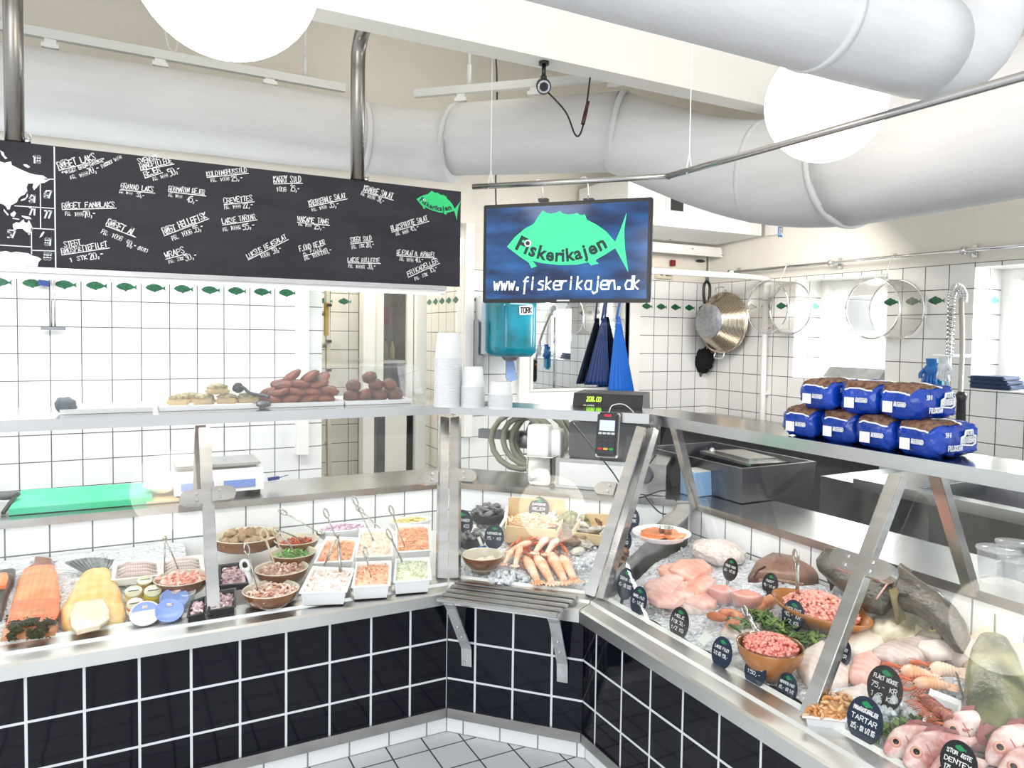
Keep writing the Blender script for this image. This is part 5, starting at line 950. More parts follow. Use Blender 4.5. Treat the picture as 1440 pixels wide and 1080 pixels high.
for i, (x, y, z) in enumerate([(.17, 3.09, .02), (.26, 3.08, .02), (.345, 3.085, .02), (.42, 3.09, .02), (.215, 3.17, .02), (.31, 3.09, .058)]):
    t = thing('open_sandwich', ['open sandwich at the left end of the shelf tray', 'open sandwich, second from left in front of the tray', 'open sandwich in the middle of the tray front', 'open sandwich nearest the oval fish cakes', 'open sandwich lying at the back of the tray', 'open sandwich lying on top of the others'][i], 'sandwich', (x, y, ZS+z), 'open sandwiches on the shelf')
    mb = MB(); mb.box((x, y, ZS+z+.010), (.08, .06, .022), rotm(0, 0, rdc.uniform(-.3, .3)), bev=.006); mb.obj('bread', bread_m, t); mb = MB(); mb.blob((x, y, ZS+z+.026), (.036, .026, .014), None, 3, .35, 4, i); mb.obj('filling', filling_m, t)
t = thing('serving_tongs', 'dark serving tongs lying between sandwiches and fish cakes', 'tongs', (.43, 3.1, ZS+.07))
for s in (-1, 1): mb = MB(); mb.tube(smooth_path([(.385, 3.08, ZS+.075), (.40, 3.07+s*.006, ZS+.085), (.43, 3.06+s*.015, ZS+.06), (.50, 3.055+s*.02, ZS+.045)]), .011, 8, flat=.5); mb.obj('arm', mat('tongs_black', '33363a', .3, .6), t)
mb = MB(); mb.blob((.385, 3.08, ZS+.08), (.022, .016, .022), None, 2, .2); mb.obj('handle_knob', MATS['tongs_black'], t)
mb = MB(); mb.blob((.475, 3.028, ZS+.018), (.028, .006, .014), None, 3, .3, 3); one(mb, 'tray_clip', steel_dk, 'small dark clip at the front of the shelf trays', 'clip')
# bread bags: body plus printed panels
bag_b = mat('bag_blue', '1246b8', .2, var=.4, scale=6, bump=.9, bscale=16); brown_b = mat('rye_bread', '5a3526', .7, col2='8a6a50', scale=60, var=.5, bump=.4, bscale=60)
bagp = mat('bag_print', 'f2f4f8', .4)
def bread_bag(px, py, z, ang, label, seed, L=.18, Wd=.125, H=.094):
    c = Zp(px, py, z); c.z = z; t = thing('bread_bag', label, 'bread bag', c, 'blue bread bags'); Rz = rotm(0, 0, ang); rr = random.Random(seed)
    def S(s, a, k=1.0):      # loaf surface: s along the bag, a around
        e = max(0, abs(s)-.72)/.28; w = Wd/2*(1-.30*e*e)*k; h = H/2*(1-.55*e*e)*k
        x = abs(math.cos(a))**.55*(1 if math.cos(a) > 0 else -1)*w; zz = abs(math.sin(a))**.6*(1 if math.sin(a) > 0 else -1)*h
        q_ = Vector((s*2.6+seed*2.3, math.cos(a)*1.8, math.sin(a)*1.8)); n_ = .014*noise.noise(q_)+.020*(abs(noise.noise(q_*1.9))-.25)+.008*(abs(noise.noise(q_*4.3))-.2)
        return c+Rz @ Vector((s*L/2, x*(1+n_*8), H/2+zz*(1+n_*8)+max(0, 0)))
    ss = [-1.06, -1.0, -.93, -.85]+[-.75+.125*i for i in range(13)]+[.85, .93, 1.0, 1.06]; NA = 40
    mb = MB(); mb.grid([[S(s, 2*PI*j/NA, .94 if abs(s) > 1.02 else 1) for j in range(NA)] for s in ss], True, True, True)
    mb.obj('bag', bag_b, t)
    def patch(s0, s1, a0, a1, m_, nm, k=1.012, n1=8, n2=10, lab=None):
        mb = MB(); mb.grid([[S(s0+(s1-s0)*i/n1, a0+(a1-a0)*j/n2, k) for j in range(n2+1)] for i in range(n1+1)]); o = mb.obj(nm, m_, t)
        if lab: part(o, lab)
        return o
    patch(-.97, .2, PI*.27, PI*.74, brown_b, 'loaf_window', k=1.03, n1=18, n2=16, lab='clear window showing dark rye loaf')
    for s in (-.97, .2): mb = MB(); mb.tube([S(s+.01*math.sin(j*.6), PI*.26+PI*.49*j/10, 1.035) for j in range(11)], .0025, 6); mb.obj('window_border', bagp, t)
    patch(-.93, -.6, PI*1.0, PI*1.25, bagp, 'barcode_panel', n1=3, n2=4) if False else None
    # front end panel: price block on the end that faces the shop
    def E(y, zz, k=1.064): return c+Rz @ Vector((-L/2*k-.003, y*Wd, H*.5+zz*H))
    mb = MB(); mb.prism([E(.02, -.30), E(.26, -.30), E(.26, .02), E(.02, .02)], Rz @ Vector((-.0015, 0, 0))); mb.obj('bar_code_label', bagp, t)
    mb = MB(); nrm = Rz @ Vector((-1, 0, 0)); lettering(mb, 'RUGBRØD', E(-.02, -.1, 1.07), E(-.30, -.1, 1.07), .011, nrm, .0026); mb.obj('end_text', bagp, t)
    # side lettering and emblem
    sd = -1
    def SP(s, z_): a = PI+PI/2 if False else -PI/2; return c+Rz @ Vector((s*L/2, -Wd/2*1.03, H*z_))
    nrm = Rz @ Vector((0, -1, 0)); mb = MB(); P_ = [SP(x*.78, z_) for x, z_ in ((.02, .40), (.04, .60), (.22, .64), (.26, .78), (.62, .80), (.66, .66), (.80, .64), (.80, .42), (.62, .36))]; mb.prism(P_, nrm*.002); e_ = mb.obj('emblem', mat('emblem_navy', '14235f', .3), t)
    mb = MB(); mb.tube([q+nrm*.003 for q in P_+P_[:1]], .0026, 5); lettering(mb, 'KOHBERG', SP(.055, .45)+nrm*.0035, SP(.61, .47)+nrm*.0035, .014, nrm, .0042); lettering(mb, 'RUG', SP(.235, .67)+nrm*.0035, SP(.47, .67)+nrm*.0035, .009, nrm, .003); mb.obj('emblem_lettering', bagp, e_)
    mb = MB(); lettering(mb, '500 G', SP(-.62, .62)+nrm*.001, SP(-.38, .62)+nrm*.001, .011, nrm, .0024); lettering(mb, 'FULDKORN', SP(-.5, .24)+nrm*.002, SP(.1, .24)+nrm*.002, .013, nrm, .0028); mb.obj('side_text', bagp, t)
    return t
bl = ['blue bag of dark rye bread, bottom row at far left', 'blue bag of dark rye bread, bottom row second from left', 'blue bag of dark rye bread, bottom row third from left', 'blue bag of dark rye bread, bottom row right with its long side shown', 'blue bag of dark rye bread, top row left', 'blue bag of dark rye bread, top row middle', 'blue bag of dark rye bread, top row right with its long side shown']
ang0 = R(2)
for i, (y, z) in enumerate(((1.60, 0), (1.463, 0), (1.335, 0), (1.195, 0), (1.535, .092), (1.40, .092), (1.26, .092))):
    c0 = Vector((1.935+(-.012 if i == 3 else .01*(i % 2)), y, ZS+z)); px_ = (0, 0)
    _zp = Zp; Zp = lambda u, v, zz, c0=c0: c0.copy(); bread_bag(0, 0, ZS+z, ang0+[.05, -.03, .02, -.12, .0, .06, -.08][i], bl[i], i+1); Zp = _zp
# ================================================================== FOOD IN THE DISPLAYS
BK = (.665-.575)/(.75-.09)
def bedn(run): return (Vector((0, 0, 1))-run.n*BK).normalized()
rf = random.Random(21)
ice_m, nt, b = new_mat('crushed_ice'); b.inputs['Base Color'].default_value = (.80, .83, .87, 1); b.inputs['Roughness'].default_value = .18; b.inputs['Specular IOR Level'].default_value = .7
tc = N(nt, 'ShaderNodeTexCoord'); vo = N(nt, 'ShaderNodeTexVoronoi'); vo.inputs['Scale'].default_value = 75; bp = N(nt, 'ShaderNodeBump'); bp.inputs['Strength'].default_value = .9; bp.inputs['Distance'].default_value = .012
nt.links.new(tc.outputs['Object'], vo.inputs['Vector']); nt.links.new(vo.outputs['Distance'], bp.inputs['Height']); nt.links.new(bp.outputs[0], b.inputs['Normal'])
def ice(run, e0, e1, label, nt_=46, nd=22, chips=500, k0=0, k1=1, seed=0):
    mb = MB(); rows = []; r_ = random.Random(seed); N_ = bedn(run)
    def P(k, d): z = .575+(d-.09)*BK; return e0(d).lerp(e1(d), k)+Vector((0, 0, z-.012))
    for i in range(nd+1):
        d = .124+(.738-.124)*i/nd; row = []
        for j in range(nt_+1):
            p = P(k0+(k1-k0)*j/nt_, d); row.append(p+N_*(.016*noise.noise(p*7)+.010*noise.noise(p*24)+.004))
        rows.append(row)
    mb.grid(rows)
    for _ in range(chips):
        k = r_.uniform(k0, k1); d = r_.uniform(.135, .725); p = P(k, d); s = r_.uniform(.004, .010)
        mb.blob(p+N_*(.016*noise.noise(p*7)+.010*noise.noise(p*24)+.007), (s, s*r_.uniform(.6, 1.2), s*r_.uniform(.5, .9)), rotm(r_.uniform(0, 3), r_.uniform(0, 3), 0), 1, .5, 2, r_.random()*50, False)
    return tag(mb.obj('crushed_ice', ice_m), label, 'ice', None, 'stuff')
ice(RL, end_at(RL, 2.3), at_x(RL, tL+.05), 'crushed ice bedding the smoked fish in the left counter', chips=350, seed=1)
ice(RM, beside(C1, RL, RM, RM, .03), beside(C2, RM, RR, RM, -.03), 'crushed ice bedding the shellfish in the corner counter', chips=500, seed=2)
ice(RR, beside(C2, RM, RR, RR, .03), end_at(RR, 2.05), 'crushed ice bedding the fresh fish in the right counter', nt_=80, chips=900, seed=3)
def ice_heap(run, u, v, r, h, label, n=90, seed=0):
    c = run.bed(u, v); mb = MB(); r_ = random.Random(seed)
    for _ in range(n):
        a = r_.uniform(0, 6.28); q = r*r_.random()**.5; s = r_.uniform(.007, .014); mb.blob(c+run.a*q*math.cos(a)+run.n*q*math.sin(a)+Vector((0, 0, h*(1-(q/r)**2)*r_.uniform(.3, 1))), (s, s*.8, s*.8), rotm(r_.uniform(0, 3), r_.uniform(0, 3), 0), 1, .5, 2, r_.random()*50, False)
    return tag(mb.obj('ice_heap', ice_m), label, 'ice', None, 'stuff')
# ---- shapes
def slab_mesh(run, secs, off=0.0, k=12, e=.6, sub=5, rough=.12, seed=0, under=.012, lean=None):
    """body over left/right edge pairs picked on the ice: (uL, vL, uR, vR, height)"""
    S = []
    for i in range(len(secs)-1):
        for j in range(sub):
            t = j/sub; S.append([secs[i][q]*(1-t)+secs[i+1][q]*t for q in range(5)])
    S.append(list(secs[-1])); N_ = bedn(run); mb = MB(); rows = []; pick = lambda u, v: run.bed(u, v, off)
    if lean: kk = (lean[3]-lean[1])/(lean[2]-lean[0]); N_ = (Vector((0, 0, 1))-run.n*kk).normalized(); pick = lambda u, v: hit(u, v, N_, N_.dot(run.P(0, lean[0], lean[1])))+N_*off
    for uL, vL, uR, vR, h in S:
        A = pick(uL, vL); B = pick(uR, vR); mid = (A+B)/2; hv = (B-A)/2; row = []
        for j in range(k+1):
            a = PI*j/k; c_ = -math.cos(a); s_ = math.sin(a)**e; p = mid+hv*(abs(c_)**.8*(1 if c_ > 0 else -1)); nz = 1+rough*noise.noise(p*18+Vector((seed, 0, 0)))+rough*.6*noise.noise(p*45)
            row.append(p+N_*h*s_*nz)
        row += [B-N_*under, A-N_*under]; rows.append(row)
    return mb.grid(rows, True, True, True)
def flesh(name, c1, c2, scale=18, dist=3, rough=.35, sss=.15, bump=.15, axis=None):
    if name in MATS: return MATS[name]
    m, nt, b = new_mat(name); MATS[name] = m; tc = N(nt, 'ShaderNodeTexCoord'); wv = N(nt, 'ShaderNodeTexWave'); wv.inputs['Scale'].default_value = scale; wv.inputs['Distortion'].default_value = dist; wv.inputs['Detail'].default_value = 3; wv.inputs['Detail Scale'].default_value = 2
    if axis: wv.bands_direction = axis
    nz = N(nt, 'ShaderNodeTexNoise'); nz.inputs['Scale'].default_value = 14; mx = N(nt, 'ShaderNodeMath', operation='MULTIPLY_ADD'); mx.inputs[1].default_value = .88
    nt.links.new(tc.outputs['Object'], wv.inputs['Vector']); nt.links.new(tc.outputs['Object'], nz.inputs['Vector']); nt.links.new(nz.outputs[0], mx.inputs[0])
    ml = N(nt, 'ShaderNodeMath', operation='MULTIPLY'); ml.inputs[1].default_value = .16; nt.links.new(wv.outputs['Fac'], ml.inputs[0]); nt.links.new(ml.outputs[0], mx.inputs[2])
    rp = N(nt, 'ShaderNodeValToRGB'); rp.color_ramp.elements[0].position = .25; rp.color_ramp.elements[1].position = .75; rp.color_ramp.elements[0].color = (*hexc(c1), 1); rp.color_ramp.elements[1].color = (*hexc(c2), 1)
    nt.links.new(mx.outputs[0], rp.inputs[0]); nt.links.new(rp.outputs[0], b.inputs['Base Color']); b.inputs['Roughness'].default_value = rough
    bp = N(nt, 'ShaderNodeBump'); bp.inputs['Strength'].default_value = bump; bp.inputs['Distance'].default_value = .006; nt.links.new(mx.outputs[0], bp.inputs['Height']); nt.links.new(bp.outputs[0], b.inputs['Normal'])
    return m
def fillet(run, secs, m_, label, cat='fillet', name='fish_fillet', group=None, off=0.0, **kw): return tag(slab_mesh(run, secs, off, **kw).obj(name, m_), label, cat, group)
salmon = flesh('smoked_salmon', 'f07c46', 'f9a876'); golden = flesh('smoked_halibut', 'eeb860', 'f8d99a', 10); pinkf = flesh('pink_fillet', 'e9a79c', 'f6d2c8', 12); whitef = flesh('white_fillet', 'ddc8bd', 'f1e7df', 12); roe = flesh('roe_orange', 'd9835c', 'eeb08a', 9); silver = flesh('silver_pink', 'b29a93', 'e2d2cb', 16)
skin_dk = mat('dark_skin', '2b2620', .3, var=.55, scale=22, col2='4c4236', bump=.3, bscale=80); skin_bk = mat('black_skin', '2b2823', .35, var=.5, scale=16, bump=.35, bscale=90)
brown_skin = mat('brown_skin', '8a6757', .3, col2='5f4238', scale=9, var=.4, bump=.2)
glaze = mat('brown_glaze', '8a5a36', .12, col2='6e4527', scale=5, var=.3, coat=.5); cream_gl = mat('cream_glaze', 'd8cfbd', .2); ora_gl = mat('orange_glaze', 'b9783c', .15, col2='a2652e', scale=4, coat=.4)
def bowl(run, u, v, rpx, h, label, m_out=glaze, m_in=cream_gl, sy=1, grp='stoneware bowls in the counters', rb=.62, lift=0, name='bowl'):
    c = run.bed(u, v, h+lift); r = size_at(c, rpx); base = c-Vector((0, 0, h)); mb = MB()
    mb.lathe([(0, 0), (r*rb, 0), (r*(rb+.18), h*.25), (r*.95, h*.7), (r*.985, h*.93), (r*1.0, h)], base, 40, sy=sy); mb.mi = 1
    mb.lathe([(r*1.0, h), (r*.96, h+.002), (r*.925, h*.93), (r*.86, h*.6), (r*.6, h*.2), (0, h*.14)], base, 40, sy=sy)
    bmesh.ops.remove_doubles(mb.b, verts=mb.b.verts, dist=.0004)
    o = tag(mb.obj(name, [m_out, m_in]), label, 'bowl', grp); return c, r, h
def heap(c, rx, ry, h, n, kind, m_, label, name, s=.012, run=None, seed=0, cat='food', flat=.5, up=None, stack=2):
    """loose pieces piled inside a vessel: uncountable filling"""
    mb = MB(); r_ = random.Random(seed); a_, n_ = (run.a, run.n) if run else (Vector((1, 0, 0)), Vector((0, 1, 0))); U = up or Vector((0, 0, 1))
    base = []; mb.grid([[c+a_*rx*q*math.cos(2*PI*j/20)+n_*ry*q*math.sin(2*PI*j/20)+U*(h*(1-q*q)*.85-.004) for j in range(20)] for q in (1.0, .8, .6, .4, .2, .02)], True, True, True)
    for _ in range(n):
        a = r_.uniform(0, 6.283); q = r_.random()**.5*.97; p = c+a_*rx*q*math.cos(a)+n_*ry*q*math.sin(a)+U*(h*(1-q*q)+r_.uniform(-.3, .4)*s*.5); R_ = rotm(r_.uniform(-.7, .7), r_.uniform(-.7, .7), r_.uniform(0, 6.28)); k = s*r_.uniform(.75, 1.2)
        piece(mb, p, R_, k, kind, r_)
    return tag(mb.obj(name, m_), label, cat, None, 'stuff')
def piece(mb, p, R_, k, kind, r_):
    if kind == 'shrimp':
        pts = [p+R_ @ Vector((k*math.cos(t), k*math.sin(t), 0)) for t in [(-.2+2.6*i/5) for i in range(6)]]; mb.tube(pts, 0, 6, radii=[k*x for x in (.2, .36, .42, .40, .32, .14)])
    elif kind == 'cube': mb.box(p, (k*1.6, k*1.2, k*.9), R_)
    elif kind == 'grain': mb.blob(p, (k, k*.8, k*.7), R_, 1, .25, 2, r_.random()*40)
    elif kind == 'shred': mb.tube([p+R_ @ Vector((-k*1.6, 0, 0)), p+R_ @ Vector((0, k*.5, k*.2)), p+R_ @ Vector((k*1.6, 0, 0))], k*.26, 5)
    elif kind == 'leaf':
        q = [Vector((-k*1.5, 0, 0)), Vector((-k*.5, k*.6, k*.2)), Vector((k*.6, k*.5, 0)), Vector((k*1.6, 0, k*.3)), Vector((k*.6, -k*.5, 0)), Vector((-k*.5, -k*.6, k*.2))]; mb.prism([p+R_ @ x for x in q], R_ @ Vector((0, 0, .0012)))
    elif kind == 'chunk': mb.blob(p, (k*1.7, k, k*.75), R_, 2, .3, 2, r_.random()*40)
def isl(name, c1, c2, rough=.3, **kw): return mat(name, c1, rough, col2=c2, var=.3, island=True, **kw)
shr_m = isl('shrimp_pink', 'ee8f77', 'fbe0d4'); mix_m = isl('mixed_seafood', 'f4e2d2', 'b0705a'); pale_m = isl('surimi_pale', 'f9d9cf', 'f6f0ea'); or_m = isl('orange_salad', 'ee9a6a', 'fbe3cd'); car_m = isl('carrot_salad', 'f2a878', 'f9d3b5'); purp_m = isl('purple_onion', 'c8a3be', 'f0e2ec'); grn_m = isl('green_salad', '3f8a3b', '9cc06a'); wht_m = isl('herb_cubes', 'f6f2e6', 'bccb9f'); brn_m = isl('fried_pieces', '8a6238', 'c49a63'); red_m = isl('red_pickle', '9a2f1c', 'd9713c'); yel_m = isl('egg_salad', 'e3cf7e', 'f5ecc2'); prp2 = isl('purple_prawn', 'b58b98', 'e9d6d4'); herb_m = isl('herb_green', '2f4a22', '7f9a52', .5); mince_m = isl('pink_mince', 'ef8f80', 'f8bdaf', .35); tart_m = isl('tartare_pink', 'e87f74', 'f7b3a6', .3)
sp_m = mat('cutlery_steel', 'b9b6b1', .22, 1); wd_m = mat('pale_spoon', 'd8c3a4', .5)
def ptoward(u, v, B, dn, run):    # picture ray met by the upright plane that stands dn behind point B
    return hit(u, v, run.n, run.n.dot(B)+dn)
def spoon(run, ub, vb, ut, vt, label, off=.06, dn=.03, m_=sp_m, w=.008, grp='serving spoons in the left counter', name='serving_spoon'):
    B = run.bed(ub, vb, off-.012); T = ptoward(ut, vt, B, dn, run); t = thing(name, label, 'spoon', B, grp); d = (T-B).normalized(); s = d.cross(run.n).normalized(); f = s.cross(d)
    L = (T-B).length; mb = MB(); mb.tube([B, B.lerp(T, .35)+f*.004, B.lerp(T, .75)+f*.003], w*.8, 8, flat=.35, radii=[w*.8, w*.7, w])
    H = [T+s*w*1.0*math.cos(a)+d*(.020*math.sin(a)-.012) for a in [2*PI*k/16 for k in range(16)]]; mb.tube(H+H[:1], w*.42, 6); mb.tube([B.lerp(T, .74)+f*.003, T-d*.033], w, 8, flat=.35); mb.obj('handle', m_, t)
    mb = MB(); mb.blob(B-d*.012, (.02, .014, .007), frame(d, f), 2); mb.obj('spoon_head', m_, t); return t
def tongs(run, apex, tips, label, off=.06, dn=.02):
    Bs = [run.bed(u, v, off-.005) for u, v in tips]; A = ptoward(apex[0], apex[1], Bs[0], dn, run); t = thing('serving_tongs', label, 'tongs', A, 'tongs in the left counter')
    for B in Bs: mb = MB(); d = (B-A); mb.tube([A, A.lerp(B, .5)+Vector((0, 0, .004)), B], .006, 8, flat=.45); mb.obj('arm', sp_m, t)
    mb = MB(); mb.blob(A, (.008, .007, .01), sub=2); mb.obj('hinge', sp_m, t)
def quad_tray(run, q, label, h=.055, m_=None, off=.062, name='serving_tray', cat='tray', grp='white salad trays in the left counter', wall=.006, lip=.01):
    P = [run.bed(u, v, off) for u, v in q]; N_ = bedn(run); c = sum(P, Vector())/4
    def ins(k, dz): return [c+(p-c)*k+N_*dz for p in P]
    r = (P[0]-c).length; a = 1-lip/r; mb = MB(); mb.grid([ins(.84, -h), ins(a, -.004), ins(1, -.003), ins(1, 0), ins(a-.02, 0), ins(a-wall/r-.02, -.006), ins(.80, -h+.006)], True, False, True)
    tag(mb.obj(name, m_ or white_pl), label, cat, grp); return c, P, N_
def tray_fill(tr, n, kind, m_, label, name, s, h=.012, deep=.018, seed=0, cat='salad', fill=.9):
    c, P, N_ = tr; mb = MB(); r_ = random.Random(seed); lv = -deep
    def Q(x, y): return (P[0]*(1-x)+P[1]*x)*(1-y)+(P[3]*(1-x)+P[2]*x)*y
    g = 8; lo, hi = (1-fill)/2, 1-(1-fill)/2; rows = [[Q(lo+(hi-lo)*i/g, lo+(hi-lo)*j/g)+N_*(lv+h*math.sin(PI*i/g)*math.sin(PI*j/g)) for i in range(g+1)] for j in range(g+1)]; mb.grid(rows)
    for _ in range(n):
        x, y = r_.uniform(lo+.03, hi-.03), r_.uniform(lo+.03, hi-.03); p = Q(x, y)+N_*(lv+h*math.sin(PI*(x-lo)/(hi-lo))*math.sin(PI*(y-lo)/(hi-lo))+s*.3); piece(mb, p, rotm(r_.uniform(-.7, .7), r_.uniform(-.7, .7), r_.uniform(0, 6.28)), s*r_.uniform(.75, 1.2), kind, r_)
    return tag(mb.obj(name, m_), label, cat, None, 'stuff')
# ------------------------------------------------------------------ LEFT COUNTER
# smoked sides
t = thing('smoked_fish', 'dark skinned smoked fish with orange cut flesh at the left edge', 'smoked fish', RL.bed(2, 850)); slab_mesh(RL, [(-24, 812, 22, 804, .02), (-30, 830, 20, 818, .035), (-34, 855, 10, 845, .03), (-36, 878, 2, 872, .02)]).obj('fish_body', skin_dk, t)
part(slab_mesh(RL, [(-20, 812, 10, 806, .006), (-22, 822, 12, 812, .008), (-22, 832, 8, 824, .006)], .036).obj('cut_flesh', salmon, t), 'orange cut flesh')
t = thing('smoked_salmon_side', 'bright orange smoked salmon side with skin on its tail end', 'smoked salmon', RL.bed(45, 850))
slab_mesh(RL, [(32, 806, 77, 800, .022), (26, 818, 81, 812, .032), (20, 842, 85, 838, .036), (14, 862, 84, 857, .03), (8, 880, 79, 872, .02)], seed=2, rough=.25).obj('fish_flesh', salmon, t); slab_mesh(RL, [(49, 784, 73, 787, .006), (48, 793, 73, 795, .012), (36, 804, 77, 801, .02)], .002).obj('tail_skin', mat('tail_skin', '9c5b44', .35, var=.4, scale=30), t)
part(slab_mesh(RL, [(19, 846, 84, 842, .004), (12, 866, 83, 860, .006), (8, 880, 78, 872, .004)], .032, rough=.1).obj('cut_slice', flesh('salmon_deep', 'ee6f3e', 'f58f60'), t), 'deeper orange cut end')
t = thing('dill_cured_salmon', 'cured salmon half covered with dark green dill, below the orange side', 'cured salmon', RL.bed(40, 890)); slab_mesh(RL, [(20, 864, 62, 862, .02), (10, 876, 80, 872, .036), (4, 892, 82, 884, .036), (0, 905, 78, 895, .022)], .004, seed=6, rough=.2).obj('fish_flesh', flesh('cured_salmon', 'c77a48', 'e3a06c'), t)
mb = MB(); r_ = random.Random(4)
for _ in range(1500):
    x = r_.random(); y = r_.random(); q_ = noise.noise(Vector((x*4, y*5, 2)))
    if q_ < .05-.25*(x < .45): continue
    u = 10+68*y+(x*2); v = 866+34*x-4*y; p = RL.bed(u, v, .024+.022*math.sin(PI*x)*math.sin(PI*min(1, max(0, y)))**.5); piece(mb, p, rotm(r_.uniform(-.5, .5), r_.uniform(-.5, .5), r_.uniform(0, 6)), .006, 'shred', r_)
part(mb.obj('dill_topping', mat('dill', '46482a', .8, var=.4, scale=60), t), 'dark green dill crust')
t = thing('smoked_halibut', 'golden smoked halibut side with fanned grey tail in the left counter', 'smoked fish', RL.bed(128, 850))
slab_mesh(RL, [(120, 803, 152, 800, .016), (110, 820, 160, 815, .03), (96, 845, 170, 836, .04), (84, 866, 175, 855, .04), (86, 882, 177, 868, .03), (104, 890, 172, 876, .012)], seed=9, rough=.22).obj('fish_body', golden, t)
slab_mesh(RL, [(106, 848, 146, 842, .003), (98, 866, 154, 858, .008), (100, 880, 154, 870, .008), (108, 888, 140, 880, .003)], .039, rough=.4, seed=3).obj('belly_flakes', flesh('halibut_flake', 'efd9ac', 'fbf1dc', 34, 5, bump=.4), t)
mb = MB(); base = [RL.bed(120, 806, .012), RL.bed(150, 802, .012)]
for k in range(11):
    x = k/10; p = base[0].lerp(base[1], x); q = RL.bed(94+62*x, 790-2*math.sin(PI*x)*2-3*x, .03+.015*math.sin(PI*x)); mb.tube([p, p.lerp(q, .6), p.lerp(q, .95), q], .007, 6, flat=.3, radii=[.005, .010, .012, .008])
part(mb.obj('tail_fin', mat('grey_fin', '848b90', .4, var=.4, scale=40), t), 'grey tail fin')
for i, (q, lab) in enumerate((([(156, 816), (228, 809), (226, 787), (160, 790)], 'white foam tray with vacuum packed fish behind the jars'), ([(226, 808), (288, 802), (284, 780), (228, 786)], 'white foam tray with long smoked fish behind the prawn bowl'))):
    tr = quad_tray(RL, q, lab, .03, white_pl, .036, 'foam_tray', 'tray', 'foam trays in the left counter'); c, P, N_ = tr; mb = MB()
    for k in range(4): y = .2+.2*k; a = P[0]*(1-y)+P[3]*y; b_ = P[1]*(1-y)+P[2]*y; mb.tube([a.lerp(b_, .1)-N_*.01, a.lerp(b_, .3), a.lerp(b_, .7)-N_*.001, a.lerp(b_, .9)-N_*.01], .010, 8, radii=[.005, .011, .010, .004])
    tag(mb.obj('packed_fish', flesh('packed_fish', 'a68e86', 'e3d5cf', 40)), ['small pale fish under clear film in the foam tray behind the jars', 'long pinkish fish under clear film in the rear foam tray'][i], 'packed fish', None, 'stuff')
def jar(u, v, r, h, c_lab, lab, tilt):
    p = RL.bed(u, v); t = thing('glass_jar', lab, 'jar', p, 'small jars in the left counter'); ax = (Vector((0, 0, 1))-RL.n*tilt).normalized()
    mb = MB(); mb.lathe([(0, .002), (r*.9, .002), (r, .008), (r, h*.82), (r*.88, h*.88)], p, 24, ax); mb.obj('jar_body', mat('jar_fill_'+c_lab, c_lab, .2), t)
    mb = MB(); mb.lathe([(r*.94, h*.86), (r*.97, h*.88), (r*.97, h), (r*.9, h*1.02), (0, h*1.02)], p, 24, ax); ld = mb.obj('lid', mat('jar_lid', 'd9d6bb', .3, .3), t)
    mb = MB(); e1_ = ax.cross(RL.a).normalized(); o_ = p+ax*(h*1.025); mb.bar(o_-RL.a*-r*.6-e1_*.0, o_+RL.a*r*-.6, .004, .001, ax); mb.obj('lid_print', mat('lid_print', '3d4a44', .5), ld)
    mb = MB(); mb.lathe([(r*1.01, h*.25), (r*1.012, h*.7)], p, 24, ax); mb.obj('label_band', mat('band_'+c_lab, {'c9b27a': 'e9e2c8', 'd9622f': 'f4efe0', 'e3c53a': 'e9d83c', 'b78f4d': 'ddd3b4'}[c_lab], .4), t)
for a in ((188, 846, .027, .05, 'c9b27a', 'small jar with pale lid and cream label, left of the yellow one', .5), (190, 862, .026, .045, 'd9622f', 'small jar with orange red contents behind the striped blue tub', .55), (215, 846, .028, .052, 'e3c53a', 'small jar with bright yellow label', .5), (204, 832, .026, .05, 'b78f4d', 'small jar with gold lid at the back of the jar group', .35)): jar(*a)
def deli_tub(u, v, r, lab, tilt, stripe):
    p = RL.bed(u, v); t = thing('deli_tub', lab, 'tub', p, 'blue lidded tubs in the left counter'); ax = (Vector((0, 0, 1))-RL.n*tilt).normalized(); h = .035
    mb = MB(); mb.lathe([(0, .001), (r*.85, .001), (r*.95, h)], p, 28, ax); mb.obj('tub_body', white_pl, t)
    mb = MB(); mb.lathe([(r*.95, h), (r, h), (r, h+.005), (r*.93, h+.006), (r*.9, h+.003), (0, h+.004)], p, 28, ax); ld = mb.obj('lid', mat('lid_blue', '8ea6e6', .3) if not stripe else white_pl, t)
    mb = MB(); x = RL.a; y = ax.cross(x).normalized(); o_ = p+ax*(h+.007)
    if stripe: mb.ngon([o_+x*r*.86*math.cos(a)+y*r*.86*math.sin(a) for a in [PI*1.08+k*PI*.84/14 for k in range(15)]]); mb.obj('blue_band', mat('lid_blue', '8ea6e6', .3), ld); mb = MB()
    mb.box(o_-y*r*.45, (.016, .012, .002), frame(x, ax)); mb.box(o_-y*r*.43+x*.003, (.006, .008, .0028), frame(x, ax)); mb.obj('lid_picture', mat('lid_mark', 'e9e3da', .5, var=.6, scale=300), ld)
deli_tub(204, 872, .046, 'white lidded tub with a blue band, left of the blue tubs', .75, True); deli_tub(245, 852, .046, 'tub with blue lid leaning on another tub below the prawn bowl', .6, False); deli_tub(238, 868, .044, 'tub with blue lid in front, half hidden by the counter edge', .75, False)
deli_tub(262, 846, .03, 'small tub with pale lid behind the leaning blue lid', .2, True)
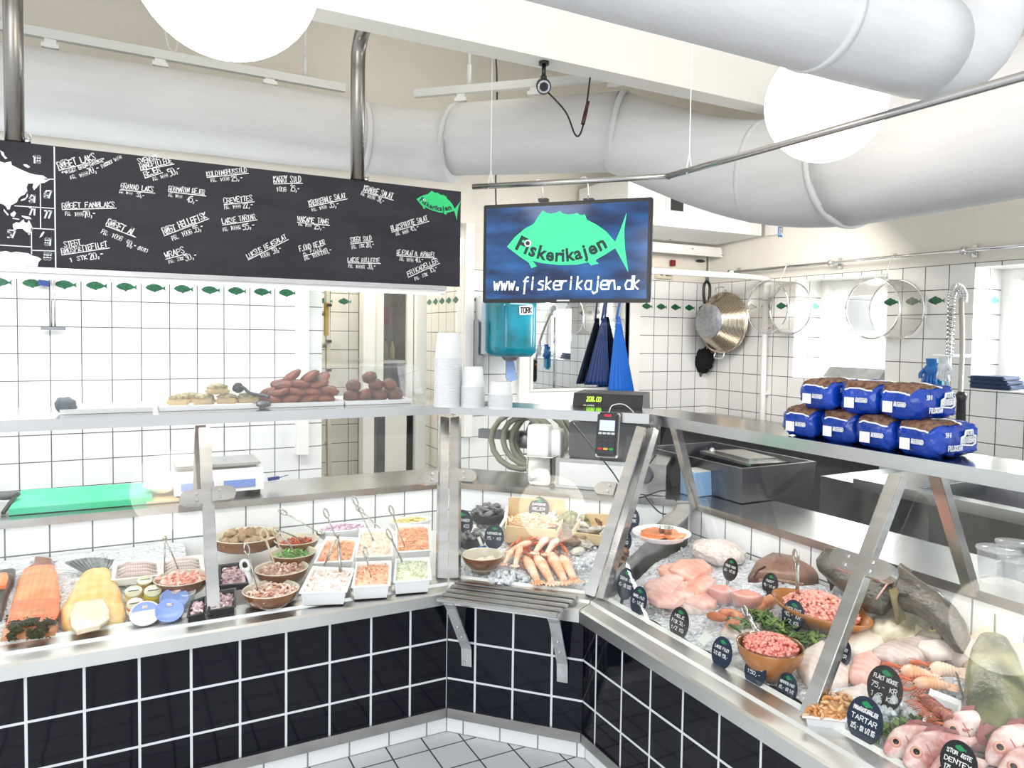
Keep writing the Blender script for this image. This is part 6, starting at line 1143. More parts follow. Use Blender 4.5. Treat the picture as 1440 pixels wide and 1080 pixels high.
# bowls and their fillings
c, r, h = bowl(RL, 256, 812, 37, .055, 'brown bowl of peeled prawns with tongs, left of the steel post'); heap(c-Vector((0, 0, .014)), r*.86, r*.86, .022, 120, 'shrimp', shr_m, 'pink peeled prawns heaped in the brown bowl left of the post', 'peeled_prawns', .012, RL, 1)
tongs(RL, (232, 757), [(231, 806), (250, 799)], 'steel tongs standing in the prawn bowl left of the post', .055)
c, r, h = bowl(RL, 347, 752, 45, .05, 'wide shallow brown dish of fried fish pieces right of the post', rb=.8); heap(c-Vector((0, 0, .018)), r*.84, r*.84, .022, 46, 'cube', isl('fried_fish', '8c6a3e', 'b9a184', .4), 'browned fish pieces in the wide shallow dish', 'fried_fish_pieces', .020, RL, 2)
c, r, h = bowl(RL, 417, 758, 31, .05, 'brown bowl with red pickled filling behind the green salad bowl'); heap(c-Vector((0, 0, .02)), r*.8, r*.8, .012, 60, 'shred', red_m, 'red pickled strips in the rear bowl', 'pickled_strips', .010, RL, 3)
c, r, h = bowl(RL, 412, 776, 32, .055, 'brown bowl of green salad with tongs'); heap(c-Vector((0, 0, .018)), r*.82, r*.82, .016, 90, 'leaf', grn_m, 'chopped green salad in the second bowl', 'green_salad', .010, RL, 4)
c, r, h = bowl(RL, 396, 798, 37, .055, 'brown bowl of mixed seafood with a flat pale spoon'); heap(c-Vector((0, 0, .016)), r*.84, r*.84, .016, 110, 'shrimp', mix_m, 'pinkish brown seafood mix in the third bowl', 'seafood_mix', .0105, RL, 5)
c, r, h = bowl(RL, 381, 828, 39, .055, 'front brown bowl of seafood salad nearest the glass'); heap(c-Vector((0, 0, .015)), r*.85, r*.85, .018, 120, 'shrimp', isl('front_mix', 'f6e4d6', 'c58a72'), 'pink seafood salad in the front bowl', 'seafood_salad', .0115, RL, 6)
blk = mat('black_tray', '1c1e22', .3)
for q, lab, fl in (([(306, 824), (353, 820), (349, 789), (307, 794)], 'black plastic tray of purple prawns under the wide dish', 'purplish prawns under film in the upper black tray'), ([(292, 860), (332, 853), (332, 826), (294, 832)], 'black plastic tray of prawns in front, right of the post', 'purplish prawns under film in the front black tray'), ([(262, 868), (290, 862), (289, 838), (268, 845)], 'black plastic tray peeking out left of the post', 'dark prawns in the black tray left of the post')):
    tr = quad_tray(RL, q, lab, .03, blk, .035, 'black_tray', 'tray', 'black prawn trays'); tray_fill(tr, 60, 'shrimp', prp2, fl, 'packed_prawns', .010, .012, .014, len(lab), fill=.72)
W = [([(420, 834), (488, 832), (499, 799), (440, 796)], 'white tray of pale pink seafood chunks at the front with tongs', 'pale pink seafood chunks in the front white tray', 90, 'cube', pale_m, .009), ([(494, 826), (549, 823), (551, 788), (501, 790)], 'white tray of orange shrimp salad in the middle of the front row', 'orange shrimp salad in the middle front tray', 90, 'shrimp', or_m, .0085), ([(553, 819), (607, 815), (604, 783), (556, 785)], 'white tray of white cubes with herbs at the right of the front row', 'white cubes with green herbs in the right front tray', 110, 'cube', wht_m, .0065),
     ([(441, 792), (496, 789), (503, 756), (459, 754)], 'white tray of orange and cream salad behind the front row', 'orange and cream salad in the left rear tray', 90, 'shrimp', car_m, .009), ([(499, 784), (552, 782), (553, 744), (506, 742)], 'white tray of pale cream salad in the second row', 'pale peach salad in the middle rear tray', 100, 'grain', isl('peach_salad', 'f8d9c2', 'fbeee2'), .008), ([(557, 777), (607, 774), (604, 737), (556, 737)], 'white tray of grated orange salad at the right of the second row', 'grated orange salad in the right rear tray', 150, 'shred', car_m, .008)]
for i, (q, lab, fl, n_, kd, m_, s) in enumerate(W): tr = quad_tray(RL, q, lab); tray_fill(tr, n_, kd, m_, fl, 'salad', s, .016, .014, i)
for (u, v, rp_, lab, m_, fl, kd) in ((481, 741, 38, 'white oval dish of purple onion salad at the back', purp_m, 'finely cut purple onion in the rear oval dish', 'grain'), (577, 731, 31, 'white oval dish of yellow egg salad at the back right', yel_m, 'yellow egg salad in the rear oval dish', 'grain')):
    c, r, h = bowl(RL, u, v, rp_, .05, lab, white_pl, white_pl, .6, 'white oval dishes'); heap(c-Vector((0, 0, .006)), r*.88, r*.53, .012, 130, kd, m_, fl, 'salad', .006, RL, u)
spoon(RL, 447, 748, 394, 718, 'long steel spoon lying back from the rear bowl', .07, .05); spoon(RL, 481, 775, 457, 718, 'steel spoon in the orange and cream salad'); spoon(RL, 528, 765, 498, 701, 'tall steel spoon in the peach salad'); spoon(RL, 540, 748, 503, 714, 'steel spoon leaning behind the tall one', .06, .05)
spoon(RL, 570, 771, 549, 714, 'steel spoon in the grated orange salad'); spoon(RL, 523, 817, 513, 772, 'thin steel spoon in the orange shrimp salad'); spoon(RL, 567, 792, 545, 747, 'steel spoon in the tray of white cubes'); spoon(RL, 390, 804, 370, 748, 'flat pale spoon in the seafood mix bowl', .06, .03, wd_m, .012); spoon(RL, 363, 832, 346, 768, 'curved steel spoon in the front bowl', .06, .02)
spoon(RL, 398, 788, 386, 744, 'pale spoon between the salad bowls', .06, .03, wd_m); spoon(RL, 354, 822, 343, 791, 'flat white scoop beside the black tray', .05, .02, white_pl, .014)
tongs(RL, (391, 745), [(421, 786), (432, 764)], 'steel tongs lying in the green salad bowl'); tongs(RL, (475, 752), [(455, 799), (479, 806)], 'steel tongs standing in the pale seafood tray')
# ------------------------------------------------------------------ SIGNS
navy = mat('sign_navy', '10243a', .3); blk_s = mat('sign_black', '0e1114', .35); sgreen = mat('sign_green', '1c8a55', .5)
def sign(run, u, v, rx, ry, lines, label, vb=None, m_=navy, tilt=.25, d=None, wide=None):
    vb = vb or v+ry*1.25; B = run.bed(u, vb) if d is None else run.P(0, 0, 0)
    c = hit(u, v, run.n, run.n.dot(B)+.012) if d is None else run.hit(u, v, d); H = size_at(c, ry)*1.0; Wd = H*.86 if wide is None else wide*H
    f = (-run.n+Vector((0, 0, tilt))); nrm = f.normalized(); x = Vector((0, 0, 1)).cross(nrm).normalized(); y = nrm.cross(x)
    t = thing('price_sign', label, 'price sign', c-Vector((0, 0, H*1.2)), 'round price signs'); mb = MB(); P = []
    for k in range(28):
        a = 2*PI*k/28+PI/2; px_, py_ = math.cos(a), math.sin(a); 
        P.append(c+x*Wd*px_*(1-.0*max(0, -py_))+y*H*py_)
    mb.prism([p-nrm*.0012 for p in P], nrm*.0024); mb.obj('sign_plate', m_, t)
    mb = MB(); mb.prism([c-y*H*.9+x*.010, c-y*H*.9-x*.010, c-y*H*1.55-x*.002, c-y*H*1.55+x*.002], nrm*.002); mb.obj('spike', m_, t)
    o_ = nrm*.0016; mb = MB(); n_ = len(lines)
    for i, tx in enumerate(lines):
        yy = .30-.40*i if n_ > 2 else .18-.42*i; hw = .74*math.sqrt(max(.2, 1-min(.8, abs(yy+.08))**2)); s = .21 if i else .17; hw = min(hw, len(tx)*.13); lettering(mb, tx, c+o_-x*Wd*hw+y*H*yy, c+o_+x*Wd*hw+y*H*(yy+.03), H*s, nrm, max(.0009, H*.036), rf)
    mb.obj('lettering', chalk, t)
    mb = MB(); mb.ngon([c+o_+x*(.32*Wd*px_/.054)+y*(H*.66+H*.16*pz_/.03) for px_, pz_ in FISH]); mb.obj('fish_mark', sgreen, t)
S = sign
S(RR, 880, 821, 19, 22, ['SASHIMI TUN', '45,- KR 100G'], 'round sign reading SASHIMI TUN at the left end of the right counter', 848)
S(RR, 898, 845, 13, 20, ['MAKREL FILET', '75,- 1/2 KG'], 'round navy sign in front of the pink fillets, beside the SASHIMI TUN sign', 868)
S(RR, 955, 876, 13, 22, ['HELE', 'FISK 50,-', '1/2 KG'], 'black round sign alone on the ice between the first navy pair', 898, blk_s)
S(RR, 1027, 801, 16, 16, ['TORSK ROGN', '60,- 1/2 KG'], 'black round sign behind the two tubs of spread', 822, blk_s)
S(RR, 1083, 822, 17, 16, ['RØGT', '90,- 1/2 KG'], 'black round sign just right of the two tubs, before the brown fish', 842, blk_s)
S(RR, 1115, 866, 17, 22, ['LAKSE FILET', '90,- KR', '1/2 KG'], 'navy sign in front of the leaf shaped dish of mince', 892)
S(RR, 1015, 918, 19, 22, ['LAKSE FILET', '1/2 KG 150,-'], 'navy sign reading LAKSE FILET left of the tartare bowl, near the glass', 942)
S(RR, 1062, 944, 19, 22, ['RØDSPÆTTE FILET', '150,-'], 'navy sign reading 150 in front of the tartare bowl', 966)
S(RR, 1107, 967, 19, 20, ['RØDSPÆTTE FILET', '65,- KR 1/2'], 'navy sign beside the steel post, right of the 150 sign', 984)
S(RR, 1180, 917, 17, 22, ['TORSKE FILET', '65,- KR'], 'navy sign half hidden right of the steel post', 940)
S(RR, 1244, 968, 27, 31, ['FLÅET ROKKE', '75,- KR', '1/2 KG'], 'large black sign reading FLÅET beside the orange langoustines', 1004, blk_s)
S(RR, 1216, 1013, 27, 32, ['MADAGASKARREJER', 'TARTAR', '225,- KR 1/2 KG'], 'large navy sign reading 225 above the herbs at the glass', 1048)
S(RR, 1348, 1073, 31, 30, ['STOR ÆGTE', 'DENTEX', '175,- 1/2 KG'], 'large black sign reading STOR DENTEX among the red fish heads', 1135, blk_s)
S(RR, 1310, 851, 13, 24, ['HEL FISK', '60,- KR', '1/2 KG'], 'tall black sign standing by the dark flatfish at the back', 880, blk_s, .15)
S(RR, 1326, 876, 11, 26, ['HELLEFLYNDER', '1/2 KG'], 'narrow black sign just right of the tall black one', 905, blk_s, -.1)
S(RR, 1173, 808, 20, 15, ['PANERET', 'FISK'], 'dark sign reading PANERET behind the mince dish', 832, blk_s)
S(RR, 1213, 815, 13, 22, ['LAKS', '1/2 KG'], 'black sign just right of the steel post before the dark flatfish', 845, blk_s)
S(RR, 1407, 861, 28, 25, ['SANDART FILET', '225,- 1/2 KG'], 'sign reading SANDART FILET at the right edge above pale fillets', 892, navy)
S(RM, 649, 737, 16, 20, ['MUSLINGER', '1/2 KG'], 'navy sign at the left of the corner counter before the mussel net', 762)
S(RM, 695, 755, 17, 17, ['HJERTEMUSLING', '75,- KG'], 'navy sign between the two mussel nets above the small bowl', 778)
S(RM, 758, 716, 14, 17, ['DANSKE', 'REJER', '272,- KG'], 'sign reading DANSKE REJER in the wooden shrimp crate', 742)
S(RM, 884, 730, 15, 18, ['ØSTERS', '8,- STK'], 'navy sign behind the divider, upper one next to the steel post', 752)
S(RM, 872, 760, 15, 19, ['SNEGLE', '95,- KG'], 'navy sign behind the divider, lower one next to the steel post', 782)
# ------------------------------------------------------------------ CORNER COUNTER
net_m = mat('dark_net', '23272f', .6, var=.5, scale=60, bump=.8, bscale=90)
mussel_m = mat('mussel_shell', '353b45', .15, col2='6d6a6e', scale=30, var=.4)
def mussel_proto(): mb = MB(); mb.blob((0, 0, 0), (.030, .0125, .0095), None, 3, .1, 2, 3); 
mb = MB(); rows = []
for i in range(9):
    s = -1+2*i/8; w = .0135*(1-s*s)**.5*(1-.25*s); hh = .0095*(1-s*s)**.5; rows.append([Vector((.036*s, w*math.cos(2*PI*j/14), hh*math.sin(2*PI*j/14))) for j in range(14)])
mb.grid(rows, True, True, True); mus = tag(mb.obj('mussel', mussel_m), 'blue black mussel heaped in the dark nets of the corner counter', 'mussel', 'mussels in the nets')
def net(u, v, rpx, h, label, n_, first, seed):
    c = RM.bed(u, v); r = size_at(c, rpx); mb = MB(); r_ = random.Random(seed)
    prof = [(.3, 0), (.8, .01), (1.0, h*.4), (.98, h*.72), (1.02, h*.85), (.93, h*.9), (.9, h*.7)]
    mb.grid([[c+Vector((r*q*math.cos(a)*(1+.08*noise.noise(Vector((a*2, z*30, seed)))), r*q*math.sin(a), z+.008*noise.noise(Vector((math.cos(a)*3, math.sin(a)*3, seed))))) for a in [2*PI*j/32 for j in range(32)]] for q, z in prof], True); tag(mb.obj('mussel_net', net_m), label, 'net', 'mussel nets')
    for i in range(n_):
        o = mus if (first and i == 0) else mus.copy()
        if not (first and i == 0): COL.objects.link(o)
        a = r_.uniform(0, 6.28); q = r*.86*r_.random()**.5; o.location = c+Vector((q*math.cos(a), q*math.sin(a), h*.72+.03*(1-(q/r)**2)+r_.uniform(-.004, .008))); o.rotation_euler = (r_.uniform(-.6, .6), r_.uniform(-.5, .5), r_.uniform(0, 6.28))
net(687, 736, 25, .06, 'open dark net full of mussels at the back left of the corner counter', 34, True, 1); net(663, 772, 17, .05, 'smaller dark net of mussels behind the little bowl', 16, False, 2)
mb = MB(); a, b_, c_ = RM.bed(667, 738, .075), RM.bed(673, 756, .06), RM.bed(678, 768, .03); mb.tube([a, b_, c_], .008, 6, flat=.3); mb.tube([RM.bed(713, 712, .08), RM.bed(711, 728, .07), RM.bed(703, 742, .05)], .008, 6, flat=.3); one(mb, 'paper_band', white, 'white paper bands tied round the mussel nets', 'band')
mb = MB(); mb.blob(RM.bed(674, 770, .016), (.028, .02, .012), None, 3, .4, 3); one(mb, 'blue_band', mat('band_blue', '3f78c4', .4, var=.4, scale=40), 'crumpled blue tag below the mussel net', 'tag')
veneer = mat('wood_veneer', 'ecd0a0', .6, var=.15, scale=3, stretch=(1, 1, 8))
def crate(q, label, h, back=None):      # open chip-wood box: footprint corners on the ice (front-left, front-right, back-right, back-left)
    P = [RM.bed(u, v, .004) for u, v in q]; t = thing('wooden_crate', label, 'crate', sum(P, Vector())/4, 'chip wood crates'); U = bedn(RM); hs = [h[0], h[1], h[2], h[3]]
    for i, nm in enumerate(('front_panel', 'side_panel', 'back_panel', 'side_panel')):
        a, b_ = P[i], P[(i+1) % 4]; nn_ = (b_-a).cross(U).normalized()*.006; mb = MB(); mb.prism([a, b_, b_+U*hs[i], a+U*hs[i]], nn_); mb.obj(nm, veneer, t)
    mb = MB(); mb.prism(P, U*.005); mb.obj('crate_floor', veneer, t); return P, U
P, U = crate([(712, 762), (782, 768), (795, 738), (716, 734)], 'chip wood crate of small shrimps standing behind the langoustines', (.075, .06, .12, .06))
c = sum(P, Vector())/4+U*.055; heap(c, .115, .09, .025, 150, 'shrimp', isl('crate_shrimp', 'f4b98e', 'fbe2c8'), 'small peach coloured shrimps filling the chip wood crate', 'crate_shrimps', .011, RM, 8, up=U)
P, U = crate([(806, 762), (858, 768), (866, 742), (820, 740)], 'chip wood crate of oysters at the right of the corner counter', (.045, .045, .06, .05)); oc = sum(P, Vector())/4+U*.02
oy_m = mat('oyster_shell', '9b958a', .6, col2='dcd7cb', scale=25, var=.4, bump=.9, bscale=50)
def oyster(p, s, lab, seed, grp='oysters'): mb = MB(); mb.blob(p, (s*1.1, s*.75, s*.4), rotm(.3*math.sin(seed), .25, seed*1.3), 3, .35, 3, seed); return one(mb, 'oyster', oy_m, lab, 'oyster', grp)
for i in range(6): oyster(oc+RM.a*(-.05+.05*(i % 3))+RM.n*(-.02+.05*(i//3))+U*.012*(i % 2), .034, 'grey oyster lying in the small wooden crate', i+1, 'oysters in the crate')
oyster(RM.bed(822, 764, .02), .036, 'open grey oyster leaning on the front of its crate', 9); oyster(RM.bed(812, 775, .014), .03, 'grey oyster lying on ice right of the brown crab', 12)
ck_m = mat('green_cockle', '8b8a58', .4, col2='56572f', scale=30, var=.5)
mb = MB(); r_ = random.Random(6); mb.blob((0, 0, 0), (.018, .016, .013), None, 2, .12, 3); ckp = tag(mb.obj('cockle', ck_m), 'olive green cockle in the heap behind the crates', 'cockle', 'cockles')
c0 = RM.bed(805, 740, .02)
for i in range(26):
    o = ckp if i == 0 else ckp.copy()
    if i: COL.objects.link(o)
    a = r_.uniform(0, 6.28); q = .075*r_.random()**.5; o.location = c0+RM.a*q*math.cos(a)+RM.n*q*math.sin(a)+Vector((0, 0, .05*(1-(q/.075)**2)+r_.uniform(0, .01))); o.rotation_euler = (r_.uniform(0, 3), r_.uniform(0, 3), r_.uniform(0, 3))
wh_m = mat('whelk_shell', '9c7a58', .5, col2='5c4432', scale=40, var=.4, bump=.5)
mb = MB(); mb.lathe([(0, -.02), (.012, -.016), (.017, -.006), (.014, .004), (.0155, .007), (.010, .016), (.011, .018), (.005, .028), (0, .034)], n=16); whp = tag(mb.obj('whelk', wh_m), 'brown whelk lying behind the oyster crate by the divider', 'whelk', 'whelks'); spots_w = [(832, 728), (843, 724), (851, 730), (845, 735), (858, 731), (872, 783), (866, 790), (878, 778), (862, 797), (873, 793)]
for i, (u, v) in enumerate(spots_w):
    o = whp if i == 0 else whp.copy()
    if i: COL.objects.link(o)
    o.location = RM.bed(u, v, .018); o.rotation_euler = (1.4+.3*i, i*.9, i*1.7); o.scale = (1.25,)*3
    if i > 4: o['label'] = 'brown whelk lying along the steel divider below the signs'; o['group'] = 'whelks at the divider'
c, r, h = bowl(RM, 679, 779, 30, .07, 'brown bowl with cream inside on ice in the corner counter', rb=.45)
for i in range(4): mb = MB(); mb.blob(c+Vector((-.025+.02*i, -.012+.012*(i % 2), -.026)), (.02, .015, .014), None, 2); one(mb, 'pale_shellfish', mat('pale_egg', 'f1d8c4', .35), 'pale rounded piece lying in the small corner bowl', 'shellfish', 'pieces in the corner bowl')
lang_m = mat('langoustine_shell', 'f3b083', .25, col2='fbdcc6', scale=14, var=.25, bump=.1); lang_r = mat('langoustine_red', 'e3744a', .3, var=.3, scale=25)
def langoustine(run, u0, v0, u1, v1, w, label, off=.022, claws=True, grp='langoustines', m_=None):
    A = run.bed(u0, v0, off); B = run.bed(u1, v1, off); t = thing('langoustine', label, 'langoustine', (A+B)/2-bedn(run)*off, grp); d = (B-A); L = d.length; d.normalize(); U = bedn(run); s = U.cross(d)
    rows = []; prof = [(0, .12), (.06, .55), (.16, .85), (.30, 1), (.42, .97), (.435, .78), (.46, .90), (.52, .90), (.535, .72), (.56, .84), (.62, .84), (.635, .66), (.66, .77), (.72, .77), (.735, .60), (.76, .70), (.82, .70), (.835, .54), (.86, .62), (.92, .60), (.96, .4)]
    for k, q in prof: rows.append([A+d*L*k+s*w*q*math.cos(2*PI*j/14)+U*(w*.85*q*math.sin(2*PI*j/14)+.006*math.sin(PI*k)) for j in range(14)])
    mb = MB(); mb.grid(rows, True, True, True); mb.obj('body', m_ or lang_m, t)
    mb = MB()
    for k in (-2, -1, 0, 1, 2): mb.blob(A+d*(L*.985)+s*k*w*.45+d*(w*.2*(2-abs(k))), (w*.75, w*.26, w*.14), frame(d+s*k*.22, U), 2)
    mb.obj('tail_fan', m_ or lang_m, t)
    for k in (-1, 1):
        if claws:
            mb = MB(); p = A+d*L*.08+s*k*w*.7; q = A-d*L*.12+s*k*w*1.5; e = A-d*L*.55+s*k*w*(1.0+.3*k); mb.tube([p, q, q.lerp(e, .35), q.lerp(e, .8), e], 0, 8, radii=[w*.18, w*.2, w*.36, w*.26, w*.07]); mb.obj('claw', lang_r, t)
        mb = MB(); mb.blob(A+d*L*.05+s*k*w*.34+U*w*.3, (w*.13,)*3, sub=2); mb.obj('eye', black_pl, t)
        mb = MB()
        for i in range(4): p = A+d*L*(.16+.08*i)+s*k*w*.7; mb.tube([p-U*w*.2, p+s*k*w*.9+U*w*.1-d*.01, p+s*k*w*1.5-U*w*.6-d*.025], w*.07, 5)
        mb.obj('legs', lang_r, t); mb = MB(); p = A+s*k*w*.15; mb.tube(smooth_path([p, p-d*L*.3+s*k*w*.8+U*.012, p-d*L*.55+s*k*w*2.2], 4), w*.035, 5); mb.obj('antenna', lang_r, t)
    return t
for i, (a, lab) in enumerate((((738, 783, 757, 820, .021), 'whole orange langoustine in the corner front row, leftmost'), ((753, 781, 777, 821, .023), 'whole orange langoustine, second from left in the corner front row'), ((772, 776, 795, 820, .024), 'whole orange langoustine, third from left in the corner front row'), ((789, 782, 808, 817, .022), 'reddish langoustine at the right of the corner front row'))): langoustine(RM, *a, lab)
for i, (a, lab) in enumerate((((722, 772, 708, 794, .014), 'small langoustine lying beside the little bowl'), ((733, 768, 724, 796, .015), 'langoustine lying on the heap above the front row, left one'), ((748, 762, 715, 777, .015), 'langoustine lying sideways on the heap'), ((770, 756, 752, 778, .017), 'langoustine with red head at the back of the heap'), ((785, 758, 768, 780, .016), 'langoustine at the back right of the heap'))): langoustine(RM, *a, lab, .04)
t = thing('crab', 'brown crab lying on ice between langoustines and oysters', 'crab', RM.bed(797, 760)); c = RM.bed(797, 758, .028); mb = MB(); mb.blob(c, (.05, .036, .02), frame(RM.a, bedn(RM)), 3, .08, 3); mb.obj('shell', mat('crab_brown', '8a6a52', .35, col2='5d4536', scale=16, var=.4, bump=.3), t)
for k in (-1, 1):
    mb = MB(); mb.tube(smooth_path([c+RM.a*k*.04, c+RM.a*k*.062-RM.n*.03, c+RM.a*k*.03-RM.n*.055]), 0, 8, radii=None) if False else mb.tube([c+RM.a*k*.04, c+RM.a*k*.062-RM.n*.03, c+RM.a*k*.045-RM.n*.045, c+RM.a*k*.02-RM.n*.055], 0, 8, radii=[.008, .009, .014, .004]); mb.obj('claw', MATS['crab_brown'], t)
    for i in range(3): mb = MB(); mb.tube([c+RM.a*k*.04+RM.n*.012*i, c+RM.a*k*.075+RM.n*.02*i+Vector((0, 0, .012)), c+RM.a*k*.09+RM.n*.022*i-Vector((0, 0, .015))], .005, 6); mb.obj('leg', MATS['crab_brown'], t)
ice_heap(RM, 775, 742, .06, .07, 'white ice heaped over the front of the shrimp crate', 80, 4); ice_heap(RM, 815, 795, .09, .02, 'loose ice with shells at the right front of the corner counter', 70, 5); ice_heap(RM, 715, 812, .08, .025, 'smooth ice mound in front of the small corner bowl', 80, 6)
# ------------------------------------------------------------------ RIGHT COUNTER
# round plate of salmon slices with a steel dish, resting on the divider
pc = Zp(930, 749, .815); pr = size_at(pc, 41); mb = MB(); fl = []
for j in range(72): fl.append(1+.012*math.sin(j*PI/2*1.0))
for q, z in ((.5, -.022), (.74, -.021), (.80, -.012), (.99, .0), (1.0, .003), (.97, .002), (.79, -.008), (.72, -.016), (.05, -.017)): pass
mb.grid([[pc+Vector((pr*q*fl[j]*math.cos(2*PI*j/72), pr*q*fl[j]*math.sin(2*PI*j/72), z)) for j in range(72)] for q, z in ((.5, -.022), (.74, -.021), (.80, -.012), (.99, .0), (1.0, .003), (.97, .002), (.79, -.008), (.72, -.016), (.05, -.017))], True, True, True)
one(mb, 'round_plate', white_pl, 'round white fluted plate of salmon slices resting on the bay divider', 'plate')
r_ = random.Random(9); mb = MB()
for i in range(34):
    a = r_.uniform(0, 6.28); q = pr*.62*r_.random()**.5; mb.blob(pc+Vector((q*math.cos(a), q*math.sin(a), -.010+.010*(1-q/pr))), (.042, .022, .006), rotm(r_.uniform(-.2, .2), r_.uniform(-.2, .2), r_.uniform(0, 6)), 2, .25, 3, i)
tag(mb.obj('salmon_slices', salmon), 'thin orange salmon slices covering the round white plate', 'salmon', None, 'stuff')
dc = Zp(936, 745, .83); mb = MB(); mb.lathe([(0, -.02), (.022, -.02), (.026, .008), (.028, .009), (.025, .008), (.021, -.008), (0, -.010)], dc, 24); one(mb, 'sauce_dish', chrome, 'small steel sauce dish in the middle of the round plate', 'dish'); mb = MB(); mb.lathe([(0, -.002), (.023, -.003), (.020, -.008)], dc, 20); tag(mb.obj('sauce', mat('cream_sauce', 'efe9d9', .4)), 'pale cream sauce in the small steel dish', 'sauce', None, 'stuff')
# bag of shelled prawns
mb = MB(); c = RR.bed(1010, 776, .03); mb.blob(c, (.085, .11, .045), rotm(0, 0, .3), 4, .16, 3, 2); o = one(mb, 'prawn_bag', mat('frosty_prawns', 'd9c6c0', .35, col2='efe6e2', scale=90, var=.2, bump=1, bscale=90), 'lumpy bag of pale pink prawns at the back left of the right counter', 'bag')
# pink fillets
for i, (secs, lab) in enumerate((
    ([(925, 803, 930, 797, .012), (935, 815, 962, 793, .022), (950, 818, 985, 800, .012)], 'pale pink fillet at the back of the pink pile'),
    ([(905, 826, 912, 820, .01), (920, 838, 945, 812, .024), (945, 838, 968, 812, .014)], 'pink fillet at the left of the pink pile'),
    ([(940, 803, 960, 788, .014), (955, 812, 990, 790, .022), (975, 818, 1003, 800, .012)], 'rounded pink fillet high on the pink pile'),
    ([(930, 840, 950, 822, .012), (950, 846, 975, 822, .024), (975, 842, 995, 822, .014)], 'pink fillet at the front of the pink pile'),
    ([(962, 830, 972, 812, .012), (980, 836, 998, 812, .022), (1000, 832, 1008, 818, .012)], 'pink fillet at the right of the pink pile'),
    ([(902, 838, 915, 828, .008), (925, 850, 940, 836, .018), (950, 852, 962, 842, .01)], 'thin pink fillet lying before the pink pile'))):
    fillet(RR, secs, pinkf if i % 2 else flesh('pink_fillet2', 'e79a88', 'f4c7b6', 12), lab, group='pink fillets', off=.018+.010*(i % 3), seed=i*3, rough=.3)
mb = MB(); r_ = random.Random(8)
for i in range(14): p = RR.bed(912+r_.uniform(0, 18), 832+r_.uniform(0, 16), .02); mb.tube(smooth_path([p, p+Vector((r_.uniform(-.02, .02), r_.uniform(-.02, .02), .012)), p+Vector((r_.uniform(-.03, .03), r_.uniform(-.03, .03), -.005))], 4), .006, 6)
tag(mb.obj('small_squid', mat('squid_purple', 'c7a6b4', .25, col2='f0e4e6', scale=60, var=.3)), 'tangled small purple squid at the front of the pink fillets', 'squid', None, 'stuff')
fillet(RR, [(935, 852, 945, 840, .008), (955, 862, 972, 838, .018), (985, 862, 1000, 842, .016), (1004, 858, 1008, 848, .008)], silver, 'silvery fillet on ice before the pink pile', seed=4)
fillet(RR, [(960, 848, 970, 836, .01), (985, 856, 1002, 836, .016), (1005, 852, 1012, 842, .008)], pinkf, 'rosy fillet beside the silvery one', off=.014, seed=7)
fillet(RR, [(1012, 892, 1022, 880, .008), (1035, 900, 1052, 876, .016), (1060, 892, 1078, 876, .012)], whitef, 'pale rosy fillet behind the tartare bowl', seed=12); fillet(RR, [(1052, 858, 1062, 848, .01), (1072, 858, 1085, 838, .018), (1086, 850, 1098, 838, .01)], roe, 'orange fillet between the spread tubs and the mince dish', seed=15)
cone_m = mat('crab_claw_orange', 'd98a5c', .3, col2='b9643a', scale=18, var=.3)
for i, (u, v, a) in enumerate(((1010, 868, .6), (1026, 862, 1.1), (1042, 868, .3), (1034, 876, 1.6))):
    p = RR.bed(u, v, .018); d = (RR.a*math.cos(a)+RR.n*math.sin(a)); mb = MB(); mb.tube([p-d*.035, p-d*.015, p+d*.012, p+d*.04], 0, 10, radii=[.009, .015, .013, .003]); one(mb, 'crab_claw', cone_m, ['orange brown crab claw in front of the spread tubs, leftmost', 'orange brown crab claw nearest the spread tubs', 'orange brown crab claw beside the herbs', 'orange brown crab claw nearest the glass'][i], 'crab claw', 'crab claws')
# tubs of spread
for i, (u, v, rp_, lab) in enumerate(((1017, 824, 23, 'clear tub of pink spread, left of two'), (1050, 831, 24, 'clear tub of pink spread, right of two with raised rim'))):
    c = RR.bed(u, v, .055); r = size_at(c, rp_); b_ = c-Vector((0, 0, .055)); sh = lambda q, z: [b_+Vector((r*q*abs(math.cos(a))**.7*(1 if math.cos(a) > 0 else -1), r*q*abs(math.sin(a))**.7*(1 if math.sin(a) > 0 else -1), z)) for a in [2*PI*k/36 for k in range(36)]]
    t = thing('spread_tub', lab, 'tub', b_, 'tubs of spread'); mb = MB(); mb.grid([sh(.65, .001), sh(.72, .004), sh(.92, .052), sh(1.0, .053), sh(1.0, .057), sh(.9, .057)], True); mb.obj('tub_body', clear_pl, t)
    mb = MB(); mb.grid([sh(.63, .006), sh(.82, .042), sh(.6, .046), sh(.05, .048)], True, True, True); tag(mb.obj('pink_spread', mat('pink_spread', 'ef9c8c', .35, bump=.3, bscale=40)), ['smooth pink spread in the left clear tub', 'smooth pink spread in the right clear tub'][i], 'spread', None, 'stuff')
def herbs(run, pts, n_, label, seed, s=.018): 
    mb = MB(); r_ = random.Random(seed)
    for _ in range(n_):
        u, v = r_.choice(pts); p = run.bed(u+r_.uniform(-14, 14), v+r_.uniform(-7, 7), r_.uniform(.006, .028)); piece(mb, p, rotm(r_.uniform(-.8, .8), r_.uniform(-.8, .8), r_.uniform(0, 6.28)), s*r_.uniform(.5, 1), 'leaf' if r_.random() < .6 else 'shred', r_)
    return tag(mb.obj('green_herbs', herb_m), label, 'herbs', None, 'stuff')
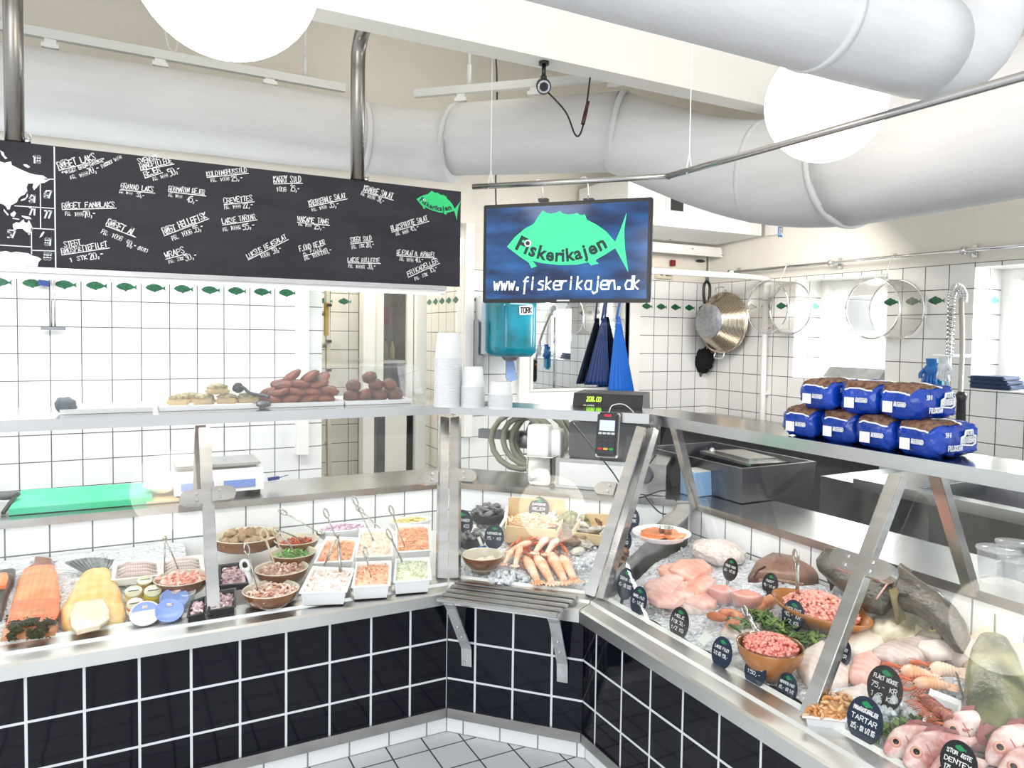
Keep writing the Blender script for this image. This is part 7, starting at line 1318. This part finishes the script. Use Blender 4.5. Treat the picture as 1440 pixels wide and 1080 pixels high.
herbs(RR, [(1040, 878), (1062, 868), (1080, 870), (1092, 880), (1120, 896), (1140, 898), (1105, 888)], 190, 'dark green herbs around the tartare bowl and mince dish', 1, .016); herbs(RR, [(1255, 1030), (1275, 1022), (1295, 1018), (1312, 1022)], 110, 'green herbs between the red fish heads and the prawn tray', 2, .018)
mb = MB(); p = RR.bed(991, 899, .008); mb.prism([RR.bed(980, 900, .006), RR.bed(992, 889, .03), RR.bed(1003, 897, .03), RR.bed(990, 909, .006)], (0, 0, .003)); one(mb, 'paper_sheet', white, 'folded white paper corner left of the LAKSE FILET sign', 'paper')
c, r, h = bowl(RR, 1083, 906, 46, .085, 'big glossy brown bowl of pink tartare near the glass', ora_gl, glaze, rb=.5); heap(c-Vector((0, 0, .006)), r*.82, r*.82, .03, 380, 'grain', tart_m, 'bright pink tartare heaped in the big brown bowl', 'tartare', .0065, RR, 12)
spoon(RR, 1063, 888, 1045, 856, 'flat steel spoon standing in the tartare bowl', .09, .03, sp_m, .011, 'serving spoons in the right counter')
c = RR.bed(1153, 852, .055); r = size_at(c, 70); mb = MB(); f_ = lambda a: 1+.16*abs(math.cos(a))**6
mb.grid([[c+Vector((0, 0, z))+RR.a*(r*q*.98*f_(a)*math.cos(a))+RR.n*(r*q*.72*math.sin(a)) for a in [2*PI*k/44 for k in range(44)]] for q, z in ((.3, -.055), (.62, -.054), (.9, -.02), (1, 0), (.96, .001), (.86, -.016), (.6, -.04), (.05, -.045))], True, True, True); one(mb, 'leaf_dish', ora_gl, 'pointed brown leaf shaped dish of pink mince behind the post', 'dish')
heap(c-Vector((0, 0, .012)), r*.80, r*.6, .05, 620, 'grain', mince_m, 'coarse pink mince heaped in the leaf shaped dish', 'fish_mince', .0075, RR, 14); spoon(RR, 1121, 838, 1119, 776, 'steel spoon standing upright in the pink mince', .09, .01, sp_m, .010, 'serving spoons in the right counter')
# whole fish at the back
def eyeball(c, nrm, r, parent, iris='d9b04a', dark='0a0a0b'):
    nrm = Vector(nrm).normalized(); mb = MB(); mb.blob(c, (r, r, r*.6), frame(nrm.orthogonal(), nrm), 3); e = mb.obj('eye', mat('eye_'+iris, iris, .12), parent); mb = MB(); mb.blob(c+nrm*r*.36, (r*.62, r*.62, r*.32), frame(nrm.orthogonal(), nrm), 2); mb.obj('pupil', mat('pupil_'+dark, dark, .05), e)
LEAN = (.46, .635, .69, .80)
def LP(u, v, o=0.0): kk = (LEAN[3]-LEAN[1])/(LEAN[2]-LEAN[0]); n_ = (Vector((0, 0, 1))-RR.n*kk).normalized(); return hit(u, v, n_, n_.dot(RR.P(0, LEAN[0], LEAN[1])))+n_*o
t = thing('catfish', 'large brown fish lying at the back behind the spread tubs', 'fish', RR.bed(1105, 805)); slab_mesh(RR, [(1052, 818, 1052, 814, .012), (1066, 820, 1064, 798, .04), (1090, 822, 1087, 788, .055), (1120, 824, 1118, 788, .055), (1142, 822, 1142, 786, .045), (1158, 812, 1160, 788, .02)], seed=2).obj('body', brown_skin, t)
mb = MB(); mb.tube([RR.bed(1068, 816, .03), RR.bed(1095, 816, .04), RR.bed(1130, 822, .03)], .010, 8, flat=.5); mb.obj('belly_fin', mat('fin_brown', 'a98370', .35, var=.3, scale=30), t); mb = MB(); mb.tube([RR.bed(1060, 812, .035), RR.bed(1066, 802, .05), RR.bed(1076, 797, .055)], .004, 6); mb.obj('mouth', mat('mouth_dark', '3a2320', .4), t)
t = thing('flatfish', 'dark brown flatfish standing on edge behind the steel post', 'fish', RR.bed(1200, 830)); slab_mesh(RR, [(1150, 800, 1149, 788, .012), (1166, 815, 1163, 772, .025), (1192, 835, 1190, 777, .03), (1218, 858, 1222, 789, .03), (1240, 862, 1248, 806, .026), (1254, 850, 1256, 818, .01)], seed=5, lean=LEAN).obj('body', skin_dk, t)
mb = MB(); mb.tube([LP(1237, 852, .028), LP(1246, 840, .03), LP(1254, 826, .024), LP(1256, 814, .012)], .003, 6); part(mb.obj('gill_edge', mat('gill_pink', 'd8a9a0', .3), t), 'pink gill edge'); mb = MB(); mb.tube([LP(1163, 774, .005), LP(1190, 779, .005), LP(1222, 791, .005), LP(1250, 808, .005)], .006, 6, flat=.4); mb.obj('fin_edge', skin_bk, t)
t = thing('halibut', 'large blackish halibut lying at the back against the white tiles', 'fish', RR.bed(1310, 850)); slab_mesh(RR, [(1258, 842, 1256, 815, .018), (1268, 855, 1268, 798, .03), (1290, 862, 1296, 820, .034), (1312, 880, 1322, 836, .036), (1328, 898, 1346, 858, .034), (1340, 912, 1360, 878, .026), (1352, 916, 1364, 895, .012)], seed=8, lean=LEAN).obj('body', skin_dk, t)
mb = MB(); mb.prism([LP(1256, 815, .01), LP(1267, 796, .012), LP(1284, 808, .014), LP(1276, 824, .02)], RR.n*.008); mb.obj('tail_fin', skin_dk, t)
t = thing('cod', 'pale bellied fish with a forked fin, half covered by ice', 'fish', RR.bed(1270, 870)); slab_mesh(RR, [(1212, 895, 1216, 885, .01), (1228, 908, 1240, 866, .03), (1252, 910, 1270, 858, .036), (1282, 908, 1300, 866, .034), (1308, 907, 1318, 882, .022), (1322, 902, 1324, 894, .01)], .006, seed=11, rough=.45).obj('body', mat('cod_belly', 'e6dccb', .3, col2='a89c7c', scale=14, var=.3), t)
mb = MB(); mb.prism([RR.bed(1262, 882, .03), LP(1258, 846, .05), LP(1268, 842, .05), RR.bed(1274, 878, .03)], RR.n*.006); mb.prism([RR.bed(1286, 895, .03), RR.bed(1288, 878, .06), RR.bed(1298, 884, .05)], RR.n*.006); mb.obj('fin', mat('cod_fin', '9a8f68', .4, var=.3, scale=40), t); eyeball(RR.bed(1312, 884, .04), -RR.n+Vector((0, 0, .6)), .012, t, 'c9b25a'); ice_heap(RR, 1274, 866, .055, .075, 'coarse ice scattered over the pale bellied fish', 70, 8)
fillet(RR, [(1180, 912, 1190, 893, .012), (1205, 928, 1222, 884, .03), (1232, 922, 1250, 888, .026), (1254, 908, 1262, 894, .01)], mat('pale_belly', 'e9dfd2', .3, var=.08, scale=8), 'broad white belly piece of fish right of the steel post', 'fish piece', 'fish_piece', seed=13)
fillet(RR, [(1228, 925, 1228, 915, .01), (1250, 938, 1252, 908, .026), (1290, 935, 1292, 901, .03), (1320, 925, 1324, 903, .018), (1338, 912, 1338, 905, .006)], silver, 'long silvery fish fillet above the langoustines', off=.01, seed=16); fillet(RR, [(1290, 912, 1292, 904, .008), (1310, 925, 1318, 902, .016), (1338, 922, 1345, 908, .008)], whitef, 'shiny white fillet on top of the silvery one', off=.035, seed=19)
for i, (secs, lab) in enumerate((([(1146, 955, 1150, 938, .012), (1168, 970, 1178, 930, .026), (1192, 962, 1199, 940, .012)], 'rounded white fish fillet beside the steel post'), ([(1194, 955, 1200, 925, .012), (1215, 966, 1225, 918, .022), (1232, 955, 1240, 932, .012)], 'white fillet with pink skin left of the black FLÅET sign'), ([(1120, 940, 1128, 918, .012), (1135, 962, 1158, 905, .026), (1150, 968, 1178, 925, .012)], 'white fillet half hidden behind the steel post'), ([(1180, 990, 1185, 972, .01), (1205, 992, 1215, 966, .02), (1222, 985, 1230, 972, .01)], 'small white fillet above the navy 225 sign'), ([(1355, 940, 1358, 905, .012), (1385, 945, 1392, 872, .04), (1420, 935, 1425, 878, .03), (1440, 925, 1442, 890, .014)], 'large pale fillet under the SANDART sign'), ([(1330, 925, 1332, 912, .01), (1350, 935, 1360, 900, .024), (1370, 930, 1380, 905, .012)], 'whitish fillet left of the large pale one'), ([(1412, 945, 1414, 910, .012), (1440, 950, 1444, 895, .035), (1470, 950, 1474, 900, .02)], 'tan fillet at the right picture edge'))):
    fillet(RR, secs, [whitef, pinkf, whitef, whitef, flesh('tan_fillet', 'd9b48a', 'efdcc0', 8), whitef, flesh('tan_fillet', 'd9b48a', 'efdcc0', 8)][i], lab, group='white fillets', off=.006*(i % 3), seed=20+i)
tr = quad_tray(RR, [(1128, 1008), (1190, 1014), (1212, 982), (1156, 972)], 'white tray of brownish shell prawns by the post', .03, white_pl, .034, 'serving_tray', 'tray', 'white trays in the right counter'); tray_fill(tr, 70, 'shrimp', isl('amber_prawn', 'c98a4a', 'edc59a'), 'amber brown peeled prawns in the tray by the post', 'amber_prawns', .011, .02, .006, 3, fill=.95)
for i, (a, lab) in enumerate((((1264, 945, 1312, 952, .022), 'orange langoustine, upper left of the pair above the prawn tray'), ((1305, 942, 1352, 947, .023), 'orange langoustine with thick tail at the right of the group'), ((1282, 962, 1338, 966, .019), 'orange langoustine, lower one above the prawn tray'))): langoustine(RR, *a, lab, .03, True, 'langoustines in the right counter')
ice_heap(RR, 1250, 1002, .045, .05, 'coarse ice between the two large signs', 60, 9); ice_heap(RR, 1345, 975, .04, .03, 'coarse ice right of the langoustines', 40, 10)
tr = quad_tray(RR, [(1296, 1018), (1350, 1040), (1352, 985), (1308, 968)], 'white tray of dark red tiger prawns', .035, white_pl, .045, 'serving_tray', 'tray', 'white trays in the right counter')
tig = mat('tiger_prawn', '7c3326', .3, col2='b96a4e', scale=26, var=.5); 
for i in range(6):
    langoustine(RR, 1290+7*i, 980+6*i, 1328+6*i, 1000+5.4*i-(5 if i > 3 else 0), .0145, ['dark red tiger prawn in the white tray, leftmost', 'dark red tiger prawn, second from left in its tray', 'dark red tiger prawn, third from left in its tray', 'dark red tiger prawn, fourth from left in its tray', 'dark red tiger prawn, fifth from left in its tray', 'dark red tiger prawn, rightmost in its tray'][i], .052+.004*(i % 2), False, 'tiger prawns', tig)
# red sea bream heads and the big cod
def fish(run, u, v, off, heading, L, H, Wd, m_, label, up=None, grp=None, iris='d9a08c', fin=None, name='sea_bream', er=.15, prof=None, dorsal=True):
    c = run.bed(u, v, off); x = Vector(heading).normalized(); z = Vector(up or (0, 0, 1)); F = frame(x, z); z = F @ Vector((0, 0, 1)); y = F @ Vector((0, 1, 0)); t = thing(name, label, 'fish', c-Vector((0, 0, off)), grp)
    prof = prof or [(-1, .16, .12, 0), (-.8, .2, .2, 0), (-.5, .55, .6, 0), (-.1, .92, .95, 0), (.25, 1, 1, .02), (.5, .9, .95, .0), (.7, .68, .78, -.06), (.85, .46, .56, -.14), (.95, .28, .36, -.2), (1.0, .1, .16, -.22)]
    P = lambda s, a, hs, ws, dz: c+x*L*.5*s+y*Wd*.5*ws*math.cos(a)*(abs(math.sin(a)*.0+1))+z*H*.5*(hs*math.sin(a)+dz)
    mb = MB(); mb.grid([[P(s, 2*PI*j/22, hs, ws, dz) for j in range(22)] for s, hs, ws, dz in prof], True, True, True); mb.obj('body', m_, t)
    for k in (-1, 1): eyeball(c+x*L*.5*.66+y*k*Wd*.5*.74+z*H*.5*.16, y*k+x*.25+z*.2, H*er, t, iris)
    mb = MB(); mb.tube([c+x*L*.5*(.80)+y*k*Wd*.5*.52+z*H*.5*-.36 for k in (-1,)]+[c+x*L*.5*.985+z*H*.5*-.26]+[c+x*L*.5*.80+y*Wd*.5*.52+z*H*.5*-.36], H*.035, 8); mb.obj('mouth', mat('lip_pale', 'd9b3ad', .3), t)
    for k in (-1, 1): mb = MB(); mb.tube([c+x*L*.5*.36+y*k*Wd*.5*a+z*H*.5*b_ for a, b_ in ((.5, .72), (.93, .3), (.99, -.1), (.82, -.55))], H*.018, 6); mb.obj('gill_cover', mat('gill_rose', 'b9706c', .35), t)
    fm = fin or mat('fin_rose', '9c5a58', .4, var=.4, scale=40)
    for k in (-1, 1): p = c+x*L*.5*.2+y*k*Wd*.5*.98-z*H*.12; mb = MB(); mb.prism([p, p-x*L*.16+z*H*.16+y*k*.012, p-x*L*.24-z*H*.02+y*k*.016, p-x*L*.1-z*H*.12+y*k*.006], y*k*.003); mb.obj('pectoral_fin', fm, t)
    if dorsal: mb = MB(); mb.prism([c+x*L*.5*s+z*H*(.5*h_) for s, h_ in ((.2, .98), (.05, 1.16), (-.2, 1.12), (-.6, .62), (-.62, .42), (-.2, .86))], y*.004); mb.obj("dorsal_fin", fm, t)
    mb = MB(); mb.prism([c-x*L*.5*.95+z*H*.06, c-x*L*.5*1.3+z*H*.42, c-x*L*.5*1.16, c-x*L*.5*1.3-z*H*.42, c-x*L*.5*.95-z*H*.06], y*.004); mb.obj('tail_fin', fm, t); return t
bream = mat('bream_skin', 'c98d8a', .25, col2='ead6d0', scale=26, var=.3, bump=.2, bscale=110); bream2 = mat('bream_skin2', 'b8706c', .25, col2='e6c8c2', scale=22, var=.3, bump=.2, bscale=110)
HB = -RR.n*.82-RR.a*.42
for u, v, off, dz, tw_, L, H, Wd, m_, lab in ((1292, 1042, .03, .2, 0, .17, .075, .045, bream, 'pink sea bream head, leftmost of the group by the glass'), (1322, 1054, .036, .22, .05, .18, .082, .048, bream2, 'pink sea bream with ringed eye, second from left'), (1350, 1080, .02, .12, .1, .15, .065, .04, bream, 'pink sea bream low behind the DENTEX sign'), (1372, 1023, .045, .2, .05, .18, .078, .046, bream, 'pink sea bream above the DENTEX sign'),
        (1408, 1036, .03, .15, -.2, .17, .07, .045, bream2, 'reddish sea bream with dark fin below the big cod head'), (1441, 1046, .048, .25, .05, .19, .085, .05, bream, 'pale pink sea bream with white cheek at the lower right'), (1462, 1006, .04, .1, .2, .2, .08, .05, bream2, 'dark red sea bream right of the big cod head'), (1462, 1078, .03, .15, 0, .19, .08, .05, bream2, 'pink sea bream cut by the right picture edge')):
    fish(RR, u, v, off, HB+RR.a*tw_-Vector((0, 0, dz)), L, H, Wd, m_, lab, Vector((.62, .42, 1)), 'sea breams')
fish(RR, 1402, 972, .075, -RR.n*.80+RR.a*.50-Vector((0, 0, .42)), .34, .10, .135, mat('cod_skin', '3f4228', .25, col2='8f8d62', scale=11, var=.45, bump=.2, bscale=90), 'big olive green cod head hanging down over the pink fish', Vector((0, 0, 1)), None, 'c9cdc0', mat('olive_fin', '4c4a32', .4), 'cod', .11, [(-1, .5, .5, 0), (-.7, .75, .75, 0), (-.2, .95, .95, 0), (.2, 1, 1, .02), (.5, .95, .98, 0), (.72, .8, .86, -.05), (.88, .58, .66, -.12), (.96, .36, .46, -.18), (1.0, .12, .2, -.2)], False)
